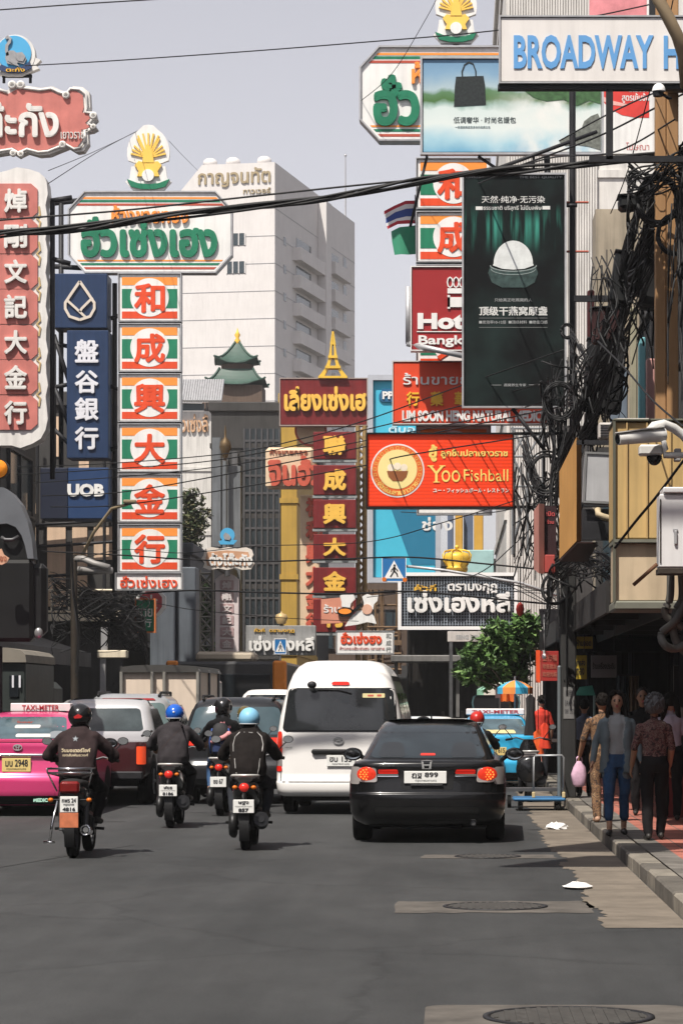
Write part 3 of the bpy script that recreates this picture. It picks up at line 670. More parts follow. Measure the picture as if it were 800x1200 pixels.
def scroll(e):
    r = []
    for a, b in ((20,99),(34,101),(48,103),(62,101),(72,106),(80,108),(86,101),(97,102),(105,108),(106,124),(104,131),(112,132),(114,139),(108,145),(114,150),(109,153),(103,154),(104,168),(98,177),(90,178),(80,172),(70,176),(58,181),(46,182),(32,178),(22,183),(14,178),(-10,182),(-40,180),(-40,102),(-6,101),(8,106)):
        cx, cy_ = 30, 140; r.append((cx+(a-cx)*e, cy_+(b-cy_)*(e if e == 1 else e-.03)))
    return r
m = MB(); s.poly(m, scroll(1), 0, .3); m.build('panel', rw, s.t)
m = MB(); s.poly(m, scroll(.9), -.02, -.001); m.build('printed_face', rface, s.t)
for px, py, r in ((15,100,5),(25,100,5),(78,112,4.5),(110,136,4.5),(110,149,3.5),(74,170,4.5),(16,180,4),(25,181,4)): m = MB(); m.lathe([(r*s.s,0),(r*s.s,-.05),(r*s.s*.6,-.09),(r*s.s*.35,-.03),(.001,-.06)], (s.X(px), -.0, s.Z(py)), 'Y', 16); m.build('scroll', rw, s.t)
m = MB(); L = [(s.X(a), -.03, s.Z(b)) for a, b in scroll(.95)]; m.tube(L, 1.6*s.s, 6); m.build('scroll_border', rw, s.t)
s.text("ต๊ะกัง", (-20, 70, 119, 162), rw, -.1, .03, .08); s.text("เยาวราช", (72, 99, 155, 163), rw, -.05, .0, .03)
s.arm([[(4,96,.1),(4,86,.1)],[(35,96,.1),(35,86,.1)],[(2,88,.1),(37,88,.1)]], .03)
s = Sign('round_emblem', 'round blue emblem with grey elephant head above the red scroll signboard', 'emblem', 51, -6, 48, 40, 90)
m = MB(); s.poly(m, circle(18, 64, 23.5, 40), 0, .2); s.poly(m, [(-6,78),(6,72),(30,72),(38,66),(48,70),(42,76),(46,80),(36,84),(26,89),(8,89),(-4,86)], .01, .19); m.build('panel', rw, s.t)
m = MB(); s.poly(m, circle(17, 62, 20, 40), -.02, -.001); m.build('printed_face', M('emblem_blue', (.075,.36,.62), .45, 0, .08), s.t)
m = MB()
s.poly(m, [(9,75),(7,69),(8,63),(12,60),(17,60),(22,64),(29,65),(32,70),(29,76),(22,74),(17,77)], -.06, -.021); s.poly(m, [(19,63),(27,62),(31,67),(28,73),(22,72),(19,68)], -.075, -.061); s.poly(m, [(10,72),(12,70),(20,74),(24,79),(18,77)], -.07, -.061)
stroke(m, [(s.X(a), s.Z(b)) for a, b in ((10,66),(8.5,60),(9,54),(12,50),(13,46),(10,44),(8,46))], 3.4*s.s, -.06, -.022)
m.build('elephant_head', M('emblem_grey', (.30,.30,.31), .5, 0, .25, 12), s.t)
m = MB(); s.poly(m, [(2,76),(12,80),(26,79),(36,73),(38,80),(26,86),(10,86),(-2,82)], -.05, -.023); m.build('ribbon', M('emblem_navy', (.03,.05,.12), .5), s.t)
s.text("ตะกัง", (8, 30, 80, 85), gold, -.07, .02, .018)

# --- big hanging billboards on the right
def bird_mat():
    m = bpy.data.materials.new('forest_print'); m.use_nodes = True; n = m.node_tree.nodes; l = m.node_tree.links; b = n['Principled BSDF']
    tc = n.new('ShaderNodeTexCoord'); mp = n.new('ShaderNodeMapping'); mp.inputs['Scale'].default_value = (5, 1, .35); l.new(tc.outputs['Object'], mp.inputs[0])
    no = n.new('ShaderNodeTexNoise'); no.inputs['Scale'].default_value = 1.7; no.inputs['Detail'].default_value = 4; l.new(mp.outputs[0], no.inputs['Vector'])
    sx = n.new('ShaderNodeSeparateXYZ'); l.new(tc.outputs['Object'], sx.inputs[0])
    mr = n.new('ShaderNodeMapRange'); mr.interpolation_type = 'SMOOTHSTEP'; mr.inputs[1].default_value = .55; mr.inputs[2].default_value = 1.15; l.new(sx.outputs[2], mr.inputs[0])
    m2 = n.new('ShaderNodeMapRange'); m2.interpolation_type = 'SMOOTHSTEP'; m2.inputs[1].default_value = 1.5; m2.inputs[2].default_value = 1.1; l.new(sx.outputs[2], m2.inputs[0])
    mm = n.new('ShaderNodeMath'); mm.operation = 'MULTIPLY'; l.new(mr.outputs[0], mm.inputs[0]); l.new(m2.outputs[0], mm.inputs[1])
    cr = n.new('ShaderNodeValToRGB'); cr.color_ramp.elements[0].position = .46; cr.color_ramp.elements[1].position = .7
    cr.color_ramp.elements[0].color = (.008,.012,.012,1); cr.color_ramp.elements[1].color = (.05,.26,.20,1); l.new(no.outputs[0], cr.inputs[0])
    n2 = n.new('ShaderNodeTexNoise'); n2.inputs['Scale'].default_value = 1.1; n2.inputs['Detail'].default_value = 5; l.new(tc.outputs['Object'], n2.inputs['Vector'])
    c2 = n.new('ShaderNodeValToRGB'); c2.color_ramp.elements[0].position = .45; c2.color_ramp.elements[1].position = .75
    c2.color_ramp.elements[0].color = (.0075,.0085,.009,1); c2.color_ramp.elements[1].color = (.017,.03,.028,1); l.new(n2.outputs[0], c2.inputs[0])
    mx = n.new('ShaderNodeMix'); mx.data_type = 'RGBA'; l.new(mm.outputs[0], mx.inputs[0]); l.new(c2.outputs[0], mx.inputs[6]); l.new(cr.outputs[0], mx.inputs[7])
    l.new(mx.outputs[2], b.inputs['Base Color']); b.inputs['Roughness'].default_value = .5; b.inputs['Specular IOR Level'].default_value = .08; return m
s = Sign('hanging_billboard', 'tall black billboard showing a white bowl in a dark green forest with Chinese lettering', 'billboard', 46, 543, 661, 205, 476)
s.panel(bird_mat(), None, .12); s.frame(2.2, galv, None, -.04, .14)
pt = M('print_white', (.62,.62,.60), .5, 0, .05); pg = M('print_grey', (.34,.35,.35), .5, 0, .05)
s.text("天然·纯净·无污染", (564, 638, 229.5, 238), pt, -.006, .008, .004); s.text("ธรรมชาติ บริสุทธิ์ ไม่มีมลพิษ", (566, 634, 240.5, 247.5), pt, -.006, .01, .004)
m = MB(); s.rect(m, 557, 565, 242, 246, -.006, -.002); s.rect(m, 635, 644, 241.5, 245.5, -.006, -.002); m.build('print_bar', pt, s.t)
s.text("天燕湾东方名店", (545, 566, 205.8, 209), pg, -.006, .01, .004); s.text("THE BEST QUALITY", (608, 658, 206, 209.5), pg, -.006, .01, .004)
m = MB(); dome = [(601-24, 311)] + [(601-23*math.cos(R(i*9)), 309-27*math.sin(R(i*9))) for i in range(21)] + [(625, 311), (614, 315), (601, 316), (588, 315)]
s.poly(m, dome, -.008, -.003); m.build('printed_bowl', M('print_bowl_white', (.62,.64,.63), .5, 0, .22, 5), s.t)
m = MB(); s.poly(m, [(574,312),(588,317.5),(601,319),(614,317.5),(627,312),(630,320),(626,331),(615,337),(588,337),(576,331),(571.5,320)], -.0075, -.003); m.build('printed_glass', M('print_glass', (.045,.075,.07), .3, 0, .7, 7), s.t)
m = MB(); stroke(m, [(s.X(601+27*math.sin(R(i*9-90))), s.Z(311+7*math.cos(R(i*9-90)))) for i in range(21)], 1.2*s.s, -.0125, -.009); stroke(m, [(s.X(601+26*math.sin(R(i*9-90))), s.Z(315+7*math.cos(R(i*9-90)))) for i in range(21)], .8*s.s, -.0125, -.009); m.build('printed_rim', M('print_rim', (.25,.30,.29), .4, 0, .3, 9), s.t)
s.text("只给真正吃燕窝的人", (579, 623, 349.5, 353.5), pg, -.006, .01, .004); s.text("顶级干燕窝原盏", (561, 641, 359, 370), pt, -.006, .03, .004)
s.text("■发泡率10-12倍  ■顶级材料  ■绝佳口感", (561, 641, 375.5, 379.5), pg, -.006, .01, .004); s.text("燕窝养生专家", (590, 616, 449.5, 453), pg, -.006, .01, .004)
m = MB(); s.rect(m, 575, 587, 451, 451.5, -.006, -.002); s.rect(m, 619, 632, 450.7, 451.2, -.006, -.002); s.rect(m, 561, 641, 372.6, 372.9, -.006, -.002); s.rect(m, 561, 641, 383.5, 383.8, -.006, -.002); m.build('print_bar', pg, s.t)
s.arm([[(663,240,.06),(676,240,.06)],[(663,440,.06),(676,440,.06)],[(600,478,.06),(640,530,.06)],[(560,205,.06),(700,150,.3)]], .035)

def bag_mat():
    m = bpy.data.materials.new('lake_print'); m.use_nodes = True; n = m.node_tree.nodes; l = m.node_tree.links; b = n['Principled BSDF']
    tc = n.new('ShaderNodeTexCoord'); sx = n.new('ShaderNodeSeparateXYZ'); l.new(tc.outputs['Object'], sx.inputs[0])
    no = n.new('ShaderNodeTexNoise'); no.inputs['Scale'].default_value = 1.3; no.inputs['Detail'].default_value = 7; l.new(tc.outputs['Object'], no.inputs['Vector'])
    ma = n.new('ShaderNodeMath'); ma.operation = 'MULTIPLY_ADD'; ma.inputs[1].default_value = .55; l.new(no.outputs[0], ma.inputs[0]); l.new(sx.outputs[2], ma.inputs[2])
    mr = n.new('ShaderNodeMapRange'); mr.inputs[1].default_value = -.65; mr.inputs[2].default_value = 1.25; l.new(ma.outputs[0], mr.inputs[0])
    cr = n.new('ShaderNodeValToRGB'); e = cr.color_ramp.elements; e[0].position = 0; e[0].color = (.10,.30,.46,1); e[1].position = 1; e[1].color = (.12,.24,.38,1)
    for p, c in ((.14,(.33,.52,.60)),(.3,(.62,.68,.66)),(.45,(.56,.64,.62)),(.49,(.30,.42,.38)),(.53,(.07,.15,.05)),(.60,(.10,.20,.10)),(.65,(.36,.46,.50)),(.8,(.20,.33,.46))):
        q = e.new(p); q.color = (*c, 1)
    l.new(mr.outputs[0], cr.inputs[0]); 
    n2 = n.new('ShaderNodeTexNoise'); n2.inputs['Scale'].default_value = 2.1; n2.inputs['Detail'].default_value = 8
    mp = n.new('ShaderNodeMapping'); mp.inputs['Location'].default_value = (3.1, 0, 1.7); l.new(tc.outputs['Object'], mp.inputs[0]); l.new(mp.outputs[0], n2.inputs['Vector'])
    gx = n.new('ShaderNodeMapRange'); gx.interpolation_type = 'SMOOTHSTEP'; gx.inputs[1].default_value = -.6; gx.inputs[2].default_value = .7; l.new(sx.outputs[0], gx.inputs[0])
    gz = n.new('ShaderNodeMapRange'); gz.interpolation_type = 'SMOOTHSTEP'; gz.inputs[1].default_value = .45; gz.inputs[2].default_value = .05; l.new(sx.outputs[2], gz.inputs[0])
    m3 = n.new('ShaderNodeMath'); m3.operation = 'MULTIPLY'; l.new(gx.outputs[0], m3.inputs[0]); l.new(gz.outputs[0], m3.inputs[1])
    s2 = n.new('ShaderNodeMapRange'); s2.inputs[1].default_value = .35; s2.inputs[2].default_value = .6; l.new(n2.outputs[0], s2.inputs[0])
    m4 = n.new('ShaderNodeMath'); m4.operation = 'MULTIPLY'; l.new(m3.outputs[0], m4.inputs[0]); l.new(s2.outputs[0], m4.inputs[1])
    mx = n.new('ShaderNodeMix'); mx.data_type = 'RGBA'; l.new(m4.outputs[0], mx.inputs[0]); l.new(cr.outputs[0], mx.inputs[6]); mx.inputs[7].default_value = (.68,.69,.66,1)
    l.new(mx.outputs[2], b.inputs['Base Color']); b.inputs['Roughness'].default_value = .5; b.inputs['Specular IOR Level'].default_value = .15; return m
s = Sign('landscape_billboard', 'wide billboard with a black handbag standing over a misty lake landscape', 'billboard', 50, 494.5, 704.5, 69, 179)
s.panel(bag_mat(), None, .12); s.frame(2.4, galv, None, -.04, .14)
bagm = M('print_bag', (.022,.028,.028), .4, 0, .5, 25)
m = MB(); s.poly(m, [(534,90),(566,89),(568,100),(569,123),(531.5,125),(532.5,102)], -.008, -.002); m.build('printed_bag', bagm, s.t)
m = MB(); stroke(m, [(s.X(a), s.Z(b)) for a, b in ((542,96),(541,84),(544,76),(549,73),(554,75),(557,83),(557.5,96))], 1.5*s.s, -.01, -.003); m.build('printed_handle', bagm, s.t)
s.text("低调奢华 · 时尚名媛包", (531, 604, 137, 144.5), M('print_ink', (.06,.08,.08), .5), -.006, .01, .004); s.text("一款最能彰显您身份的品质之包", (533, 574, 147.5, 150.5), M('print_ink2', (.25,.32,.34), .5), -.006, 0, .004)
crm = M('print_crocodile', (.15,.16,.14), .5, 0, .6, 14)
m = MB(); s.poly(m, [(655,166),(662,160),(672,156),(681,150),(684,142),(692,136),(700,133),(703,140),(703,176),(690,172),(676,170),(662,171)], -.007, -.002); m.build('printed_rock', crm, s.t)
m = MB(); s.poly(m, [(612,105),(625,98),(640,103),(655,96),(672,101),(690,97),(703,102),(703,122),(690,118),(676,124),(660,117),(640,119),(624,114)], -.006, -.002); m.build('printed_wood', M('print_wood', (.05,.12,.045), .5, 0, .6, 8), s.t)
s.arm([[(500,182,.1),(480,260,.5)],[(625,182,.1),(625,200,.1)],[(560,182,.1),(610,215,.1)]], .03)

s = Sign('hotel_signboard', 'broad white lightbox sign with big blue capital letters at top right', 'signboard', 34, 586, 812, 20, 96)
s.panel(M('lightbox_white', (.70,.67,.645), .4, 0, .06, 2, streak=.1), None, .22, c=.012); s.frame(1.8, galv, None, -.02, .22)
s.text("HO", (777, 822, 41.5, 81.5), M('lettering_blue', (.12,.32,.62), .45, 0, .1), -.014, .03, .01)
s.text("BROADWAY", (601.5, 765, 41, 81), M('lettering_blue', (.12,.32,.62), .45, 0, .1), -.014, .03, .01)
m = MB(); s.rect(m, 583, 812, 98.5, 104, .02, .16); s.rect(m, 710, 718, 104, 186, .03, .13); s.rect(m, 690, 812, 182, 189, .03, .13); s.rect(m, 762, 769, -20, 18, .23, .33); m.build('support_beam', dsteel, s.t)
s = Sign('cosmetics_billboard', 'pink and red advertising billboard behind the blue lettered hotel sign', 'billboard', 57, 690, 764, -40, 180)
m = MB(); s.rect(m, 690, 764, -40, 180, 0, .2); m.build('panel', pw, s.t)
m = MB(); s.poly(m, [(690,-38),(757,-38),(757,18),(690,18)], -.006, -.001); m.build('printed_face', M('print_pink', (.66,.24,.26), .5, 0, .4, 1.5), s.t)
m = MB(); s.poly(m, [(704,100),(760,98),(760,138),(745,138),(728,135),(712,126),(704,116)], -.006, -.001); m.build('printed_lips', M('print_red', (.62,.05,.04), .35, 0, .3, 1.5), s.t)
m = MB(); s.poly(m, [(704,112),(716,118),(734,122),(733,125),(716,123),(704,118)], -.011, -.007); m.build('printed_gloss', M('print_gloss', (.72,.40,.36), .4), s.t)
s.text("สูตรเข้มข้น", (728, 760, 109, 121), pw, -.012, .02, .006); s.text("ใหม่ของ", (736, 760, 101, 108), pw, -.012, .02, .006); s.text("โฆษณา", (733, 760, 167, 176), M('print_rose', (.5,.15,.14), .5), -.006, 0, .004)
# flags beside the right stack
def flag(pts_rows, mats, label, name, cut):
    t = thing(name, label, 'flag', P(487, 250, 55)); m = MB(); s_ = 55/F
    for k, (a, b) in enumerate(zip(pts_rows, pts_rows[1:])):
        m.mat(cut[k]); m.grid([[((px-487)*s_, .12*math.sin(px*.25), (250-py)*s_) for px, py in a], [((px-487)*s_, .12*math.sin(px*.25), (250-py)*s_) for px, py in b]])
    m.build('cloth', mats, t); m = MB(); m.cyl((0,.05,(250-228)*s_),(.02,.05,(250-302)*s_),.03,n=6); m.build('pole', galv, t)
flag([[(450,248),(462,240),(475,236),(487,234)],[(450,252),(462,244),(475,240),(487,238)],[(452,256),(463,248),(476,245),(487,243)],[(452,262),(464,256),(476,254),(487,253)],[(453,265),(465,259),(477,258),(487,257)],[(454,268),(466,263),(478,262),(487,261)]],
     [M('flag_red', (.45,.03,.05), .8), M('flag_white', (.72,.71,.72), .8), M('flag_blue', (.03,.06,.24), .8)], 'small Thai flag in red, white and blue stripes by the right panel stack', 'national_flag', [0,1,2,1,0])
flag([[(458,270),(468,267),(478,265),(487,263)],[(459,282),(469,279),(479,277),(487,276)],[(462,298),(470,299),(479,298),(487,297)]], [M('flag_green', (.04,.24,.14), .8, 0, .2)], 'plain green flag hanging under the Thai flag', 'green_flag', [0,0])
s = Sign('hotel_sign', 'maroon hotel sign with bold white letters and a small white emblem', 'sign', 52.6, 482, 600, 313, 410)
s.panel(M('hotel_red', (.30,.020,.022), .45, 0, .08)); s.frame(1.2, pw, None, -.03, .3)
s.text("Hotel", (489, 566, 367, 386), pw, -.03, .05, .025); s.text("Bangkok Chinatown", (490, 668, 393, 407), pw, -.03, .025, .025)
m = MB(); s.rect(m, 488, 598, 388.2, 389.2, -.02, -.001); s.rect(m, 524, 560, 338, 344, -.03, -.001); s.rect(m, 524, 527, 346, 362, -.03, -.001); s.rect(m, 524, 560, 348.5, 360, -.03, -.002)
for i in range(3): stroke(m, [(s.X(527+7*i+3.2*math.cos(a*.785)), s.Z(331+6*math.sin(a*.785))) for a in range(8)], 1.5*s.s, -.03, -.001, True)
m.build('emblem', pw, s.t)
s.arm([[(478,335,.1),(478,402,.1)],[(477,402,.1),(545,420,-.3)]], .06, galv)
s = Sign('medicine_shop_sign', 'vermilion medicine shop sign with Thai, yellow Chinese and English letters', 'sign', 53.2, 460.5, 648, 424, 496)
s.panel(redm if 0 else M('vermilion', (.66,.065,.022), .45, 0, .08), None, .3); s.frame(1.2, M('sign_edge', (.55,.5,.48), .5), None, -.02, .3)
s.text("ร้านขายยาลิ้มซุ่นเฮง", (472, 640, 437, 455), pw, -.03, .012, .025); s.column("行荣華參茸", 476, 491, (459,)*1, 17, M('sign_yellow', (.78,.45,.04), .45), -.03, .03, .025)
m = MB(); [m.text(c_, s.X(476+28*i), s.X(491+28*i), s.Z(476), s.Z(459), -.03, .03, .025) for i, c_ in enumerate("榮藥華參茸行") if i]; m.build('lettering', M('sign_yellow', (.78,.45,.04), .45), s.t, fix=False)
s.text("LIM SOON HENG NATURAL MEDICINE", (471, 650, 481, 494), pw, -.03, .05, .025)

s = Sign('name_plate', 'white plate whose lower edge shows under the red restaurant sign', 'sign', 54, 489, 575, 562, 602); s.panel(pw); s.frame(1.2, galv); s.text('ฮั่วเซ่งเฮง', (494, 570, 566, 594), redm, -.03, .04, .02)

# --- restaurant light board
yel = M('letter_yellow', (.84,.62,.16), .45, 0, .05)
def led_mat():
    m = M('led_red', (.74,.045,.012), .4, 0, 0); n = m.node_tree.nodes; l = m.node_tree.links; b = n['Principled BSDF']
    tc = n.new('ShaderNodeTexCoord'); wv = n.new('ShaderNodeTexWave'); wv.bands_direction = 'Z'; wv.inputs['Scale'].default_value = 5.2; l.new(tc.outputs['Object'], wv.inputs[0])
    mr = n.new('ShaderNodeMapRange'); mr.inputs[3].default_value = .8; mr.inputs[4].default_value = 1.05; l.new(wv.outputs[1], mr.inputs[0])
    v = n.new('ShaderNodeVectorMath'); v.operation = 'SCALE'; v.inputs[0].default_value = (.76,.050,.012); l.new(mr.outputs[0], v.inputs['Scale']); l.new(v.outputs[0], b.inputs['Base Color'])
    l.new(v.outputs[0], b.inputs['Emission Color']); b.inputs['Emission Strength'].default_value = .12; return m
s = Sign('restaurant_sign', 'bright red restaurant sign with yellow letters and a round yellow emblem', 'sign', 48, 430.5, 600.5, 509, 594)
s.panel(led_mat(), None, .3); s.frame(1.8, black, None, -.05, .32)
m = MB(); s.poly(m, circle(465.5, 551.5, 31.5, 48), -.006, -.001); m.build('emblem_ring', pw, s.t)
m = MB(); s.poly(m, circle(465.5, 551.5, 29.8, 48), -.010, -.007); m.build('emblem_band', M('emblem_orange', (.70,.14,.03), .45, 0, .1), s.t)
m = MB(); s.poly(m, circle(465.5, 550, 23, 48), -.014, -.011); m.build('emblem_disc', M('emblem_pale_yellow', (.80,.66,.28), .45, 0, .05), s.t)
m = MB()
for i in range(17):
    a = R(-25+230*i/16); m.X = Matrix.Translation((s.X(465.5+26.4*math.cos(a)), -.0105, s.Z(551.5-26.4*math.sin(a)))) @ Matrix.Rotation(-(a-math.pi/2), 4, 'Y')
    r = 1.5*s.s; stroke(m, [(-r,-r),(r,-r),(r,r),(-r,r)], .5*s.s, -.004, 0, True)
for i, ch in enumerate("ยู้ลูกชิ้นปลาเยาวราช"[::1] if 0 else ["ยู้","ลู","ก","ชิ้","น","ป","ล","า","เ","ย","า","ว","ร","า","ช"]):
    a = R(215+110*i/14); m.X = Matrix.Translation((s.X(465.5+26.4*math.cos(a)), -.0115, s.Z(551.5-26.4*math.sin(a)))) @ Matrix.Rotation(-(a+math.pi/2), 4, 'Y')
    h = 2.4*s.s; m.text(ch, -1.7*s.s, 1.7*s.s, -h, h*(1 if len(ch) < 2 else 1.5), 0, .02, 0)
m.X = None; m.build('emblem_lettering', yel, s.t, fix=False)
# plain bowl of fish balls stands in for the mascot
m = MB(); s.poly(m, [(453,552),(478,552),(476,559),(471,564),(460,564),(455,559)], -.018, -.015); m.build('emblem_bowl', M('bowl_brown', (.26,.09,.03), .5), s.t)
m = MB()
for a, b in ((458,548),(465.5,546.5),(473,548)): s.poly(m, circle(a, b, 4.3, 20), -.0175, -.0145) if a != 465.5 else s.poly(m, circle(a, b, 4.3, 20), -.0215, -.018)
m.build('emblem_fishballs', M('fishball_cream', (.80,.70,.55), .5), s.t)
s.text("ยู้", (502, 512, 521, 541), yel, -.012, .05, .009); s.text("ลูกชิ้นปลาเยาวราช", (516, 594.5, 526, 537.5), yel, -.012, .035, .009)
s.text("Y", (502, 520, 546, 565), yel, -.012, .0, .009); s.text("oo", (517, 539, 551, 565), yel, -.012, 0, .009); s.text("Fishball", (543, 595, 550, 564), yel, -.012, .0, .009)
m = MB()
for x in (505.5, 511.5, 516.5): pass
for x0, x1, y in ((500.5,508,546),(514.5,521.5,546),(507.5,515,565)): s.rect(m, x0, x1, y-.6, y+.5, -.0125, -.003)
m.build('lettering_serif', yel, s.t)
s.text("ユー・フィッシュボール・レストラン", (507, 596, 572, 577.5), M('letter_white', (.80,.76,.68), .45), -.012, .03, .009)
m = MB(); s.rect(m, 602.5, 668, 506, 509, .05, .15); s.rect(m, 602.5, 668, 592, 595, .05, .15); s.rect(m, 636, 639, 440, 600, .16, .24); m.build('bracket', black, s.t)

# --- blue screen, maroon signs and others in the middle distance
s = Sign('turquoise_billboard', 'tall turquoise billboard with dark blue diagonal behind the red restaurant sign', 'billboard', 82, 437, 510, 446, 677)
s.panel(M('turquoise', (.06,.42,.58), .45, 0, .06), None, .4)
m = MB(); s.poly(m, [(458,596),(510,596),(510,662),(482,662)], -.01, -.001); m.build('printed_face', M('deep_teal', (.02,.16,.27), .45, 0, .05), s.t)
s.frame(6, M('frame_grey', (.40,.42,.46), .5, .1, .08), None, -.15, .5)
m = MB(); s.poly(m, [(444,463),(448,456),(462,456),(466,459),(466,466),(462,471),(448,471),(444,468)], -.06, -.001); m.build('emblem', M('emblem_navy2', (.02,.11,.22), .4), s.t)
s.text("PP", (448, 461, 459, 468), pw, -.09, .04, .028); s.text("ตู้บอ", (455, 486, 498, 510), M('pale_blue_letters', (.45,.66,.74), .45), -.04, .03, .035); s.text("ช่อง", (494, 530, 606, 622), pw, -.04, .03, .035)
s = Sign('maroon_signboard', 'maroon signboard with golden Thai letters below a small golden tower', 'signboard', 100, 328.5, 429.5, 444, 498)
s.panel(maroon, None, .5); s.frame(1.2, M('worn_edge', (.30,.24,.22), .5), None, -.03, .5); s.text("เลี่ยงเซ่งเฮ", (333, 429, 453, 482), M('letter_gold', (.78,.46,.08), .4, .1, .1), -.12, .045, .11)
s = Sign('gilt_tower_ornament', 'small golden lattice tower standing on the maroon signboard', 'ornament', 100, 373, 407, 392, 443)
m = MB(); gp = M('gilt_paint', (.72,.46,.06), .4, .2, .1)
def leg(sg): return [(390+sg*1.0,392),(390+sg*2.2,404),(390+sg*3.6,418),(390+sg*7,430),(390+sg*16,442)]
for sg in (1,-1):
    L = leg(sg)
    for a, b in zip(L, L[1:]):
        wa = 3.2 if b[1] > 418 else 2.2
        s.poly(m, [(a[0]-sg*0+sg*.6,a[1]),(b[0]+sg*1.2,b[1]),(b[0]-sg*(wa+(2.5 if b[1] > 440 else 0)),b[1]),(a[0]-sg*(wa-1),a[1])] if sg > 0 else [(a[0]-.6,a[1]),(a[0]+(wa-1),a[1]),(b[0]+(wa+(2.5 if b[1] > 440 else 0)),b[1]),(b[0]-1.2,b[1])], -.1, .35)
s.rect(m, 384.5, 395.5, 417, 420, -.14, .4); s.rect(m, 381, 399, 429, 432, -.15, .4); s.rect(m, 373, 407, 441, 443.5, -.16, .4); m.cyl((s.X(390),.1,s.Z(394)),(s.X(390),.1,s.Z(388)),.05,n=6); m.build('tower', gp, s.t)
for i, (ch, y0, y1, lb) in enumerate(((("聯"),506,538,'showing the character 聯, uppermost'), ("成",545,580,'showing the character 成, under 聯'), ("興",585.5,619,'showing the character 興 on the tall maroon column'), ("大",626,656,'showing the character 大 on maroon column beside turquoise billboard'), ("金",665,697,'showing the character 金, above the chef sign'), ("行",702,741,'showing the character 行, partly covered by the chef sign'))):
    s = Sign('maroon_sign', 'maroon panel with golden letter ' + lb, 'sign panel', 98, 367, 417, y0, y1, 'maroon panels stacked in a column')
    s.panel(maroon, None, .5); m = MB(); s.rect(m, 366, 418, y1+.5, y1+3.5, .03, .3); m.build('bracket', M('pale_steel', (.28,.30,.30), .5, .3, .3, 8), s.t)
    h = y1-y0; s.text(ch, (378.5, 405.5, y0+h*.14, y0+h*.86), M('letter_gold', (.78,.46,.08)), -.12, .045, .11)
s = Sign('steel_mast', 'rusty lattice mast standing between the maroon panels and the turquoise billboard', 'mast', 99, 418, 430, 498, 740)
m = MB()
for px in (419, 427): m.cyl((s.X(px),.2,s.Z(498)),(s.X(px),.2,-s.t.location.z),.09,n=6)
for i in range(30): m.cyl((s.X(419 if i % 2 else 427),.2,s.Z(500+8.2*i)),(s.X(427 if i % 2 else 419),.2,s.Z(508+8.2*i)),.05,n=5)
m.build('lattice', M('rust_ochre', (.26,.17,.07), .6, .1, .4, 6), s.t)
s = Sign('cream_signboard', 'cream signboard with thick coral red Thai letters behind the maroon column', 'signboard', 103, 311, 368, 524, 573)
s.panel(M('cream_board', (.62,.47,.32), .55, 0, .12), None, .4, c=.12); s.text("จินฮ้ว", (314, 378, 534, 570), M('coral', (.52,.10,.06), .5, 0, .15), -.16, .045, .15); s.text("ห้างขายทอง", (316, 360, 526, 532), M('brick_ink', (.36,.10,.05), .5), -.05, .02, .045)
s = Sign('cream_column', 'narrow cream column with coral red characters left of the maroon panels', 'sign', 104, 351.5, 368, 580, 744)
m = MB(); s.rect(m, 351.5, 374, 580, 744, 0, .4, .02); m.build('panel', M('cream_board', (1,1,1)), s.t); s.column("福和興大金行", 358, 378, (583,610,637,664,691,718), 23, M('coral', (1,1,1)), -.08, .05, .07)
s = Sign('round_coral_sign', 'round coral framed sign peeking out above the cream signboard', 'sign', 101, 344, 384, 498, 520)
m = MB(); s.poly(m, circle(364, 504, 19, 32), 0, .2); m.build('panel', M('coral', (1,1,1)), s.t); m = MB(); s.poly(m, circle(364, 504, 16.5, 32), -.01, -.001); m.build('disc', M('cream_board', (1,1,1)), s.t)
s = Sign('chef_sign', 'cut-out sign of two white cooks hats and a pan beside a pink board', 'sign', 88, 376, 443, 696, 735)
m = MB(); s.poly(m, [(376,702),(400,700),(414,706),(414,729),(376,731)], .06, .2); m.build('board', M('salmon', (.58,.24,.16), .5, 0, .1), s.t)
m = MB()
for pts in ([(398,698),(403,696),(409,697),(414,696),(416,702),(411,707),(410,712),(400,711),(400,705)], [(424,699),(430,696),(436,698),(443,697),(442,704),(438,708),(437,714),(426,712),(426,706)], [(404,734),(410,724),(418,716),(430,714),(438,722),(441,731),(430,729),(418,732)]): s.poly(m, pts, 0, .1)
m.build('cut_out', pw, s.t)
m = MB(); s.poly(m, [(395,714),(404,712),(413,714),(415,717),(411,722),(400,723),(395,719)], -.06, -.001); s.poly(m, [(412,716),(423,706),(425,709),(414,719)], -.06, -.002); m.build('pan', black, s.t)
m = MB(); s.poly(m, circle(404, 716.5, 7.5, 20, 3.2), -.08, -.061); m.build('pan_filling', orangem, s.t)
m = MB(); s.poly(m, circle(430, 714, 6, 20), -.03, -.001); m.build('face', M('print_flesh', (.62,.36,.26), .5), s.t); s.text("ร้าน", (379, 398, 708, 718), pw, .04, .02, .015)
s = Sign('small_shop_sign', 'small white sign with red Thai letters above the white van', 'sign', 85, 394.5, 460.5, 740, 766)
s.panel(pw, None, .2); s.frame(.9, galv, None, -.02, .2); s.text("ฮั่วเซ่งฮง", (399, 447, 741, 755), redm, -.03, .045, .025); s.text("ห้างทองฮั่วเซ่งฮง เยาวราช", (398, 450, 757.5, 761.5), M('print_rose', (.5,.15,.14)), -.02, .0, .012); s.column("和成行", 452, 458, (742,750,758), 6, pg, -.02, .0, .012)
s = Sign('trellis_signboard', 'grey trellis signboard with white frame and white Thai letters above the tree', 'signboard', 76, 466, 606, 671, 738)
m = MB()
k = 470
while k < 604: s.rect(m, k, k+1.1, 676, 733, 0, .05); k += 3.3
k = 678
while k < 733: s.rect(m, 469, 604, k, k+1, .052, .1); k += 3.3
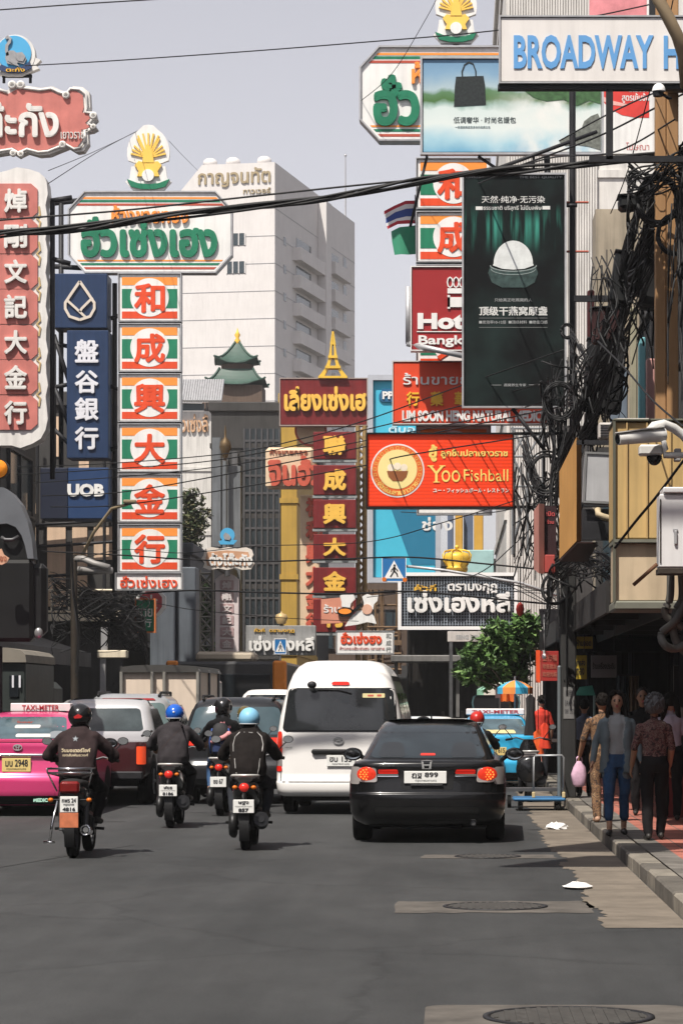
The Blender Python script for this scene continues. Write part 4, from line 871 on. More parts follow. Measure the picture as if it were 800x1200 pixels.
m.build('trellis', M('trellis_grey', (.24,.27,.31), .6, .1, .2), s.t); m = MB(); s.rect(m, 468, 605, 675, 734, .2, .3); m.build('back_board', M('back_dark', (.05,.055,.065), .7, 0, .3), s.t)
s.frame(4, white, (470, 602, 675, 734), -.08, .3); s.text("ตรามงกุฎ", (524, 582, 684, 696), pw, -.12, .03, .1); s.text("เซ่งเฮงหลี", (477, 597, 692, 718), pw, -.14, .04, .12); s.text("คั้วกี่", (485, 511, 685, 693), gold, -.1, .03, .08)
s = Sign('crown_ornament', 'golden crown ornament mounted above the trellis signboard', 'ornament', 76.5, 517, 553, 640, 672)
m = MB(); c0 = (s.X(535), .3, 0)
m.lathe([(11*s.s, s.Z(670)), (12.5*s.s, s.Z(669)), (12.5*s.s, s.Z(664)), (11.5*s.s, s.Z(663.5)), (15*s.s, s.Z(657)), (16*s.s, s.Z(652)), (14*s.s, s.Z(648)), (9*s.s, s.Z(646.5)), (3*s.s, s.Z(648)), (.01, s.Z(648))], c0, n=28); [m.tube([(c0[0]+r_*s.s*math.cos(k*.7854+.39), c0[1]+r_*s.s*math.sin(k*.7854+.39), s.Z(z_)) for r_, z_ in ((12.5,663),(17,656),(18,650),(15,645.5),(8,644),(0,643))], 1.0*s.s, 6) for k in range(8)]; m.ball((c0[0], c0[1], s.Z(640.5)), 2.6*s.s, 10, 8); m.build('crown', gp, s.t)
m = MB()
m.lathe([(12.7*s.s, s.Z(668)), (13*s.s, s.Z(666.5)), (12.7*s.s, s.Z(665))], c0, n=28); m.build('crown_band', M('dark_gilt', (.38,.22,.03), .4, .3, .1), s.t)
m = MB(); m.cyl((c0[0],c0[1],s.Z(668)),(c0[0],c0[1],s.Z(676)),.12,n=8); m.build('post', steel, s.t)
s = Sign('letters_signboard', 'weathered grey signboard with white Thai letters left of the cream column', 'signboard', 92, 288, 370, 733, 768)
s.panel(M('grey_board', (.26,.26,.26), .6, 0, .25, 3, streak=.3), None, .3); s.text("เซ่งเฮงหลี", (292, 368, 745, 763), pw, -.12, .04, .1); s.text("คั้วกี่  ตรามงกุฎ", (298, 345, 736, 742), gold, -.05, .02, .04)
s = Sign('crown_ornament', 'small golden crown over the weathered grey signboard', 'ornament', 92, 322, 337, 716, 733)
m = MB(); m.lathe([(5*s.s,s.Z(731)),(7.5*s.s,s.Z(724)),(6*s.s,s.Z(720)),(1*s.s,s.Z(718)),(.01,s.Z(716))],(0,.1,0),n=18); m.cyl((0,.1,s.Z(731)),(0,.1,s.Z(735)),.08,n=6); m.build('crown', M('dark_gilt2', (.46,.33,.16), .5, .2, .15), s.t)
# elephant shop signs in the distance
s = Sign('scroll_signboard', 'small cream scalloped signboard with orange lettering under a tiny blue disc', 'signboard', 96, 236, 298, 641, 668)
m = MB(); s.poly(m, [(240,644),(248,641),(258,643),(268,641),(278,643),(288,641),(295,644),(297,650),(294,655),(298,660),(294,667),(284,668),(276,665),(266,668),(256,666),(246,668),(238,665),(240,660),(236,655),(239,650)], 0, .2); m.build('panel', M('cream_white', (.66,.60,.54), .5, 0, .1), s.t)
m = MB(); s.poly(m, [(243,647),(266,645),(291,647),(293,655),(291,663),(266,664),(243,663),(241,655)], -.01, -.001); m.build('printed_face', M('dusty_orange', (.50,.28,.17), .5, 0, .2), s.t)
s.text("ตั้งโต๊ะกัง", (245, 296, 648, 663), pw, -.05, .04, .04); m = MB(); m.cyl((s.X(266),.1,s.Z(668)),(s.X(266),.1,s.Z(675)),.1,n=6); m.build('post', steel, s.t)
s = Sign('round_emblem', 'tiny round blue emblem above the cream scalloped signboard', 'emblem', 96, 258, 275, 618, 637)
m = MB(); s.poly(m, circle(266.5, 627, 8.5, 24), 0, .15); s.poly(m, [(256,634),(266,632),(278,633),(274,638),(258,638)], -.02, .1); m.build('panel', M('emblem_blue', (1,1,1)), s.t)
m = MB(); s.poly(m, [(263,632),(262,627),(264,624),(268,626),(271,630),(269,633)], -.05, -.021); m.build('elephant_head', M('emblem_grey', (1,1,1)), s.t)
s = Sign('character_column', 'slender pink and white column of small characters beside the dark glass block', 'sign', 96.5, 252.5, 279.5, 672, 776)
m = MB(); s.poly(m, [(252.5,776),(252.5,679),(258,674),(266,671),(274,674),(279.5,679),(279.5,776)], 0, .3); m.build('panel', M('pinkish_white', (.60,.53,.53), .55, 0, .1), s.t)
m = MB()
for i in range(7): s.rect(m, 258, 274, 680+13.8*i, 691+13.8*i, -.02, -.001, .02)
m.build('tile', M('dusty_rose', (.42,.29,.29), .55, 0, .15), s.t); s.column("焯剛文記大金行", 260.5, 271.5, [681+13.8*i for i in range(7)], 9, M('rose_white', (.62,.56,.55), .5), -.05, .03, .03)
# pedestrian crossing signs
pblue = M('traffic_blue', (.02,.14,.36), .4, 0, .05)
def walksign(D, x0, x1, y0, y1, label, posts):
    s = Sign('crossing_sign', label, 'traffic sign', D, x0, x1, y0, y1); s.panel(pblue, None, .06, c=.005); s.frame(.7, white, None, -.008, .05)
    w_, h_ = x1-x0, y1-y0; q = lambda a, b: (x0+a*w_, y0+b*h_)
    m = MB(); s.poly(m, [q(.5,.1), q(.93,.88), q(.07,.88)], -.006, -.001); m.build('triangle', pw, s.t)
    m = MB(); s.poly(m, circle(*q(.52,.32), .05*w_, 12), -.011, -.007)
    for L, wd in (([(.51,.38),(.5,.58)], .1), ([(.5,.56),(.62,.68),(.66,.82)], .06), ([(.5,.56),(.42,.7),(.34,.82)], .06), ([(.51,.42),(.62,.5),(.66,.58)], .045), ([(.5,.42),(.4,.5),(.37,.6)], .045)):
        stroke(m, [(s.X(q(*p)[0]), s.Z(q(*p)[1])) for p in L], wd*w_*s.s, -.011, -.007)
    m.build('walking_figure', black, s.t); s.arm(posts, .04, galv, 'arm'); return s
s = walksign(70, 448, 475, 654, 681, 'blue pedestrian crossing sign on a long arm above the trellis signboard', [[(473,663,.1),(520,668,.1),(610,683,.1),(660,700,.1)]])
m = MB(); s.poly(m, circle(450, 679, 2.6, 14), -.05, .0); s.poly(m, circle(474, 679.5, 2.6, 14), -.05, .0); m.build('lamp', amber, s.t)
walksign(88, 322, 335, 749, 766, 'small blue pedestrian crossing sign in front of weathered grey signboard', [[(328,766,.1),(328,776,.1)]])

# ---------------------------------------------------------------- vehicles
def paint(name, col, metal=0., rough=.28, dirt=.06): return M(name, col, rough, metal, dirt, 1.2, coat=.3 if max(col) < .05 else .7)
class Body:
    """car shell as stacked plan outlines; levels: (z, half width, rear y, front y, corner radius)"""
    def __init__(s, lv, cv=.06, cf=.25): s.lv = lv; s.cv = cv; s.cf = cf
    def at(s, z):
        L = s.lv
        if z <= L[0][0]: return L[0][1:]
        for a, b in zip(L, L[1:]):
            if z <= b[0]:
                t = (z-a[0])/(b[0]-a[0]); return tuple(p+(q-p)*t for p, q in zip(a[1:], b[1:]))
        return L[-1][1:]
    def rear(s, x, z):
        w, yr, yf, rd = s.at(z); ax = min(abs(x), w); y = yr + s.cv*(ax/w)**2
        k = max(0, ax-(w-rd))/rd; return y + rd*(1-math.sqrt(max(0, 1-k*k)))
    def front(s, x, z):
        w, yr, yf, rd = s.at(z); ax = min(abs(x), w); y = yf - s.cf*(ax/w)**2; r = rd*1.6
        k = max(0, ax-(w-r))/r; return y - r*(1-math.sqrt(max(0, 1-k*k)))
    def ring(s, z):
        w, yr, yf, rd = s.at(z); r = []
        xs = [w*math.sin(R(-90+180*i/20)) for i in range(21)]
        r += [(x, s.rear(x, z), z) for x in xs]
        y0, y1 = s.rear(w, z), s.front(w, z)
        sd = [y0+(y1-y0)*k/6 for k in range(1, 6)]
        r += [(w, y, z) for y in sd]
        r += [(x, s.front(x, z), z) for x in xs[::-1]]
        r += [(-w, y, z) for y in sd[::-1]]
        return r
    def shell(s, mb, z0=None, z1=None, sub=3):
        zs = []
        for a, b in zip(s.lv, s.lv[1:]):
            n = max(1, min(sub, int((b[0]-a[0])/.06))); zs += [a[0]+(b[0]-a[0])*k/n for k in range(n)]
        zs.append(s.lv[-1][0]); mb.rings([s.ring(z) for z in zs]); return mb
    def patch(s, mb, rows, off=.006, n=16, th=.004):
        g_ = []
        for z, a, b in rows: g_.append([(x, s.rear(x, z)-off, z) for x in [a+(b-a)*i/n for i in range(n+1)]])
        return mb.grid(g_)
    def side(s, mb, sg, rows, off=.006, n=6):
        g_ = []
        for z, a, b in rows:
            w = s.at(z)[0]; g_.append([(sg*(w+off), a+(b-a)*i/n, z) for i in range(n+1)])
        return mb.grid(g_)
def rr(z0, z1, a0, b0, a1, b1, r=.05, n=5):
    """rows of a patch with rounded corners: bottom edge a0..b0 at z0, top edge a1..b1 at z1"""
    rows = []
    for i in range(n+1):
        t = math.sin(i/n*math.pi/2); ins = r*(1-math.sqrt(max(0, 1-(1-t)**2))); z = z0+r*t; f = (z-z0)/(z1-z0)
        rows.append((z, a0+(a1-a0)*f+ins, b0+(b1-b0)*f-ins))
    for k in (.3, .5, .7): rows.append((z0+(z1-z0)*k, a0+(a1-a0)*k, b0+(b1-b0)*k))
    for i in range(n, -1, -1):
        t = math.sin(i/n*math.pi/2); ins = r*(1-math.sqrt(max(0, 1-(1-t)**2))); z = z1-r*t; f = (z-z0)/(z1-z0)
        rows.append((z, a0+(a1-a0)*f+ins, b0+(b1-b0)*f-ins))
    rows.sort(key=lambda q: q[0]); return rows
def wheel(t, x, y, r, w_, sg, rim=galv):
    m = MB(); pr = [(r*.62, -w_/2), (r*.9, -w_/2), (r*.97, -w_/2+.015), (r, -w_/2+.04), (r, w_/2-.04), (r*.97, w_/2-.015), (r*.9, w_/2), (r*.62, w_/2)]
    m.lathe(pr, (0,0,0), 'X', 28); 
    for k in (-.25, 0, .25): m.lathe([(r+.001, k*w_-.006), (r+.004, k*w_), (r+.001, k*w_+.006)], (0,0,0), 'X', 28)
    o = m.build('wheel', rubber, t); o.location = (x, y, r)
    m = MB(); m.lathe([(r*.63, -w_/2+.01), (r*.63, w_/2-.02), (.08, w_/2-.05)], (0,0,0), 'X', 24) if sg > 0 else m.lathe([(r*.63, w_/2-.01), (r*.63, -w_/2+.02), (.08, -w_/2+.05)], (0,0,0), 'X', 24)
    for i in range(5):
        a = i*1.2566; m.cyl((sg*(w_/2-.04), .05*math.cos(a), .05*math.sin(a)), (sg*(w_/2-.025), r*.6*math.cos(a), r*.6*math.sin(a)), .035, .03, 6)
    m.build('rim', rim, o)
def arch(t, b, y, r, sg):
    m = MB(); z = r*1.0; rows = [(z+r*1.18*math.sin(R(a)), y-r*1.18*math.cos(R(a)), y+r*1.18*math.cos(R(a))) for a in range(-10, 90, 9)]
    b.side(m, sg, rows, .004, 8); m.build('wheel_arch', black, t)
def plate(t, x, y, z, w_, h, lines, m_plate=platem, ink=inkm, tilt=0):
    m = MB(); m.cbox(-w_/2, w_/2, 0, .012, -h/2, h/2, .004); o = m.build('number_plate', m_plate, t); o.location = (x, y, z); o.rotation_euler.x = tilt
    m = MB()
    for tx, a, b, c, d, bd in lines: m.text(tx, -w_/2+a*w_, -w_/2+b*w_, -h/2+c*h, -h/2+d*h, -.004, bd)
    m.build('lettering', ink, o, fix=False)
def mirror(t, x, y, z, sg, mat):
    m = MB(); m.X = Matrix.Translation((x, y, z)); m.ball((sg*.11, 0, 0), (.125, .07, .085), 16, 10); m.cyl((0,.02,-.03),(-sg*.06,.05,-.08),.03,n=8); m.X = None
    o = m.build('wing_mirror', mat, t)
    m = MB(); m.add([(x+sg*.11+.10*math.cos(a*.3927), y-.0705+.03*abs(math.cos(a*.3927))**2, z+.065*math.sin(a*.3927)) for a in range(16)], [tuple(range(16))]); m.build('mirror_glass', M('mirror_glass', (.16,.18,.2), .08, .6, 0), o)
def car(name, label, cat, px, py, yaw=0, group=None):
    D = F*CZ/(py-VY); return thing(name, label, cat, ((px-VX)*D/F, D, 0), R(yaw), group), D

# ---- black sedan
def sedan():
    t, D = car('sedan', 'black sedan with lit orange brake lights driving behind the white van', 'car', 499.5, 989, -1.2)
    pb = paint('black_car_paint', (.006,.006,.0065), .0, .22, .15)
    b = Body([(.21,.78,.16,4.75,.22),(.27,.87,.07,4.84,.26),(.36,.915,.02,4.88,.27),(.50,.93,.0,4.9,.28),(.58,.932,.004,4.9,.28),(.59,.931,.008,4.9,.28),(.60,.93,.034,4.9,.27),(.61,.93,.036,4.9,.27),(.70,.93,.055,4.88,.27),(.80,.925,.075,4.8,.26),(.88,.905,.07,4.7,.26),(.935,.88,.06,4.6,.26),(.965,.85,.085,4.5,.26),(.985,.80,.16,4.3,.28)], .10)
    b.shell(MB()).build('body', pb, t)
    gh = Body([(.97,.80,.42,3.75,.22),(1.02,.775,.50,3.6,.22),(1.15,.715,.78,3.25,.2),(1.30,.645,1.12,2.85,.2),(1.38,.60,1.34,2.6,.2),(1.42,.57,1.50,2.5,.22),(1.45,.50,1.72,2.35,.25),(1.462,.40,1.9,2.2,.25)], .07)
    gh.shell(MB()).build('cabin', pb, t)
    gl = M('sedan_rear_glass', (.022,.030,.036), .05, 0, .5, 1.6, spec=.7)
    m = MB(); gh.patch(m, rr(1.005, 1.385, -.70, .70, -.545, .545, .06)); m.build('rear_window', gl, t)
    # what shows dimly through the glass: seat backs and high brake light
    for a, e in ((-.60,-.26), (.26,.60)): m = MB(); gh.patch(m, rr(1.01, 1.19, a, e, a+.05, e-.05, .05), .011, 8); m.build('head_rest', M('seat_behind_glass', (.026,.029,.033), .12, 0, .2), t)
    m = MB(); gh.patch(m, rr(1.035, 1.06, -.09, .09, -.085, .085, .008), .0135, 4); m.build('high_brake_light', M('high_brake_red', (.5,.03,.02), .2, 0, 0, emit=.25), t)
    m = MB()
    for sg in (1, -1): gh.side(m, sg, [(1.03, 1.05, 3.3), (1.36, 1.55, 2.75)], .005)
    m.build('side_window', glassd, t)
    for sg in (1, -1):
        m = MB(); b.patch(m, rr(.725, .895, *((-.80,-.585,-.82,-.60) if sg < 0 else (.585,.80,.60,.82)), .03), .012, 8); b.patch(m, rr(.70, .905, *((-.915,-.80,-.91,-.80) if sg < 0 else (.80,.915,.80,.91)), .02), .010, 8)
        o = m.build('tail_light', clearl, t)
        m = MB(); cx = sg*.715; g_ = []
        for k in range(7):
            rr_ = .104*math.cos(k/6*math.pi/2)**.6 if k < 6 else .0
            g_.append([(cx+rr_*1.12*math.cos(a*.3927), b.rear(cx+rr_*1.12*math.cos(a*.3927), .815)-.013-.02*(k/6), .815+rr_*math.sin(a*.3927)*.88) for a in range(16)])
        m.grid(g_, True, True); lamp = m.build('brake_lamp', M('brake_lamp_red', (.55,.03,.012), .2, 0, .3, 30, emit=.30), o)
        m = MB()
        for k in range(19):
            rr2, a2 = (0, 0) if k == 0 else (.034, k*1.0472) if k < 7 else (.066, k*.5236); m.ball((cx+rr2*1.12*math.cos(a2), b.rear(cx, .815)-.036+rr2*.15, .815+rr2*.88*math.sin(a2)), (.013,.008,.011), 8, 6)
        m.build('lamp_cells', M('lamp_cell_orange', (.95,.17,.03), .2, 0, .2, 40, emit=.9), o)
        m = MB(); b.patch(m, rr(.825, .875, *((-.575,-.335,-.575,-.345) if sg < 0 else (.335,.575,.345,.575)), .015), .012, 6); m.build('inner_light', tailred, o)
        m = MB(); b.patch(m, rr(.79, .82, *((-.585,-.335,-.585,-.335) if sg < 0 else (.335,.585,.335,.585)), .008), .012, 6); m.build('chrome_strip', chrome, o)
    # trunk seams, plate recess, badge and script
    m = MB(); b.patch(m, rr(.635, .87, -.31, .31, -.32, .32, .03), .004, 6); m.build('plate_recess', black, t)
    plate(t, -.015, b.rear(0,.78)-.035, .785, .50, .145, [("ฎฐ 899", .17, .80, .40, .90, .03), ("กรุงเทพมหานคร", .26, .76, .10, .30, .0)])
    m = MB(); m.prism([(-.19,.692),(.19,.692),(.19,.70),(-.19,.70)], b.rear(0,.69)-.035, b.rear(0,.69)-.006); m.build('chrome_strip', chrome, t)
    m = MB(); y = b.rear(0,.93)-.025
    stroke(m, [(-.048,.968),(-.036,.892)], .014, y, y+.02); stroke(m, [(.048,.968),(.036,.892)], .014, y, y+.02); stroke(m, [(-.04,.93),(.04,.93)], .012, y, y+.02)
    stroke(m, [(-.06,.98),(-.05,.885),(.05,.885),(.06,.98),(0,.985)], .006, y, y+.02, True); m.build('emblem', M('emblem_silver', (.55,.55,.55), .3, .4, 0), t)
    m = MB(); m.text("Accord", -.565, -.385, .912, .94, b.rear(-.45,.93)-.02, .02, .01); m.build('script', chrome, t, fix=False)
    m = MB(); b.patch(m, rr(.285, .43, -.60, .60, -.62, .62, .03), .006, 14); m.build('lower_bumper', M('bumper_black', (.009,.009,.009), .45, 0, .2), t)
    m = MB(); m.cyl((.55,-.0,.25),(.55,.4,.25),.038,n=14,caps=False); m.cyl((.55,.02,.25),(.55,.03,.25),.03,n=12); m.build('exhaust_pipe', steel, t)
    m = MB(); m.box(-.7,.7,.5,4.3,.17,.3); m.tube([(-.5,.3,.24),(-.2,.25,.2),(.1,.3,.23),(.4,.25,.2)],.04); m.build('underbody', black, t)
    for sg in (1,-1):
        for y in (.98, 3.78): wheel(t, sg*.80, y, .325, .225, sg); arch(t, b, y, .325, sg)
        mirror(t, sg*.93, 3.0, 1.0, sg, pb)
    m = MB(); b.patch(m, rr(.62,.96, -.822,-.817,-.83,-.825,.002), .004, 1); b.patch(m, rr(.62,.96,.817,.822,.825,.83,.002), .004, 1); m.build('trunk_seam', black, t)
    m = MB(); m.cyl((.0,2.05,1.46),(.0,1.9,1.52),.012,.006,6); m.build('antenna', black, t)
sedan()

# ---- white van
def van():
    t, D = car('van', 'tall white passenger van with dark rear window, ahead of the black sedan', 'van', 397.5, 955, -1.6)
    pw_ = paint('white_car_paint', (.80,.78,.76), 0, .3, .05)
    b = Body([(.27,.86,.10,4.75,.16),(.30,.93,.02,4.85,.2),(.46,.955,.0,4.88,.2),(.49,.955,.01,4.88,.2),(.50,.95,.045,4.88,.2),(.85,.955,.055,4.8,.2),(1.14,.945,.06,4.55,.2),(1.45,.90,.085,4.1,.2),(1.70,.845,.13,3.75,.2),(1.92,.785,.19,3.45,.2),(2.08,.725,.25,3.2,.2),(2.19,.65,.33,3.0,.22),(2.26,.55,.45,2.8,.25),(2.285,.42,.62,2.6,.25)], .05)
    b.shell(MB()).build('body', pw_, t)
    X = lambda px: (px-397.5)*D/F
    Z = lambda py: CZ+(VY-py)*D/F
    m = MB(); b.patch(m, rr(Z(857.5), Z(806), X(329.5), X(465.5), X(336.5), X(461.5), .07), .008, 18); m.build('window_seal', black, t)
    m = MB(); b.patch(m, rr(Z(856), Z(807.5), X(331.5), X(463.5), X(338.5), X(459.5), .06), .014, 18); m.build('rear_window', M('van_rear_glass', (.020,.022,.024), .05, 0, .6, 1.4, spec=.6), t)
    m = MB(); b.patch(m, rr(Z(917), Z(915.5), X(322), X(474), X(322), X(474), .005), .004, 18)
    for sg in (1,-1): b.patch(m, rr(Z(916), Z(862), *((X(327.5),X(328.3),X(327.5),X(328.3)) if sg < 0 else (X(466.5),X(467.3),X(466.5),X(467.3))), .003), .004, 1)
    m.build('tailgate_seam', M('seam_grey', (.16,.16,.16), .7), t)
    m = MB(); y = b.rear(0, Z(881))-.05; m.cbox(X(364.5), X(417), y, y+.06, Z(884), Z(878), .025); m.build('tailgate_handle', black, t)
    plate(t, X(399), b.rear(0,.8)-.03, Z(891.5), .42, .165, [("ฮบ 153", .1, .88, .38, .9, .03), ("กรุงเทพมหานคร", .2, .8, .08, .28, .0)])
    # oval emblem
    m = MB(); y = b.rear(0, Z(868))-.02; c = (X(396), Z(868)); s_ = D/F
    el = lambda cx, cz, a, e: [(c[0]+cx*s_+a*s_*math.cos(k*.2618), c[1]+cz*s_+e*s_*math.sin(k*.2618)) for k in range(24)]
    stroke(m, el(0,0,5.8,4), .9*s_, y, y+.015, True); stroke(m, el(0,1.6,3.6,1.6), .8*s_, y+.001, y+.015, True); stroke(m, el(0,0,1.7,3.6), .8*s_, y+.002, y+.015, True); m.build('emblem', M('emblem_silver', (.55,.55,.55), .3, .4, 0), t)
    m = MB(); y = b.rear(X(350), Z(876))-.012; m.text("HIACE", X(333.5), X(341.5), Z(877), Z(875.3), b.rear(X(337),Z(876))-.016, .02); m.build('script', M('script_grey', (.2,.2,.2), .3, .5), t, fix=False)
    m = MB(); b.patch(m, rr(Z(802.5), Z(798.5), X(387), X(409), X(388), X(408), .03), .02, 8); o = m.build('high_brake_light', tailred, t)
    m = MB(); b.patch(m, rr(Z(817.5), Z(812.5), X(424), X(450), X(424), X(450), .01), .02, 6); o = m.build('sticker', M('sticker_cream', (.55,.48,.25), .5), t)
    m = MB(); b.patch(m, rr(Z(816), Z(814), X(430), X(437), X(430), X(437), .004), .024, 3); b.patch(m, rr(Z(816), Z(813.7), X(441), X(446), X(441), X(446), .004), .024, 3); m.build('sticker_print', M('sticker_red', (.45,.08,.05), .5), o)
    # rear view mirror arm on the roof edge and wiper
    m = MB(); yy = b.rear(X(365), Z(806)); m.tube([(X(365), yy+.02, Z(803)), (X(365.5), yy-.12, Z(801)), (X(366), yy-.14, Z(806))], .012); m.ball((X(365), yy-.13, Z(802.5)), (.07,.05,.055), 12, 8); m.build('under_mirror', dsteel, t)
    m = MB(); m.tube([(X(371), b.rear(X(371),Z(809))-.03, Z(808.5)), (X(395), b.rear(X(395),Z(808))-.03, Z(808.5)), (X(411), b.rear(X(411),Z(812))-.025, Z(813))], .012); m.build('wiper', black, t)
    m = MB()
    b.patch(m, rr(Z(824), Z(815), X(398), X(409), X(399), X(408), .03), .0165, 4)
    m.build('head_rest', M('seat_behind_glass', (.026,.029,.033), .12, 0, .2), t)
    for sg in (1,-1):
        q = (lambda a, c: (-c, -a, -c, -a)) if sg < 0 else (lambda a, c: (a, c, a, c))
        m = MB(); b.patch(m, rr(.86, 1.235, *((-.945,-.855,-.925,-.86) if sg < 0 else (.855,.945,.86,.925)), .03), .015, 6); o = m.build('tail_light', M('van_tail_red', (.55,.03,.015), .15, 0, 0, emit=.18), t)
        m = MB(); b.patch(m, rr(.72, .855, *((-.95,-.86,-.945,-.86) if sg < 0 else (.86,.95,.86,.945)), .02), .015, 6); m.build('reverse_lens', clearl, o)
        m = MB(); b.patch(m, rr(.64, .72, *((-.95,-.86,-.95,-.86) if sg < 0 else (.86,.95,.86,.95)), .02), .0155, 6); m.build('lower_lens', tailred, o)
        m = MB()
        for a, e in ((.45, 1.55), (1.62, 2.6), (2.7, 3.4)): b.side(m, sg, [(1.22,a,e),(1.25,a,e),(1.5,a,e),(1.8,a+.02,e-.1)], .006)
        m.build('side_window', glassd, t)
        m = MB(); b.side(m, sg, [(1.98,.45,3.0),(2.06,.5,2.9)], .006); m.build('side_vent', black, t)
        for y in (1.0, 3.55): wheel(t, sg*.80, y, .33, .2, sg, steel); arch(t, b, y, .34, sg)
        mirror(t, sg*.98, 3.9, 1.35, sg, black)
    m = MB(); m.box(-.7,.7,.3,4.4,.2,.32); m.box(-.75,-.72,.5,.52,.05,.3); m.build('underbody', black, t)
van()

# ---- pink taxi
def taxi_body(t, pnt, D, roof_text=True, scale=1):
    b = Body([(.16,.78,.16,4.4,.2),(.22,.82,.06,4.46,.25),(.32,.85,.01,4.5,.26),(.50,.86,.0,4.5,.26),(.585,.862,.0,4.5,.26),(.60,.86,.035,4.5,.25),(.80,.86,.07,4.4,.25),(1.0,.84,.085,4.25,.25),(1.07,.815,.07,4.1,.25),(1.10,.79,.10,4.0,.25),(1.115,.74,.18,3.9,.27)], .09)
    b.shell(MB()).build('body', pnt, t)
    gh = Body([(1.10,.75,.42,3.45,.2),(1.15,.725,.5,3.3,.2),(1.30,.66,.82,2.9,.2),(1.44,.60,1.16,2.5,.2),(1.49,.56,1.35,2.4,.22),(1.52,.48,1.6,2.3,.25)], .07)
    gh.shell(MB()).build('cabin', pnt, t)
    m = MB(); gh.patch(m, rr(1.125, 1.445, -.66, .66, -.54, .54, .05)); m.build('rear_window', M('taxi_rear_glass', (.07,.11,.13), .06, 0, .5, 2.2, spec=.7), t)
    m = MB()
    for sg in (1,-1): gh.side(m, sg, [(1.15,.95,3.0),(1.43,1.35,2.45)], .005)
    m.build('side_window', glassd, t)
    for sg in (1,-1):
        for y in (.86, 3.45): wheel(t, sg*.74, y, .305, .2, sg); arch(t, b, y, .305, sg)
        mirror(t, sg*.86, 2.9, 1.02, sg, black)
    m = MB(); m.box(-.7,.7,.4,4.0,.14,.28); m.build('underbody', black, t)
    return b, gh
def pink_taxi():
    t, D = car('taxi', 'bright pink taxi with white roof sign at the left edge', 'taxi', 19.5, 957, -.5)
    pk = paint('pink_paint', (.62,.05,.18), .15, .28, .06)
    b, gh = taxi_body(t, pk, D)
    X = lambda px: (px-19.5)*D/F
    Z = lambda py: CZ+(VY-py)*D/F
    m = MB(); m.tube([(x*.1, b.rear(x*.1, .9)-.02, .893) for x in range(-5, 6)], .026, 8); m.build('chrome_strip', chrome, t)
    plate(t, X(19), b.rear(0,.78)-.03, Z(896.5), .42, .2, [("มบ 2948", .12, .9, .36, .9, .03), ("กรุงเทพมหานคร", .16, .84, .08, .27, .0)], M('plate_yellow', (.68,.52,.20), .5, 0, .06))
    m = MB(); y = b.rear(0, .97)-.02; s_ = D/F; cx, cz = X(20), Z(876)
    el = lambda a, e, dz=0: [(cx+a*s_*math.cos(k*.2618), cz+dz*s_+e*s_*math.sin(k*.2618)) for k in range(24)]
    stroke(m, el(5,3.4), .8*s_, y, y+.015, True); stroke(m, el(3,1.3,1.4), .7*s_, y+.001, y+.015, True); stroke(m, el(1.5,3), .7*s_, y+.002, y+.015, True); m.build('emblem', M('emblem_silver', (.55,.55,.55), .3, .4, 0), t)
    m = MB(); b.patch(m, rr(.17, .30, -.80, .80, -.82, .82, .03), .012, 14); m.build('lower_bumper', black, t)
    m = MB(); m.text("MEDIC", X(39), X(56), Z(940), Z(935.5), b.rear(.42,.25)-.03, .05); m.build('script', M('script_mint', (.45,.75,.62), .4), t, fix=False)
    m = MB(); gh.patch(m, rr(1.28,1.33,-.16,.22,-.16,.22,.02), .014, 6); gh.patch(m, rr(1.15,1.20,-.1,.42,-.1,.40,.02), .014, 6); m.build('window_sticker', M('sticker_white', (.5,.5,.5), .5), t)
    m = MB(); m.text("Super", -.15, .1, 1.345, 1.385, gh.rear(0,1.36)-.02, .03); m.build('window_script', M('sticker_red', (.45,.08,.05)), t, fix=False)
    m = MB(); gh.patch(m, rr(1.14,1.24,-.62,-.36,-.58,-.4,.04), .013, 5); gh.patch(m, rr(1.14,1.24,.36,.62,.4,.58,.04), .013, 5); m.build('head_rest', M('headrest_grey', (.2,.22,.24), .5), t)
    m = MB(); b.patch(m, rr(1.085,1.11,-.70,.70,-.68,.68,.01), .02, 12); m.build('spoiler', M('pink_dark', (.30,.012,.06), .3, 0, 0), t)
    for sg in (1,-1):
        m = MB(); b.patch(m, rr(.80, 1.02, *((-.84,-.56,-.83,-.60) if sg < 0 else (.56,.84,.60,.83)), .04), .012, 8); m.build('tail_light', tailred, t)
    # roof sign
    y0 = 1.75; sx = D+y0; k = sx/F; xl, xr = (11.5-VX)*k - t.location.x, (82-VX)*k - t.location.x; z0, z1 = CZ+(VY-834.5)*k, CZ+(VY-824)*k
    m = MB(); m.cbox(xl, xr, y0, y0+.22, max(z0, 1.522), z1, .01); o = m.build('roof_sign', M('roof_sign_white', (.74,.68,.68), .4), t)
    m = MB(); m.text("TAXI-METER", xl+13.5*k, xr-13.5*k, z0+2.2*k, z1-2.2*k, y0-.008, .015); m.build('lettering', M('sign_dark_red', (.42,.03,.04), .5), o, fix=False)
pink_taxi()

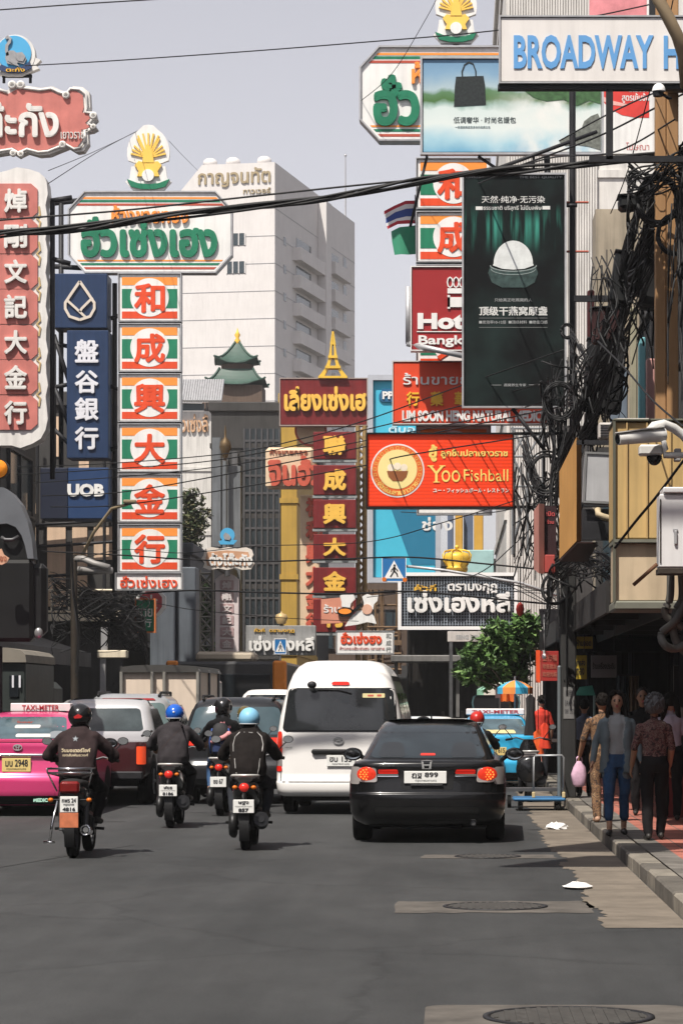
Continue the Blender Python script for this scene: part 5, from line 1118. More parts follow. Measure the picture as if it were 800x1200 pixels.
# ---- silver pickup with crew cab, between taxi and SUV
def pickup():
    t, D = car('pickup_truck', 'silver crew cab pickup hidden partly behind the black helmeted rider', 'pickup truck', 106, 944, -.6)
    sv = paint('silver_paint', (.50,.50,.51), .35, .3, .08); dk = paint('dark_red_paint', (.05,.010,.012), .2, .3, .15)
    b = Body([(.42,.80,.08,5.0,.14),(.5,.87,.0,5.05,.16),(.62,.885,.0,5.05,.16),(.95,.89,.01,5.0,.16),(1.02,.88,.02,4.9,.16)], .03)
    b.shell(MB()).build('body', dk, t)
    gh = Body([(1.0,.85,1.55,3.9,.15),(1.15,.84,1.57,3.7,.15),(1.30,.80,1.63,3.4,.15),(1.58,.72,1.78,3.0,.15),(1.68,.66,1.9,2.8,.18),(1.72,.55,2.05,2.6,.2)], .05)
    gh.shell(MB()).build('cabin', sv, t)
    m = MB(); gh.patch(m, rr(1.18, 1.56, -.66, .66, -.58, .58, .06)); m.build('rear_window', M('pickup_glass', (.05,.065,.07), .06, 0, .5, 2.5), t)
    m = MB()
    for sg in (1,-1): gh.side(m, sg, [(1.16,1.75,3.3),(1.55,1.95,2.9)], .005)
    m.build('side_window', glassd, t)
    for sg in (1,-1):
        m = MB(); b.patch(m, rr(.66, .95, *((-.88,-.74,-.88,-.74) if sg < 0 else (.74,.88,.74,.88)), .02), .012, 5); m.build('tail_light', M('lamp_orange_red', (.72,.07,.02), .2, 0, 0, emit=.3), t)
        for y in (1.1, 4.1): wheel(t, sg*.78, y, .36, .24, sg); arch(t, b, y, .37, sg)
        mirror(t, sg*.92, 3.2, 1.2, sg, black)
        m = MB(); m.tube([(sg*.82,.1,1.12),(sg*.82,1.4,1.18)],.02); m.build('bed_rail', dsteel, t)
    m = MB(); m.box(-.7,.7,.4,4.6,.3,.45); m.cbox(-.85,.85,-.12,.02,.42,.55,.02); m.build('bumper', dsteel, t)
pickup()

def suv(label, px, py, pnt, w_=.93, h=1.8, lights=None, rack=False, glass=None, yaw=0, name='suv', bumper=None):
    t, D = car(name, label, 'suv', px, py, yaw); k = h/1.8
    b = Body([(.32,.80,.10,4.5,.18),(.40,.90,.02,4.6,.2),(.58,w_,.0,4.62,.2),(.66,w_,.01,4.62,.2),(.68,w_-.01,.05,4.6,.2),(1.0*k,w_,.055,4.5,.2),(1.12*k,w_-.02,.07,4.35,.2)], .06)
    gh = Body([(1.11*k,w_-.03,.075,3.6,.2),(1.25*k,w_-.07,.13,3.35,.2),(1.5*k,w_-.15,.24,3.0,.2),(1.66*k,w_-.22,.33,2.8,.2),(1.74*k,w_-.30,.45,2.6,.24),(1.78*k,w_-.45,.65,2.4,.26)], .07)
    b.shell(MB()).build('body', pnt, t); gh.shell(MB()).build('cabin', pnt, t)
    m = MB(); gh.patch(m, rr(1.16*k, 1.62*k, -w_+.13, w_-.13, -w_+.26, w_-.26, .07), .007, 18); m.build('rear_window', glass or glassd, t)
    m = MB()
    for sg in (1,-1):
        for a, e in ((.5,1.3),(1.38,2.2),(2.28,2.95)): gh.side(m, sg, [(1.17*k,a,e),(1.45*k,a,e-.05),(1.58*k,a+.03,e-.12)], .005)
    m.build('side_window', glassd, t)
    m = MB(); b.patch(m, rr(.42,.62,-.86,.86,-.9,.9,.03), .008, 14); m.build('rear_bumper', bumper or dsteel, t)
    plate(t, 0, b.rear(0,.88)-.03, .86, .42, .16, [("ศท 481", .15, .85, .38, .9, .03)])
    for sg in (1,-1):
        for y in (.95, 3.6): wheel(t, sg*(w_-.13), y, .36, .24, sg); arch(t, b, y, .37, sg)
        mirror(t, sg*(w_+.02), 3.1, 1.18, sg, black)
        if rack:
            m = MB(); m.tube([(sg*(w_-.36),.5,1.74*k),(sg*(w_-.34),.7,1.80*k),(sg*(w_-.34),2.3,1.80*k),(sg*(w_-.36),2.5,1.74*k)],.025); m.build('roof_rail', black, t)
    lights(t, b, gh, k)
    m = MB(); m.box(-.75,.75,.5,4.2,.24,.36); m.build('underbody', black, t)
    return t
def l_tall(t, b, gh, k):
    for sg in (1,-1):
        m = MB(); b.patch(m, rr(.80,1.10,*((-.92,-.77,-.90,-.78) if sg < 0 else (.77,.92,.78,.90)),.02), .012, 5); o = m.build('tail_light', tailred, t)
        m = MB(); b.patch(m, rr(.84,.98,*((-.88,-.80,-.88,-.80) if sg < 0 else (.80,.88,.80,.88)),.02), .016, 5); m.build('lens', clearl, o)
    m = MB(); gh.patch(m, rr(1.665*k,1.70*k,-.5,.5,-.45,.45,.01), .02, 8); m.build('high_brake_light', M('deep_red', (.25,.02,.02), .3), t)
def l_wide(t, b, gh, k):
    for sg in (1,-1):
        m = MB(); rows = [(.98*k,-.90,-.62),(1.03*k,-.915,-.52),(1.08*k,-.915,-.42),(1.11*k,-.90,-.40)]
        if sg > 0: rows = [(z, -e, -a) for z, a, e in rows]
        b.patch(m, rows, .014, 10); m.build('tail_light', M('suv_tail_red', (.66,.035,.02), .15, 0, 0, emit=.3), t)
suv('silver suv with dark roof rails, between the pickup and the cargo truck', 147, 933, paint('silver_suv_paint', (.40,.41,.42), .4, .3, .08), .9, 1.83, l_tall, True, M('suv_glass', (.10,.14,.14), .06, 0, .35, 1.5))
suv('dark grey suv with wide red tail lights in front of the helmeted riders', 276, 943, paint('charcoal_paint', (.022,.023,.026), .2, .25, .1), .93, 1.76, l_wide, True, M('suv_glass2', (.055,.085,.10), .06, 0, .35, 1.2), -.6)

# ---- cargo truck
def truck():
    D = 58.; x0, x1 = (141-VX)*D/F, (234-VX)*D/F; cx = (x0+x1)/2; w_ = (x1-x0)/2
    t = thing('cargo_truck', 'cargo truck with pale beige box and rounded grey roof frame beyond the silver suv', 'truck', (cx, D, 0), R(-1))
    bm_ = M('beige_panel', (.66,.55,.45), .6, 0, .08, 1, streak=.1); top = CZ+(VY-779)*D/F
    m = MB(); m.cbox(-w_+.04, w_-.04, .05, 4.4, .95, top-.12, .02); m.build('cargo_box', bm_, t)
    m = MB(); rows = []
    for k in range(9):
        a = R(180-180*k/8); rows.append((w_*1.02*math.cos(a) if abs(math.cos(a)) < .99 else w_*1.02*math.copysign(1, math.cos(a)), top-.10+.10*math.sin(a)**.6 if math.sin(a) > 1e-6 else top-.16))
    m.prism(rows, -.03, 4.5); m.build('roof', M('canvas_grey', (.05,.048,.046), .8, 0, .2, 2), t)
    m = MB()
    for x in (-w_+.03, -.16, .1, w_-.03): m.cyl((x,-.03,.8),(x,-.03,top-.15),.04,n=8)
    m.box(-w_, w_, -.06, .04, .82, .95)
    m.build('door_frame', M('frame_paint', (.25,.24,.22), .5, .2, .2), t)
    for i in range(3):
        for x in (-w_*.95, w_*.99): m = MB(); m.tube([(x, .02+i*2, top-.1),(x, .02+i*2, 1)], .03); m.build('side_hoop', steel, t)
    m = MB(); m.cbox(-w_*.85, w_*.85, 4.5, 6.0, .7, 2.2, .1); m.build('cab', paint('truck_cab_white', (.55,.55,.55)), t)
    m = MB(); m.box(-.6,.6,.1,5.8,.55,.8); m.box(-w_*.9,w_*.9,-.05,.05,.5,.62); m.build('chassis', dsteel, t)
    for sg in (1,-1):
        for y in (1.1, 5.1): wheel(t, sg*(w_-.25), y, .42, .26, sg, steel)
        m = MB(); m.cbox(sg*(w_-.3)-.1, sg*(w_-.3)+.1, -.1, -.051, .62, .72, .01); m.build('tail_light', tailred, t)
    m = MB(); m.cbox(.22,.34,-.14,-.07,1.22,1.5,.01); m.build('rear_lamp', M('blue_lamp', (.08,.16,.3), .3), t)
truck()
# ---- canopy truck at left edge
def edge_bus():
    D = 56.; x1 = (32-VX)*D/F; t = thing('canopy_truck', 'dark green truck with rounded canvas canopy cut off by the left edge', 'truck', (x1-1.0, D, 0))
    top = CZ+(VY-759)*D/F; m = MB(); rows = [(-1,top-.18),(-.92,top-.05),(-.6,top),(.6,top),(.88,top-.05),(.98,top-.14),(1.0,top-.3),(-1,top-.3)]
    m.prism(rows, -.1, 4); m.build('canopy', M('canvas_tan', (.20,.18,.15), .85, 0, .2, 2, bump=.3), t)
    m = MB(); m.cbox(-.97,.97,0,4,.7,top-.3,.03); m.build('body', M('bottle_green', (.025,.032,.030), .5, 0, .2), t)
    m = MB()
    for i in range(5): m.cbox(-.8+i*.36,-.6+i*.36,-.03,-.004,1.75,2.2,.01)
    m.build('window', glassd, t)
    m = MB()
    for x in (.72, .86): m.box(x-.02, x+.02, -.06, -.031, 1.95, 2.2)
    m.build('tie_strap', pale, t)
    for sg in (1,-1): wheel(t, sg*.8, .9, .4, .24, sg, steel); wheel(t, sg*.8, 3.4, .4, .24, sg, steel)
    m = MB(); m.cbox(-.95,.95,4,5.6,.5,2.1,.15); m.build('cab', M('bottle_green', (1,1,1)), t)
edge_bus()
# ---- bus with orange pillar behind the van, white cars and far traffic
def bus():
    D = 75.; x0, x1 = (196-VX)*D/F, (334-VX)*D/F; w_ = (x1-x0)/2; t = thing('bus', 'dark bus with orange corner pillars behind the white van', 'bus', ((x0+x1)/2, D, 0)); top = CZ+(VY-775)*D/F
    m = MB(); m.cbox(-w_, w_, 0, 9, .4, top, .08); m.build('body', M('bus_dark', (.035,.035,.037), .4, 0, .2), t)
    m = MB(); m.cbox(w_-.34, w_+.03, -.05, .4, .5, top+.02, .05); m.cbox(-w_-.03, -w_+.3, -.05, .4, .5, top+.02, .05); m.build('corner_pillar', M('bus_orange', (.70,.22,.02), .4), t)
    m = MB(); m.cbox(-w_+.36, w_-.4, -.04, -.003, 1.5, top-.35, .01); m.build('rear_window', glassd, t)
    m = MB(); m.cbox(-w_*.55, w_*.45, .6, 2.2, top+.003, top+.28, .08); m.build('roof_unit', M('roof_unit_cream', (.42,.36,.28), .6), t)
    for sg in (1,-1): wheel(t, sg*(w_-.2), 1.8, .48, .3, sg, steel); wheel(t, sg*(w_-.2), 7, .48, .3, sg, steel)
bus()
def small_car(label, cat, px, D, pnt, w_=.84, h=1.5, yaw=0, name='parked_car', open_back=False):
    t = thing(name, label, cat, ((px-VX)*D/F, D, 0), R(yaw)); k = h/1.52
    b = Body([(.18,.78,.12,4.3,.2),(.3,w_,.01,4.4,.22),(.58,w_,.0,4.4,.22),(.62,w_,.04,4.4,.22),(.95*k,w_-.01,.07,4.2,.22),(1.06*k,w_-.05,.10,4.0,.24),(1.08*k,w_-.1,.2,3.8,.26)], .08)
    gh = Body([(1.06*k,w_-.08,.32,3.3,.2),(1.25*k,w_-.14,.6,2.9,.2),(1.42*k,w_-.22,.95,2.5,.2),(1.49*k,w_-.3,1.2,2.3,.22),(1.52*k,w_-.4,1.5,2.1,.22)], .06)
    b.shell(MB()).build('body', pnt, t); gh.shell(MB()).build('cabin', pnt, t)
    m = MB(); gh.patch(m, rr(1.1*k,1.42*k,-w_+.2,w_-.2,-w_+.30,w_-.30,.05)); m.build('rear_window', glassd, t)
    m = MB()
    for sg in (1,-1): gh.side(m, sg, [(1.12*k,.8,2.9),(1.40*k,1.2,2.4)], .005)
    m.build('side_window', glassd, t)
    for sg in (1,-1):
        m = MB(); b.patch(m, rr(.72,.95*k,*((-.82,-.55,-.82,-.6) if sg < 0 else (.55,.82,.6,.82)),.04), .012, 6); m.build('tail_light', tailred, t)
        for y in (.85,3.4): wheel(t, sg*(w_-.12), y, .3, .2, sg); arch(t, b, y, .3, sg)
    m = MB(); m.box(-.65,.65,.4,3.9,.14,.28); m.build('underbody', black, t)
    return t, b, gh
wp = M('white_car_paint', (1,1,1))
small_car('white car roof showing above the dark grey suv', 'car', 313, 64, wp, .86, 1.95)
small_car('white car half hidden between the van and the black sedan roof', 'car', 497, 56, wp, .84, 1.35)
small_car('second white car with low roof further ahead beside the blue taxi', 'car', 536, 60, wp, .80, 1.28)
small_car('grey car at left lane far behind the pickup truck', 'car', 96, 66, paint('pale_grey_paint', (.42,.42,.43), .3), .86, 1.72)
def blue_taxi():
    D = 52.; bp = paint('sky_blue_paint', (.035,.36,.62), .1, .3, .06)
    t = thing('taxi', 'light blue taxi with white roof sign, right of the black sedan', 'taxi', ((583-VX)*D/F, D, 0), R(1)); 
    b, gh = taxi_body(t, bp, D); k = D/F; X = lambda px: (px-583)*k
    Z = lambda py: CZ+(VY-py)*k
    t.scale = (.92, .92, .92)
    m = MB(); m.cbox(-.62,.62,1.55,1.75,1.523,1.66,.02); o = m.build('roof_sign', M('roof_sign_white', (1,1,1)), t)
    m = MB(); m.text("TAXI-METER", -.5, .5, 1.555, 1.63, 1.542, .02); m.build('lettering', M('sign_dark_red', (1,1,1)), o, fix=False)
    plate(t, 0, b.rear(0,.78)-.03, .78, .36, .17, [("ทม 615", .12, .9, .3, .9, .03)], M('plate_yellow', (1,1,1)))
    for sg in (1,-1):
        m = MB(); b.patch(m, rr(.80, 1.02, *((-.84,-.5,-.83,-.56) if sg < 0 else (.5,.84,.56,.83)), .04), .012, 8); o = m.build('tail_light', M('deep_red', (.25,.02,.02)), t)
        m = MB(); b.patch(m, rr(.86, .93, *((-.8,-.66,-.8,-.66) if sg < 0 else (.66,.8,.66,.8)), .02), .016, 4); m.build('lens', clearl, o)
    m = MB(); gh.patch(m, rr(1.15,1.22,-.5,.4,-.5,.36,.02), .014, 6); m.build('window_sticker', M('sticker_cream', (.55,.48,.25)), t)
    m = MB(); b.patch(m, rr(.17,.34,-.80,.80,-.82,.82,.03), .012, 14); m.build('lower_bumper', black, t)
blue_taxi()
def hatch():
    t, b, gh = small_car('dark hatchback with raised tailgate beyond the light blue taxi', 'car', 581, 76, M('boot_dark', (.02,.022,.026), .5, 0, .2), .82, 1.5)
    poly = [(-.62,1.40),(-.66,1.62),(-.62,1.78),(-.48,1.87),(0,1.90),(.48,1.87),(.62,1.78),(.66,1.62),(.62,1.40)]
    m = MB(); m.prism(poly, .32, .36); o = m.build('tailgate', black, t); m = MB(); stroke(m, poly, .05, .30, .319); m.build('gate_edge', M('lid_edge_teal', (.05,.10,.11), .3), o)
    for sg in (1,-1): m = MB(); m.cyl((sg*.6,.35,1.0),(sg*.6,.34,1.45),.02,n=6); m.build('gas_strut', steel, t)
hatch()

# ---------------------------------------------------------------- people
import numpy as np
from mathutils import noise as mnoise
class Fig:
    """one continuous figure: overlapping closed volumes fused by a voxel remesh, each face keeps the cloth or skin of its nearest volume"""
    def __init__(s, mats, cloth=(0, 1)): s.mb = MB(); s.mats = mats; s.sp = []; s.cloth = cloth; s.smooth = 3
    def cap(s, a, b, r0, r1, m, fl=1.0):
        a, b = Vector(a), Vector(b); q = (b-a).to_track_quat('Z', 'Y'); L = (b-a).length; rows = []
        pr = [(r0*math.cos(R(t)), r0*math.sin(R(t))) for t in (-88,-60,-30,0)] + [(r1*math.cos(R(t)), L+r1*math.sin(R(t))) for t in (0,30,60,88)]
        for r, h in pr: rows.append([a + q @ Vector((r*math.cos(k*.5236), r*fl*math.sin(k*.5236), h)) for k in range(12)])
        s.mb.rings(rows)
        n = max(3, int(L/.03))
        for k in range(n+1): t = k/n; p = a+(b-a)*t; s.sp.append((p.x, p.y, p.z, r0+(r1-r0)*t, m))
        return s
    def chain(s, pts, rs, m):
        for a, b, r0, r1 in zip(pts, pts[1:], rs, rs[1:]): s.cap(a, b, r0, r1, m)
    def stack(s, rings, m):     # (x, y, z, rx, ry)
        s.mb.rings([[(x+rx*math.cos(k*.2618), y+ry*math.sin(k*.2618), z) for k in range(24)] for x, y, z, rx, ry in rings])
        for A, B in zip(rings, rings[1:]):
            for t in (0, .33, .67, 1):
                x, y, z, rx, ry = [p+(q-p)*t for p, q in zip(A, B)]
                for u in (-.8,-.4,0,.4,.8): s.sp.append((x+u*max(0, rx-ry), y, z, ry*.98, m)) if rx > ry else s.sp.append((x, y+u*max(0, ry-rx), z, rx*.98, m))
    def ell(s, c, r, m): s.mb.ball(c, r, 14, 10); s.sp.append((*c, min(r), m)); s.sp.append((c[0], c[1], c[2]+(r[2]-min(r))*.7, min(r)*.95, m)); s.sp.append((c[0], c[1], c[2]-(r[2]-min(r))*.7, min(r)*.95, m))
    def hand(s, w_, d, side, m, curl=.6):
        """palm with four unequal bent fingers and a thumb leaving the side of the palm"""
        w_, d, side = Vector(w_), Vector(d).normalized(), Vector(side).normalized(); nrm = d.cross(side).normalized()
        for k in (-.024, -.008, .008, .024): s.cap(w_+side*k*.6, w_+d*.075+side*k, .013, .012, m)
        for k, L in ((-.030,.055),(-.010,.07),(.010,.075),(.030,.065)):
            a = w_+d*.08+side*k; b_ = a+(d+nrm*curl*.5).normalized()*L*.55; c = b_+(d+nrm*curl*1.6).normalized()*L*.5
            s.cap(a, b_, .0095, .009, m); s.cap(b_, c, .009, .0075, m)
        a = w_+d*.025+side*.03; b_ = a+(d*.7+side*.8+nrm*.3).normalized()*.04; c = b_+(d+side*.15+nrm*.5).normalized()*.03
        s.cap(a, b_, .0115, .010, m); s.cap(b_, c, .010, .008, m)
    def build(s, parent, voxel=.0095, name='body'):
        o = s.mb.build(name, s.mats, None)
        r = o.modifiers.new('r', 'REMESH'); r.mode = 'VOXEL'; r.voxel_size = voxel; r.use_smooth_shade = True
        sm = o.modifiers.new('s', 'SMOOTH'); sm.factor = .5; sm.iterations = s.smooth
        dg = bpy.context.evaluated_depsgraph_get(); dg.update()
        me = bpy.data.meshes.new_from_object(o.evaluated_get(dg)); old = o.data; bpy.data.objects.remove(o); bpy.data.meshes.remove(old)
        n = len(me.polygons); c = np.empty(n*3, 'f'); me.polygons.foreach_get('center', c); c = c.reshape(n, 3)
        sp = np.array(s.sp, 'f'); best = np.full(n, 1e9, 'f'); idx = np.zeros(n, 'i')
        for q in sp:
            dd = np.sqrt(((c-q[:3])**2).sum(1)) - q[3]; k = dd < best; best[k] = dd[k]; idx[k] = int(q[4])
        me.materials.clear()
        for m in s.mats: me.materials.append(m)
        soft = set(s.cloth) if s.cloth else set(); vm = {}
        for p_, i_ in zip(me.polygons, idx):
            if int(i_) in soft:
                for v_ in p_.vertices: vm[v_] = 1
        nn = [v_.normal.copy() for v_ in me.vertices]
        for v_ in vm:          # folds in the cloth
            q_ = me.vertices[v_].co; h_ = mnoise.noise(Vector((q_.x*9, q_.y*9, q_.z*5.5+q_.x*4)))+.5*mnoise.noise(Vector((q_.x*19+7, q_.y*19, q_.z*11))); me.vertices[v_].co = q_+nn[v_]*(.013*h_)
        me.polygons.foreach_set('material_index', idx); me.polygons.foreach_set('use_smooth', np.ones(n, bool)); me.update(); me.name = name
        b = bpy.data.objects.new(name, me); C.link(b); b.parent = parent; return b
from mathutils.bvhtree import BVHTree
def drape(mb, body, off=.004):
    '''lay flat lettering or piping onto the cloth behind it'''
    me = body.data; bv = BVHTree.FromPolygons([q.co for q in me.vertices], [q.vertices[:] for q in me.polygons]); r = []
    for x, y, z in mb.v:
        h = bv.ray_cast(Vector((x, -1.5, z)), Vector((0, 1, 0)))[0]; r.append((x, h.y-off if h else y, z))
    mb.v = r; return mb
shoe = M('shoe_dark', (.02,.018,.016), .5, 0, .1); 
eyem = M('eye_dark', (.015,.010,.008), .3, 0, 0); lipm = M('lip', (.34,.08,.07), .5, 0, 0)

def rider(label, loc, jacket, trousers, helmet, hz=1.5, sh=(1.32,.46), hip=(.86,.38), elbow=.36, grip=(.30,.98,1.02), knee=(.21,.80,.70), foot=(.19,.52,.34), shoes=shoe, full=False, bare=False, hs_=1.0, decal=None, bk=1.0):
    t = thing('person', label, 'person', loc)
    f = Fig([jacket, trousers, skin2, shoes, hairm]); f.smooth = 9
    hy = hip[1]; sz, sy = sh
    f.stack([(0,hy-.02,hip[0]-.10,.15,.12),(0,hy-.03,hip[0]+.0,.19,.15),(0,hy-.02,hip[0]+.06,.18,.13)], 1)
    f.stack([(0,hy-.03,hip[0]-.03,.205*bk,.155),(0,hy-.03,hip[0]+.06,.215*bk,.16),(0,hy-.01,hip[0]+.17,.21*bk,.15),(0,(hy*.6+sy*.4)-.02,sz-.22,.215*bk,.14),(0,sy-.01,sz-.10,.215*bk,.125),(0,sy+.01,sz-.01,.165*bk,.09),(0,sy+.03,sz+.05,.075,.065)], 0)
    f.cap((0,sy+.03,sz+.02),(0,sy+.07,hz-.06),.055,.055,2)
    f.ell((0,sy+.09,hz-.01),(.078,.095,.115),2)
    f.cap((0,sy+.17,hz-.03),(0,sy+.19,hz-.045),.012,.014,2)
    for sg in (1,-1):
        S_ = Vector((sg*.165, sy, sz-.075)); E_ = Vector((sg*elbow, sy+.14, sz-.27)); G_ = Vector((sg*grip[0], grip[1]-.07, grip[2]+.02))
        f.chain([S_, S_.lerp(E_, .5)+Vector((sg*.015,0,0)), E_], [.078*bk,.072*bk,.066*bk], 0)
        f.chain([E_, E_.lerp(G_, .8)], [.064*bk,.05*bk], 2 if bare else 0); f.cap(E_.lerp(G_, .75), G_, .032, .028, 2)
        f.hand(G_, (sg*.05,.9,-.2), (sg*-1,0,0), 2, 1.1)
        H_ = Vector((sg*.10, hy+.02, hip[0]-.02)); K_ = Vector((sg*knee[0], knee[1], knee[2])); F_ = Vector((sg*foot[0], foot[1], foot[2]+.09))
        f.chain([H_, H_.lerp(K_, .5), K_], [.098,.085,.066], 1); f.chain([K_, K_.lerp(F_, .35)+Vector((0,-.02,0)), F_], [.064,.062,.045], 1)
        f.cap(F_+Vector((0,-.03,-.045)), F_+Vector((sg*.02,.15,-.065)), .042, .034, 2 if bare else 3); f.cap(F_, F_+Vector((0,0,-.05)), .042, .042, 2 if bare else 3)
    bd = f.build(t)
    # helmet
    c = (0, sy+.085, hz+.025); k = hs_
    m = MB()
    if full:
        m.ball(c, (.128*k,.152*k,.135*k), 24, 16, -52, 90)
        m.lathe([(.128*k*math.cos(R(-52))*1.0+.02, -.135*k*.79), (.105*k, -.15*k)], (c[0], c[1], c[2]), 'Z', 24)
    else:
        m.ball(c, (.125*k,.148*k,.130*k), 24, 16, -28, 90)
    o = m.build('helmet', helmet, t)
    m = MB(); a = -52 if full else -28; rr_ = [(c[0]+.130*k*math.cos(R(a))*math.cos(q*.2618)*1.0, c[1]+.154*k*math.cos(R(a))*math.sin(q*.2618), c[2]+.132*k*math.sin(R(a))-.002) for q in range(25)]
    m.tube(rr_, .008, 6); m.build('helmet_rim', black if full else M('helmet_rim_pale', (.35,.36,.37), .5), o)
    m = MB(); m.tube([(-.095*k, c[1]+.01, c[2]-.07),(-.06, c[1]+.05, hz-.12),(0, c[1]+.06, hz-.135),(.06, c[1]+.05, hz-.12),(.095*k, c[1]+.01, c[2]-.07)], .008); m.build('chin_strap', black, o)
    if decal: decal(t, sy, sz, hip, o, c, bd)
    return t

def motorbike(label, px, py, kind='scooter', plate_lines=None, pcol=platem, yaw=0, body=None, lit=True, group=None):
    t, D = car('motorcycle', label, 'motorcycle', px, py, yaw, group)
    body = body or M('bike_black', (.008,.008,.009), .25, 0, .1, coat=.5); big = kind == 'standard'
    r = .29 if big else .255; tw = .10 if big else .10; wb = 1.27 if big else 1.2
    for y, n in ((0, 'rear'), (wb, 'front')):
        m = MB(); m.lathe([(r*.8,-tw/2),(r*.93,-tw/2),(r*.99,-tw*.3),(r,0),(r*.99,tw*.3),(r*.93,tw/2),(r*.8,tw/2)], (0,0,0), 'X', 32)
        for k in range(32):
            a = k*.19635; m.box(-tw*.28,-tw*.05,-.006,.006,r*.985,r*1.008) if 0 else None
        o = m.build('wheel', rubber, t); o.location = (0, y, r)
        m = MB(); m.lathe([(r*.82,-.03),(r*.78,-.015),(r*.78,.015),(r*.82,.03)], (0,0,0), 'X', 28); m.cyl((-.05,0,0),(.05,0,0),.04,n=12)
        for k in range(6 if not big else 14): a = k*6.2832/(6 if not big else 14); m.cyl((0,.03*math.cos(a),.03*math.sin(a)),(0,r*.8*math.cos(a),r*.8*math.sin(a)),.012 if not big else .004,n=5)
        m.build('rim', steel, o)
    # frame, engine and body panels
    m = MB(); m.tube([(0,.28,.72),(0,.6,.62),(0,.9,.55),(0,1.02,.85),(0,1.0,.98)], .045, 8); m.tube([(.09,-.02,r),(.08,.35,.33),(.05,.6,.38)], .03); m.tube([(-.09,-.02,r),(-.08,.35,.33),(-.05,.6,.38)], .03)
    for sg in (1,-1): m.tube([(sg*.07,wb,r),(sg*.07,wb-.13,.62),(sg*.06,wb-.22,.95)], .024)
    m.build('frame', dsteel, t)
    m = MB(); m.cbox(-.14,.14,.32,.72,.22,.48,.04); m.cyl((-.17,.5,.32),(.17,.5,.32),.10,n=16); m.build('engine', M('engine_metal', (.03,.03,.031), .4, .6, .4, 8), t)
    if not big:
        m = MB(); m.lathe([(.0,-.05),(.12,-.05),(.15,-.02),(.15,.02),(.12,.04),(.0,.05)], (-.14,.06,r+.03), 'X', 20); m.build('belt_case', M('engine_metal', (1,1,1)), t)
        m = MB(); m.tube([(.14,.55,.25),(.16,.3,.27),(.17,.12,.30)], .03); m.cyl((.17,.15,.30),(.19,-.22,.36),.075,.085,16); m.cyl((.19,-.221,.36),(.19,-.235,.363),.04,n=12); m.build('exhaust', M('exhaust_black', (.02,.02,.022), .35, .4, .2), t)
    else:
        m = MB(); m.tube([(.12,.6,.26),(.14,.3,.27),(.15,.1,.28)], .022); m.cyl((.15,.15,.28),(.17,-.28,.31),.045,.055,16,False); m.cyl((.17,-.26,.31),(.17,-.25,.31),.03,n=12); m.lathe([(.055,-.285),(.06,-.28),(.06,-.26),(.04,-.285)], (.17,0,.31), 'Y', 16); m.build('exhaust', chrome, t)
    m = MB(); rows = []
    for y, z, w_, h in ((-.26,.70,.05,.04),(-.2,.70,.11,.09),(0,.66,.15,.14),(.25,.60,.155,.17),(.5,.58,.13,.15),(.62,.55,.10,.10)):
        rows.append([(w_*math.copysign(abs(math.cos(a*.3927))**.7, math.cos(a*.3927)), y, z+h*math.copysign(abs(math.sin(a*.3927))**.7, math.sin(a*.3927))) for a in range(16)])
    m.rings(rows); m.build('rear_cowl', body, t)
    m = MB(); rows = []
    for y, z, w_, h in ((-.2,.80,.09,.03),(-.05,.81,.13,.045),(.3,.79,.15,.045),(.6,.77,.12,.04),(.72,.77,.06,.03)):
        rows.append([(w_*math.cos(a*.3927), y, z+h*math.sin(a*.3927)) for a in range(16)])
    m.rings(rows); m.build('seat', M('vinyl_black', (.018,.017,.017), .6, 0, .2), t)
    m = MB(); rows = []
    for z, w_, y in ((.42,.16,1.0),(.6,.19,.98),(.8,.17,.98),(.95,.12,1.0),(1.03,.07,1.0)):
        rows.append([(w_*math.cos(a*.3927), y+.09*math.sin(a*.3927), z) for a in range(16)])
    m.rings(rows); m.build('front_shield', body, t)
    m = MB(); m.tube([(-.36,.93,1.02),(-.2,.98,1.06),(0,1.0,1.0),(.2,.98,1.06),(.36,.93,1.02)], .014); m.build('handlebar', steel, t)
    m = MB(); m.cyl((-.38,.925,1.02),(-.26,.955,1.04),.019,n=8); m.cyl((.26,.955,1.04),(.38,.925,1.02),.019,n=8); m.build('grip', rubber, t)
    for sg in (1,-1):
        m = MB(); m.tube([(sg*.27,.96,1.05),(sg*.34,.98,1.15),(sg*.40,.97,1.21)], .008); m.ball((sg*.42,.97,1.24), (.062,.018,.045), 14, 8); o = m.build('mirror', black, t)
        m = MB(); m.add([(sg*.42+.055*math.cos(a*.3927),.951,1.24+.038*math.sin(a*.3927)) for a in range(16)], [tuple(range(16))]); m.build('mirror_glass', M('mirror_bright', (.6,.62,.65), .1, .8, 0), o)
        m = MB(); yy = -.24 if big else -.215; m.ball((sg*.205 if big else sg*.105, yy-.012, .63 if big else .715), (.03,.026,.024), 12, 8); o = m.build('indicator', amber, t)
        if big: m = MB(); m.cyl((sg*.06,yy,.63),(sg*.18,yy,.63),.011,n=6); m.build('stalk', black, o)
    # tail lamp, mudguard, plate
    m = MB()
    if big: m.cbox(-.105,.105,-.30,-.2,.70,.83,.025); m.build('tail_light', M('lamp_dark_red', (.16,.012,.012), .2, 0, .2), t)
    else: m.ball((0,-.235,.71), (.062,.045,.055), 16, 10); m.build('tail_light', M('scooter_tail', (.55,.025,.018), .15, 0, 0, emit=.15), t)
    zt = .50 if big else .47
    m = MB(); rows = []
    for k in range(7):
        a = R(50+75*k/6); rows.append([(x, -(r+.05)*math.sin(a)*1.0+.02, r+(r+.05)*math.cos(a)+.03) for x in (-.055,-.03,.03,.055)])
    m.grid(rows); m.build('mudguard', M('mudguard_black', (.015,.015,.016), .5), t)
    m = MB(); m.tube([(0,-.2,.68),(0,-.27,.6),(0,-.29,.5)], .03, 6); m.build('plate_bracket', black, t)
    pz, ph, pw2 = (.585,.17,.19) if big else ((.505,.15,.235))
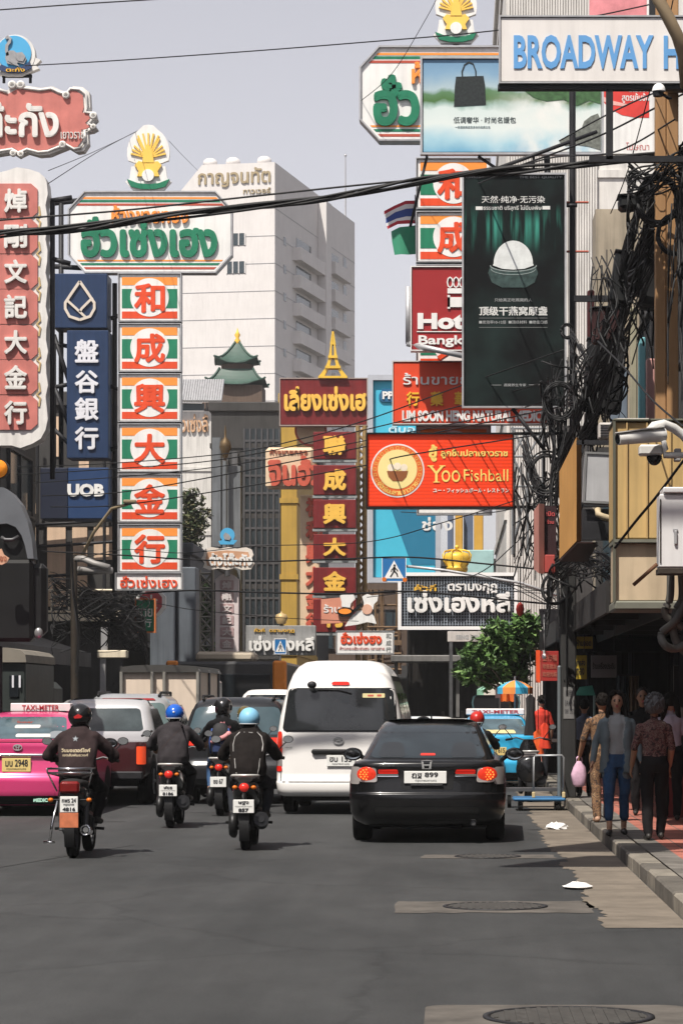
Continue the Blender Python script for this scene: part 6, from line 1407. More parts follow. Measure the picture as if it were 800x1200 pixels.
    if plate_lines: plate(t, 0, -.325, pz, pw2, ph, plate_lines, pcol)
    if big:
        m = MB(); m.cbox(-.10,.10,-.322,-.312,.335,.497,.004); m.build('mud_flap', M('flap_orange', (.55,.17,.08), .6, 0, .25, 12), t)
        m = MB(); hw = .235
        m.tube([(-.09,.1,.86),(-hw+.02,-.02,.90),(-hw,-.28,.92),(hw,-.28,.92),(hw-.02,-.02,.90),(.09,.1,.86)], .012); m.tube([(-hw,-.29,.965),(hw,-.29,.965)], .013); m.tube([(-hw,.0,.965),(-hw,-.29,.965),(-hw,-.28,.92)], .010); m.tube([(hw,.0,.965),(hw,-.29,.965),(hw,-.28,.92)], .010)
        for sg in (1,-1): m.tube([(sg*hw,-.27,.92),(sg*.16,-.1,.72)], .010)
        m.build('luggage_rack', chrome, t)
        m = MB(); m.tube([(-.18,.12,.62),(-.235,.06,.36),(-.255,.02,.17)], .016); m.tube([(-.20,.0,.165),(-.32,.03,.165)], .014); m.build('side_stand', chrome, t)
        m = MB()
        for sg in (1,-1): m.cyl((sg*.13,.02,r),(sg*.14,.12,.68),.026,n=10)
        m.build('shock_absorber', steel, t)
    else:
        m = MB(); m.tube([(-.12,.15,.80),(-.15,-.08,.84),(-.12,-.26,.85),(.12,-.26,.85),(.15,-.08,.84),(.12,.15,.80)], .017); m.build('grab_rail', M('rail_pale', (.50,.49,.47), .35, .3, .1), t)
    m = MB()
    for sg in (1,-1): m.cyl((sg*.1,.5,.30),(sg*.27,.5,.29),.016,n=8)
    m.build('foot_rest', rubber, t)
    return t, D
def decal_shirt(t, sy, sz, hip, helm, c, bd):
    m = MB(); y = lambda z: sy-.128+.0*(sz-z)
    z1 = sz-.20
    m.text("วินมอเตอร์ไซค์", -.17, .15, z1-.03, z1+.015, sy-.17, .03); m.text("เขตสัมพันธวงศ์", -.15, .13, z1-.075, z1-.045, sy-.175, .02)
    drape(m, bd); o = m.build('back_print', M('print_cream', (.48,.40,.27), .7), t, fix=False); o.rotation_euler.z = 0
    m = MB(); pts = []
    for k in range(10): r_ = .035 if k % 2 == 0 else .016; pts.append((-.02+r_*math.sin(k*.6283), z1+.115+r_*math.cos(k*.6283)))
    m.prism(pts, sy-.155, sy-.15); drape(m, bd); m.build('back_star', M('print_pale', (.30,.33,.36), .7), t)
    m = MB(); m.prism([(-.05,c[2]-.01),(0,c[2]+.02),(.045,c[2]-.005),(.03,c[2]-.025),(-.04,c[2]-.03)], c[1]-.158, c[1]-.13); m.build('helmet_badge', M('badge_red', (.45,.02,.02), .4), helm)
def decal_jacket(t, sy, sz, hip, helm, c, bd):
    m = MB(); p = M('piping_pale', (.42,.41,.40), .7)
    for sg in (1,-1):
        m.tube([(sg*.10,sy-.06,sz+.0),(sg*.15,sy-.115,sz-.05),(sg*.172,sy-.115,sz-.14),(sg*.165,sy-.13,sz-.22)], .005, 5); m.tube([(sg*.145,hip[1]-.10,sz-.30),(sg*.135,hip[1]-.155,sz-.40),(sg*.12,hip[1]-.17,sz-.48)], .005, 5)
    m.tube([(-.05,sy-.09,sz+.0),(.05,sy-.09,sz-.005)], .005, 5); drape(m, bd, .003); m.build('piping', p, t)
def decal_strap(t, sy, sz, hip, helm, c, bd):
    m = MB(); m.grid([[(x0+dx, 0, z0+dx) for dx in (-.018,-.009,0,.009,.018)] for x0, z0 in ((.125-.03*k, sz-.005-.034*k) for k in range(11))]); drape(m, bd); m.build('bag_strap', M('strap_brown', (.06,.03,.025), .7), t)
    m = MB(); m.ball((.0,c[1]-.149,c[2]+.02), (.015,.006,.015), 10, 6); m.build('helmet_badge', pale, helm)
def decal_print(t, sy, sz, hip, helm, c, bd):
    m = MB(); m.text("RACING", -.12, .13, sz-.12, sz-.085, sy-.142, .05); m.text("TEAM", -.05, .06, sz-.155, sz-.128, sy-.146, .05); m.text("N", -.03, .04, sz-.05, sz-.025, sy-.13, .06); drape(m, bd); m.build('back_print', M('print_pink', (.58,.30,.32), .7), t, fix=False)
brownshirt = M('mauve_brown_shirt', (.034,.023,.024), .95, 0, .3, 9, bump=.6, spec=.12); greyjac = M('washed_grey_jacket', (.034,.030,.033), .95, 0, .3, 9, bump=.6, spec=.12); dkjac = M('dark_brown_jacket', (.014,.0115,.011), .95, 0, .3, 10, bump=.6, spec=.12); blk2 = M('black_tee', (.009,.009,.010), .95, 0, .3, 10, bump=.4, spec=.12)
gloss = lambda n, c: M(n, c, .2, 0, .05, 2, coat=.7)
def loc_of(t, dz=0): return (t.location.x, t.location.y, dz)
b1, _ = motorbike('black motorcycle with chrome luggage rack and orange mud flap, nearest at left', 86, 1005, 'standard', [("กพร 24", .1, .9, .60, .88, .04), ("กรุงเทพ", .2, .8, .38, .54, .02), ("4816", .14, .86, .08, .32, .04)])
rider('person in mauve brown shirt and black helmet riding the nearest motorcycle at left', loc_of(b1), brownshirt, blackcloth, gloss('helmet_black', (.012,.012,.013)), 1.50, (1.36,.46), (.90,.36), .36, shoes=shoe, full=True, decal=decal_shirt, hs_=1.02)
b2, _ = motorbike('black scooter with round red tail lamp, ridden by the blue helmeted person', 200, 970, 'scooter', [("ฬขธ", .25, .75, .60, .90, .04), ("กรุงเทพมหานคร", .1, .9, .42, .54, .0), ("8186", .2, .8, .08, .36, .04)])
rider('person in grey jacket with crossbody strap and glossy blue helmet', loc_of(b2), greyjac, blackcloth, gloss('helmet_blue', (.012,.10,.48)), 1.49, (1.36,.46), (.88,.36), .33, decal=decal_strap)
b3, _ = motorbike('black scooter with lit red tail lamp carrying the pale blue helmeted rider', 288, 996, 'scooter', [("ษฐง", .25, .75, .60, .90, .05), ("กรุงเทพมหานคร", .1, .9, .42, .54, .0), ("857", .25, .75, .08, .36, .05)])
rider('person in dark jacket with pale piping and matte light blue helmet', loc_of(b3), dkjac, M('dark_trousers', (.016,.018,.024), .9, 0, .2, 12), M('helmet_light_blue', (.20,.45,.64), .45, 0, .06), 1.46, (1.33,.46), (.86,.36), .31, decal=decal_jacket, hs_=.97)
b4, _ = motorbike('dark scooter partly hidden left of the pale blue helmeted rider', 258, 956, 'scooter', [("ชย 67", .2, .8, .3, .8, .04)])
rider('barefoot person in black tee and blue jeans with a glossy black helmet and backpack', loc_of(b4), blk2, denim, gloss('helmet_black', (1,1,1)), 1.57, (1.40,.46), (.88,.36), .30, bare=True, decal=decal_print, hs_=1.08, full=True)
def backpack():
    L = b4.location; t = thing('backpack', 'black and blue backpack with a pink plush toy on the rider in jeans', 'backpack', (L.x-.01, L.y+.20, .86)); 
    m = MB(); rows = []
    for z, w_, d in ((0,.10,.05),(.06,.145,.10),(.2,.155,.12),(.36,.14,.11),(.46,.10,.08),(.50,.05,.04)): rows.append([(w_*math.copysign(abs(math.cos(a*.3927))**.7, math.cos(a*.3927)), d*math.copysign(abs(math.sin(a*.3927))**.7, math.sin(a*.3927)), z) for a in range(16)])
    m.rings(rows); m.build('bag', M('pack_black', (.018,.018,.02), .7, 0, .3, 8), t)
    m = MB(); m.cbox(-.11,.11,-.15,-.085,.05,.24,.03); m.build('front_pocket', M('pack_navy', (.02,.035,.10), .7, 0, .2), t)
    m = MB()
    for sg in (1,-1): m.tube([(sg*.14,-.06,.05),(sg*.155,-.08,.22),(sg*.12,-.06,.42)], .012)
    m.build('side_trim', M('pack_blue', (.03,.07,.24), .6), t)
    m = MB(); m.tube([(-.1,-.14,.23),(-.02,-.17,.26),(.06,-.16,.29),(.12,-.13,.33)], .035, 8); m.ball((.13,-.13,.335), .045, 10, 8); m.ball((-.11,-.14,.225), .03, 10, 8); m.build('plush_toy', M('plush_pink', (.58,.25,.26), .9, 0, .3, 18), t)
backpack()
b5, _ = motorbike('motorcycle almost hidden behind the pale blue helmeted rider', 284, 948, 'scooter', None)
rider('person with olive brown helmet barely visible behind the pale blue helmeted rider', loc_of(b5), blk2, blackcloth, gloss('helmet_olive', (.10,.075,.02)), 1.45, (1.30,.46), (.84,.36), .3)
b6, _ = motorbike('motorcycle half hidden by the left side of the white van', 311, 940, 'scooter', None)
rider('person in dusty purple top beside the left rear corner of the white van', loc_of(b6), M('dusty_purple', (.10,.075,.10), .9, 0, .2), blackcloth, gloss('helmet_mauve', (.18,.13,.18)), 1.36, (1.2,.46), (.80,.36), .27)
b7, _ = motorbike('motorcycle hidden behind the black sedan, ridden by the red helmeted person', 559, 941, 'scooter', None)
rider('person in dark top with glossy red helmet riding ahead of the black sedan', loc_of(b7), blk2, blackcloth, gloss('helmet_red', (.42,.02,.015)), 1.36, (1.19,.46), (.78,.36), .32)
b8, _ = motorbike('black scooter parked at the kerb behind the blue platform trolley', 620, 940, 'scooter', None, lit=False)
m = MB(); m.lathe([(0,-.09),(.17,-.09),(.23,-.04),(.23,.05),(.17,.1),(0,.1)], (0,-.22,.55), 'Y', 24); m.build('top_case', M('bike_black', (1,1,1)), b8)
m = MB(); m.cbox(-.13,.13,-.24,-.18,.74,.82,.02); m.build('lamp_cluster', clearl, b8)

def walker(label, loc, face, H, top, bottom, shoes=shoe, jacket=None, hairstyle='short', hair=hairm, sleeve='long', stride=.12, arms=((.0,.0),(.0,.0)), sk=skin, skirtlike=False, cropped=.0, tee=None, seated=False, hands=True):
    t = thing('person', label, 'person', loc, R(face)); k = H/1.65
    mats = [top, bottom, sk, shoes, jacket or top, eyem, lipm]
    f = Fig(mats, (0, 1, 4)); v = lambda x, y, z: (x*k, y*k, z*k)
    st = lambda rows, m: f.stack([(x*k, y*k, z*k, a*k, b*k) for x, y, z, a, b in rows], m)
    st([(0,0,.78,.135,.095),(0,-.01,.88,.165,.115),(0,0,.97,.150,.10),(0,0,1.03,.135,.09)], 1)
    st([(0,0,.96 if not jacket else .96,.150,.105),(0,0,1.05,.142,.098),(0,.005,1.18,.152,.105),(0,.0,1.28,.168,.10),(0,-.005,1.35,.140,.075),(0,-.005,1.385,.07,.055)], 0)
    f.cap(v(0,-.005,1.36), v(0,.012,1.47), .046*k, .045*k, 2)
    # head with face
    f.ell(v(0,.012,1.545), (.070*k,.088*k,.105*k), 2); f.ell(v(0,.035,1.485), (.048*k,.052*k,.045*k), 2)
    f.cap(v(0,.097,1.545), v(0,.112,1.515), .009*k, .013*k, 2)
    for sg in (1,-1): f.ell(v(sg*.030,.091,1.553), (.009*k,.005*k,.004*k), 5); f.ell(v(sg*.073,.0,1.54), (.010*k,.02*k,.03*k), 2)
    f.ell(v(0,.088,1.483), (.023*k,.010*k,.0075*k), 6)
    for i, sg in enumerate((1,-1)):
        a = arms[i]; S_ = Vector(v(sg*.160,0,1.295)); E_ = Vector(v(sg*(.215+a[0]*.5),-.03+a[1]*.4,1.07)); W_ = Vector(v(sg*(.225+a[0]),.05+a[1],.86))
        am = 4 if jacket else 0
        f.chain([S_, S_.lerp(E_, .5), E_], [.056*k,.050*k,.043*k], am if sleeve != 'none' else 2)
        f.chain([E_, E_.lerp(W_, .5), W_], [.042*k,.036*k,.028*k], am if sleeve == 'long' else 2)
        if hands: f.hand(W_+(W_-E_).normalized()*.015, (W_-E_), (0,1,0) if sg > 0 else (0,1,0), 2, .5)
        y = stride*(1 if i == 0 else -1); H_ = Vector(v(sg*.085,0,.86)); K_ = Vector(v(sg*.09,y*.6+.03,.47)); A_ = Vector(v(sg*.085,y-.02,.09))
        f.chain([H_, H_.lerp(K_, .5), K_], [.092*k,.078*k,.060*k], 1)
        if cropped: Mx = K_.lerp(A_, 1-cropped/.38); f.chain([K_, Mx], [.058*k,.055*k], 1); f.cap(Mx, A_, .036*k, .034*k, 2)
        else: f.chain([K_, K_.lerp(A_, .4), A_], [.066*k,.064*k,.055*k] if not skirtlike else [.08*k,.085*k,.085*k], 1)
        f.cap(A_+Vector(v(0,-.04,-.045)), A_+Vector(v(sg*.015,.14,-.058)), .038*k, .030*k, 3)
    if jacket:
        for sg in (1,-1): st([(sg*.125,-.005,.72,.075,.115),(sg*.12,-.005,.95,.068,.118),(sg*.112,.0,1.18,.070,.117),(sg*.115,-.005,1.31,.068,.10),(sg*.09,-.01,1.36,.05,.07)], 4)
        st([(0,-.075,.72,.155,.045),(0,-.072,1.0,.15,.045),(0,-.062,1.25,.15,.05),(0,-.05,1.36,.10,.045)], 4)
    f.build(t, .0085)
    m = MB()
    if hairstyle == 'long':
        m.ball(v(0,-.018,1.575), (.086*k,.088*k,.100*k), 20, 12)
        for sg in (1,-1):
            m.tube([v(sg*.02,.07,1.655), v(sg*.075,.055,1.61), v(sg*.092,.02,1.50), v(sg*.105,.03,1.38), v(sg*.10,.06,1.28)], .034*k, 8, .016*k)
            m.tube([v(sg*.05,-.06,1.60), v(sg*.085,-.05,1.45), v(sg*.11,-.03,1.30)], .05*k, 8, .03*k)
    elif hairstyle == 'bob':
        rnd = random.Random(5); rows = []
        for q in range(13):
            a = R(-62+152*q/12); rows.append([(.118*k*math.cos(a)*math.cos(i*.2618)*(1+.05*rnd.uniform(-1,1)), -.015*k+.118*k*math.cos(a)*math.sin(i*.2618)*(1+.05*rnd.uniform(-1,1)), 1.565*k+.120*k*math.sin(a)*(1+.04*rnd.uniform(-1,1))) for i in range(24)])
        m.rings(rows)
    else:
        m.ball(v(0,-.012,1.575), (.078*k,.090*k,.093*k), 20, 12)
    rnd = random.Random(int(H*1000)+len(label)); cu = hairstyle == 'bob'; R0 = (.112 if cu else .078)
    for i in range(110 if cu else 70):      # tufts and curls break up the outline
        a, e = rnd.uniform(0, 6.283), rnd.uniform(-.7 if cu else -.1, 1.5)
        if not cu and math.sin(a) > .35 and e < .75: continue
        p = Vector((R0*math.cos(e)*math.cos(a)*k, -.012*k+R0*1.1*math.cos(e)*math.sin(a)*k, 1.57*k+R0*1.12*math.sin(e)*k)); d = Vector((rnd.uniform(-1,1), rnd.uniform(-1,1), -1.2)).normalized()*.03*k
        m.tube([p-d*.6, p+Vector((math.cos(a), math.sin(a), .4))*.008*k, p+d], (.014 if cu else .010)*k, 5, .006*k)
    m.build('hair', hair, t)
    return t
def print_mat(name, cols, sc_):
    m = bpy.data.materials.new(name); m.use_nodes = True; n = m.node_tree.nodes; l = m.node_tree.links; b = n['Principled BSDF']
    tc = n.new('ShaderNodeTexCoord'); no = n.new('ShaderNodeTexNoise'); no.inputs['Scale'].default_value = sc_; no.inputs['Detail'].default_value = 3; no.inputs['Distortion'].default_value = 1.2; l.new(tc.outputs['Object'], no.inputs['Vector'])
    cr = n.new('ShaderNodeValToRGB'); cr.color_ramp.interpolation = 'CONSTANT'; e = cr.color_ramp.elements; e[0].position = 0; e[0].color = (*cols[0], 1); e[1].position = .42; e[1].color = (*cols[1], 1)
    for p, c in zip((.5, .57, .64), cols[2:]): q = e.new(p); q.color = (*c, 1)
    l.new(no.outputs[0], cr.inputs[0]); l.new(cr.outputs[0], b.inputs['Base Color']); b.inputs['Roughness'].default_value = .9; return m
floral = print_mat('floral_cloth', [(.02,.012,.012),(.10,.03,.03),(.18,.11,.095),(.045,.015,.016),(.26,.19,.15)], 24)
batik = print_mat('batik_cloth', [(.03,.018,.012),(.11,.055,.028),(.20,.11,.05),(.04,.02,.012),(.30,.19,.10)], 22)
PZ = .148
def at(px, py): D = F*(CZ-PZ)/(py-VY); return ((px-VX)*D/F, D, PZ)
walker('woman in grey blue blazer, grey top and cropped jeans walking towards us on the kerb', at(722, 979), 178, 1.64, M('grey_tee', (.26,.27,.275), .9, 0, .12, 10), denim, shoe, M('blazer_grey_blue', (.12,.15,.165), .85, 0, .12, 10, bump=.2), 'long', stride=.13, arms=((.05,.02),(.045,.05)), cropped=.13)
walker('grey haired person seen from behind in a dark floral blouse and black trousers', at(766, 984), 4, 1.58, floral, blackcloth, shoe, None, 'bob', M('grey_hair', (.10,.10,.105), .7, 0, .35, 30), 'half', .09, ((-.03,.06),(.02,.07)), skin2)
walker('person in brown batik shirt and trousers holding a pink bag by the kerb', at(705, 963), 4, 1.62, batik, batik, M('sandal_tan', (.40,.24,.16), .6), None, 'short', hairm, 'half', .15, ((.0,.0),(.05,.08)), skin2)
def carry(): 
    x, y, z = at(705, 963); t = thing('plastic_bag', 'translucent pink plastic bag hanging from the hand of the person in batik', 'bag', (x-.285, y+.14, z+.50))
    m = MB(); rows = []; rnd = random.Random(3)
    for zz, w_, d in ((-.06,.05,.03),(-.03,.085,.05),(.10,.10,.06),(.19,.075,.05),(.27,.03,.025)): rows.append([(w_*math.cos(a*.3927)*rnd.uniform(.85,1.1), d*math.sin(a*.3927)*rnd.uniform(.85,1.1), zz) for a in range(16)])
    m.rings(rows, True); m.build('bag', M('pink_film', (.62,.40,.52), .3, 0, .3, 12), t)
    m = MB()
    for sg in (1,-1): m.tube([(sg*.04,0,.26),(sg*.03,0,.31),(0,0,.34)], .010)
    m.build('handle', M('pink_film', (1,1,1)), t)
carry()
walker('person in slate blue shirt with a shoulder strap behind the dark pillar', at(684, 934), 0, 1.54, M('slate_blue_shirt', (.16,.19,.27), .85, 0, .1, 6), blackcloth, shoe, None, 'short', hairm, 'half', .05)
walker('dark haired person in a pale lilac shirt beyond the grey haired person', at(785, 962), 2, 1.63, M('pale_lilac', (.46,.42,.50), .85, 0, .1, 6), blackcloth, shoe, None, 'long', hairm, 'half', .04)
walker('balding person in dark striped shirt between the blazer and the grey haired person', at(752, 955), 180, 1.70, M('black_tee', (1,1,1)), blackcloth, shoe, None, 'short', M('thin_hair', (.03,.02,.015), .6), 'half', .04, sk=skin2)
walker('person in bright red shirt standing on the pavement past the dark pillar', at(634, 914), 20, 1.62, M('bright_red_shirt', (.50,.035,.02), .85, 0, .1, 6), M('dark_trousers', (1,1,1)), shoe, None, 'short', hairm, 'half', .04)

# ---------------------------------------------------------------- street furniture on the right
def utility_pole():
    t = thing('utility_pole', 'dark square concrete pole with a pasted notice at the kerb behind the trolley', 'pole', (1.83, 43.2, .15))
    m = MB(); m.cbox(-.12, .12, -.12, .12, 0, 5.0, .02); m.build('post', M('dark_concrete', (.026,.025,.024), .8, 0, .3, 2, bump=.3, streak=.3), t)
    m = MB(); m.cbox(-.085,.085,-.128,-.122,1.25,1.75,.001); o = m.build('notice', M('notice_paper', (.17,.165,.16), .7, 0, .25, 8), t)
    m = MB(); m.text("招租", -.05, .05, 1.6, 1.7, -.131, .0); m.text("ให้เช่า", -.06, .06, 1.45, 1.54, -.131, .0); m.text("081 55", -.06, .06, 1.33, 1.4, -.131, .0); m.build('lettering', inkm, o, fix=False)
    m = MB(); m.box(-.14,.7,-.121,.08,4.6,4.72); m.build('cross_arm', dsteel, t)
    return t
utility_pole()
t = thing('steel_post', 'slim grey steel post standing beside the dark square pole', 'post', (1.655, 42.4, 0)); m = MB(); m.cyl((0,0,0),(0,0,2.2),.032,n=12); m.cyl((0,0,0),(0,0,.03),.08,n=12); m.ball((0,0,2.2),.034,10,6); m.build('tube', M('grey_blue_steel', (.16,.18,.19), .5, .4, .2), t)
s = Sign('tall_mast', 'thin dark steel mast rising between the black billboard and the beige wall', 'mast', 46, 667, 675, 30, 490)
m = MB(); m.cyl((s.X(671),.25,s.Z(30)),(s.X(671),.25,s.Z(700)),.055,n=10); m.build('tube', dsteel, s.t)
m = MB(); [m.cyl((s.X(660),.25,s.Z(py)),(s.X(690),.25,s.Z(py)),.02,n=6) for py in (234, 292)]; m.build('rung', M('red_oxide', (.35,.08,.05), .6), s.t)
m = MB(); m.box(s.X(671),s.X(742),.2,.3,s.Z(351),s.Z(344)); m.build('cross_arm', dsteel, s.t)
def brown_pole():
    D = 36.; x = (781-VX)*D/F; t = thing('brown_pole', 'tall tan painted square pole at the right edge wrapped in black cables', 'pole', (x, D, .15))
    Z0 = 3.0; bp = M('tan_pole_paint', (.34,.19,.085), .6, 0, .12, 1.5, streak=.25); m = MB(); m.cbox(-.16,-.02,-.1,.1,Z0,11.2,.01); m.cbox(-.015,.14,-.14,.1,Z0,11.2,.01); m.build('post', bp, t)
    zz = lambda py: CZ+(VY-py)*D/F-.15
    m = MB(); m.cbox(-.02,.32,-.34,-.142,zz(112),zz(82),.01); m.build('junction_plate', M('plate_tan', (.30,.22,.13), .55, .1, .2), t)
    m = MB(); [m.cyl((dx,-.36,zz(py)),(dx,-.34,zz(py)),.022,n=8) for dx in (.03,) for py in (88, 107)]; m.build('bolt', dsteel, t)
    return t
brown_pole()
s = Sign('lamp_arm', 'curved tan metal arm crossing in front of the blue lettered hotel sign', 'lamp arm', 32, 765, 800, 0, 60)
m = MB(); m.tube([(s.X(758),-.1,s.Z(-30)),(s.X(770),-.1,s.Z(2)),(s.X(783),-.05,s.Z(24)),(s.X(793),0,s.Z(42)),(s.X(801),.1,s.Z(62)),(s.X(806),.3,s.Z(95))],.075,12); m.build('tube', M('arm_tan', (.33,.25,.16), .55, .1, .15), s.t)
s = Sign('dome_lamp', 'small white dome lamp on the tan pole beneath the hotel sign', 'lamp', 34, 763, 778, 98, 110)
m = MB(); m.ball((s.X(771),-.05,s.Z(108)),(.085,.085,.10),16,8,0,90); m.cyl((s.X(771),-.05,s.Z(108.5)),(s.X(771),-.05,s.Z(107.5)),.08,n=16); m.build('dome', white, s.t)
m = MB(); m.cyl((s.X(770),-.05,s.Z(114)),(s.X(770),-.05,s.Z(108.6)),.06,.07,12); m.tube([(s.X(773),-.02,s.Z(109)),(s.X(783),.05,s.Z(114)),(s.X(786),.1,s.Z(113))],.02); m.build('base', dsteel, s.t)

# shop sign boxes over the pavement
tanp = M('tan_board', (.50,.345,.145), .55, 0, .12, 1.5, streak=.22); tanp2 = M('pale_tan_board', (.52,.41,.28), .55, 0, .15, 1.5, streak=.25)
s = Sign('shop_box_sign', 'big tan box sign with plain faded face over the pavement, behind the security cameras', 'box sign', 32.5, 719, 830, 494, 632)
s.panel(tanp, None, 1.1); m = MB(); s.rect(m, 717.5, 832, 491, 494, -.05, 1.15, .01); s.rect(m, 717.5, 720.5, 494.2, 705, -.05, -.003); m.build('trim', M('trim_olive', (.10,.10,.075), .6, .1, .2), s.t)
m = MB()
for px in (733, 756.5, 784): s.rect(m, px, px+1.6, 495, 631, -.035, -.002)
m.build('batten', M('batten_tan', (.44,.30,.13), .55, 0, .1), s.t)
m = MB(); s.rect(m, 721, 830, 636, 704, .03, 1.05, .01); m.build('lower_panel', tanp2, s.t)
m = MB(); s.rect(m, 719, 832, 632.2, 635.8, -.06, 1.1); m.build('ledge', M('ledge_grey', (.16,.16,.13), .6, .1, .25), s.t)
m = MB(); s.rect(m, 719, 832, 704.2, 715, -.05, 1.1, .02); m.build('sill', M('ledge_grey', (1,1,1)), s.t)
s = Sign('box_sign_wing', 'orange tan folded metal side of a sign box left of the air conditioner', 'box sign', 36, 657, 682, 512, 652)
m = MB(); A = [(675,512),(681,514),(681,632),(675,634)]; B = [(658,546),(675,512),(675,634),(658,651)]
q = lambda a, b, y: (s.X(a), y, s.Z(b))
m.add([q(675,512,0),q(682,515,.3),q(682,632,.3),q(675,634,0),q(658,546,.9),q(658,651,.9),q(682,632,1.2),q(682,515,1.2)], [(0,1,2,3),(4,0,3,5),(1,7,6,2),(4,5,6,7),(5,3,2,6),(0,4,7,1)]); m.build('casing', M('orange_tan', (.52,.27,.085), .55, 0, .12, 2, streak=.15), s.t)
m = MB(); m.add([q(658,652.5,.9),q(676,635,0),q(700,635,.1),q(692,652.5,1.0),q(658,654,.9),q(676,636.5,0),q(700,636.5,.1),q(692,654,1.0)], [(0,1,2,3),(7,6,5,4),(0,4,5,1),(1,5,6,2),(2,6,7,3),(3,7,4,0)]); m.build('soffit', M('soffit_maroon', (.045,.022,.02), .6), s.t)
s = Sign('air_conditioner', 'pale grey metal box hanging askew beside the tan sign box', 'metal box', 35.5, 683, 722, 529, 591)
m = MB(); m.X = Matrix.Rotation(R(2.5), 4, 'Y'); s.rect(m, 684, 721, 531, 589, 0, .45, .02); m.build('casing', M('casing_grey', (.40,.40,.41), .5, .1, .15, 2, streak=.2), s.t)
m = MB(); m.X = Matrix.Rotation(R(2.5), 4, 'Y'); s.frame(.0, dsteel) if 0 else None
for a in ((683.5,721.5,530,532.5),(683.5,721.5,587.5,590),(683.5,686,532.6,587.4),(719,721.5,532.6,587.4)): s.rect(m, *a, -.02, -.001)
m.build('rim', M('rim_grey', (.20,.20,.20), .5, .3, .2), s.t)
m = MB(); s.rect(m, 682, 722, 596, 632, .1, .3); s.rect(m, 682, 684.5, 514, 529, .2, .26); s.rect(m, 676, 722, 514, 519, .2, .3); m.build('bracket', dsteel, s.t)
m = MB(); m.tube([(s.X(700),.0,s.Z(597)),(s.X(700),-.05,s.Z(603)),(s.X(706),-.05,s.Z(606)),(s.X(714),-.03,s.Z(608)),(s.X(722),0,s.Z(610))], .045, 10); m.build('pipe', M('pipe_cream', (.42,.34,.22), .6), s.t)
s = Sign('wall_air_unit', 'small white louvred unit on the ledge above the tan sign box', 'air unit', 37, 700, 760, 492, 515)
m = MB(); s.rect(m, 701, 718, 495, 514, 0, .3, .02); s.rect(m, 718.5, 762, 489, 496, .1, .4, .02); m.build('casing', M('dusty_white', (.50,.47,.44), .5, 0, .15, 3, streak=.2), s.t)
m = MB(); [s.rect(m, 703, 716, 498+3*i, 499.3+3*i, -.01, -.001) for i in range(5)]; m.build('louvre', dsteel, s.t)
s = Sign('pink_sign', 'narrow faded pink box sign hanging among cables left of the orange tan casing', 'box sign', 40, 627, 651, 590, 672)
m = MB(); m.add([q_ for q_ in [(s.X(631),0,s.Z(590)),(s.X(637.5),.1,s.Z(590)),(s.X(637.5),.1,s.Z(672)),(s.X(631),0,s.Z(672)),(s.X(627),.8,s.Z(594)),(s.X(627),.8,s.Z(664)),(s.X(637),.9,s.Z(664)),(s.X(637),.9,s.Z(594))]], [(0,1,2,3),(4,0,3,5),(1,7,6,2),(4,5,6,7),(5,3,2,6),(0,4,7,1)]); m.build('casing', M('faded_pink', (.50,.22,.18), .55, 0, .15, 3), s.t)
m = MB(); s.rect(m, 638, 650, 650, 671, .02, .3, .01); m.build('lower_box', M('faded_red2', (.36,.06,.05), .5, 0, .15), s.t)
m = MB(); s.rect(m, 638, 652, 592, 649, .2, .35); o = m.build('dark_face', M('deep_maroon', (.03,.012,.014), .5), s.t)
m = MB(); m.text("เปิด", s.X(640), s.X(650), s.Z(604), s.Z(598), .19, .03); m.text("ร้าน", s.X(641), s.X(649), s.Z(613), s.Z(608), .19, .03); m.build('lettering', M('neon_rose', (.5,.08,.08), .4), o, fix=False)
# security cameras
s = Sign('security_camera', 'white bullet security camera pointing left on a curved bracket by the tan sign box', 'camera', 28.5, 720, 800, 492, 530)
m = MB(); A, B = Vector((s.X(722.5),-.12,s.Z(516))), Vector((s.X(778),.1,s.Z(508))); m.cyl(A, B, .062, .075, 20); m.build('housing', M('camera_white', (.62,.61,.59), .45, 0, .12, 4, streak=.2), s.t)
m = MB(); d = (B-A).normalized(); m.cyl(A-d*.006, A-d*.001, .05, n=18); m.build('lens', glassd, s.t)
m = MB(); m.add([tuple(A+Vector((-.03,-.075,.055))), tuple(B+Vector((0,-.09,.07))), tuple(B+Vector((0,.09,.075))), tuple(A+Vector((-.03,.075,.06))), tuple(A+Vector((-.03,-.075,.066))), tuple(B+Vector((0,-.09,.082))), tuple(B+Vector((0,.09,.087))), tuple(A+Vector((-.03,.075,.071)))], [(0,1,2,3),(7,6,5,4),(0,4,5,1),(1,5,6,2),(2,6,7,3),(3,7,4,0)]); m.build('sun_shield', M('camera_white', (1,1,1)), s.t)
m = MB(); m.tube([(s.X(761),.05,s.Z(505)),(s.X(766),.05,s.Z(499)),(s.X(778),.1,s.Z(496)),(s.X(790),.15,s.Z(500)),(s.X(802),.2,s.Z(508)),(s.X(812),.2,s.Z(520))], .05, 12); m.tube([(s.X(777),.05,s.Z(516)),(s.X(780),.05,s.Z(526)),(s.X(778),.05,s.Z(532)),(s.X(806),.1,s.Z(533))], .028, 8); m.build('bracket', M('camera_white', (1,1,1)), s.t)
s = Sign('dome_camera', 'black dome security camera in a white collar below the bullet camera', 'camera', 28.8, 747, 800, 522, 546)
m = MB(); s.rect(m, 748, 776, 521.5, 534, -.08, .12, .02); m.build('collar', M('camera_white', (1,1,1)), s.t)
m = MB(); m.ball((s.X(766), .0, s.Z(534.5)), (.082,.082,.10), 20, 10, -90, 0); m.cyl((s.X(766),.0,s.Z(534.5)),(s.X(766),0,s.Z(534.2)),.082,n=20); m.build('dome', M('smoked_dome', (.01,.01,.012), .06), s.t)
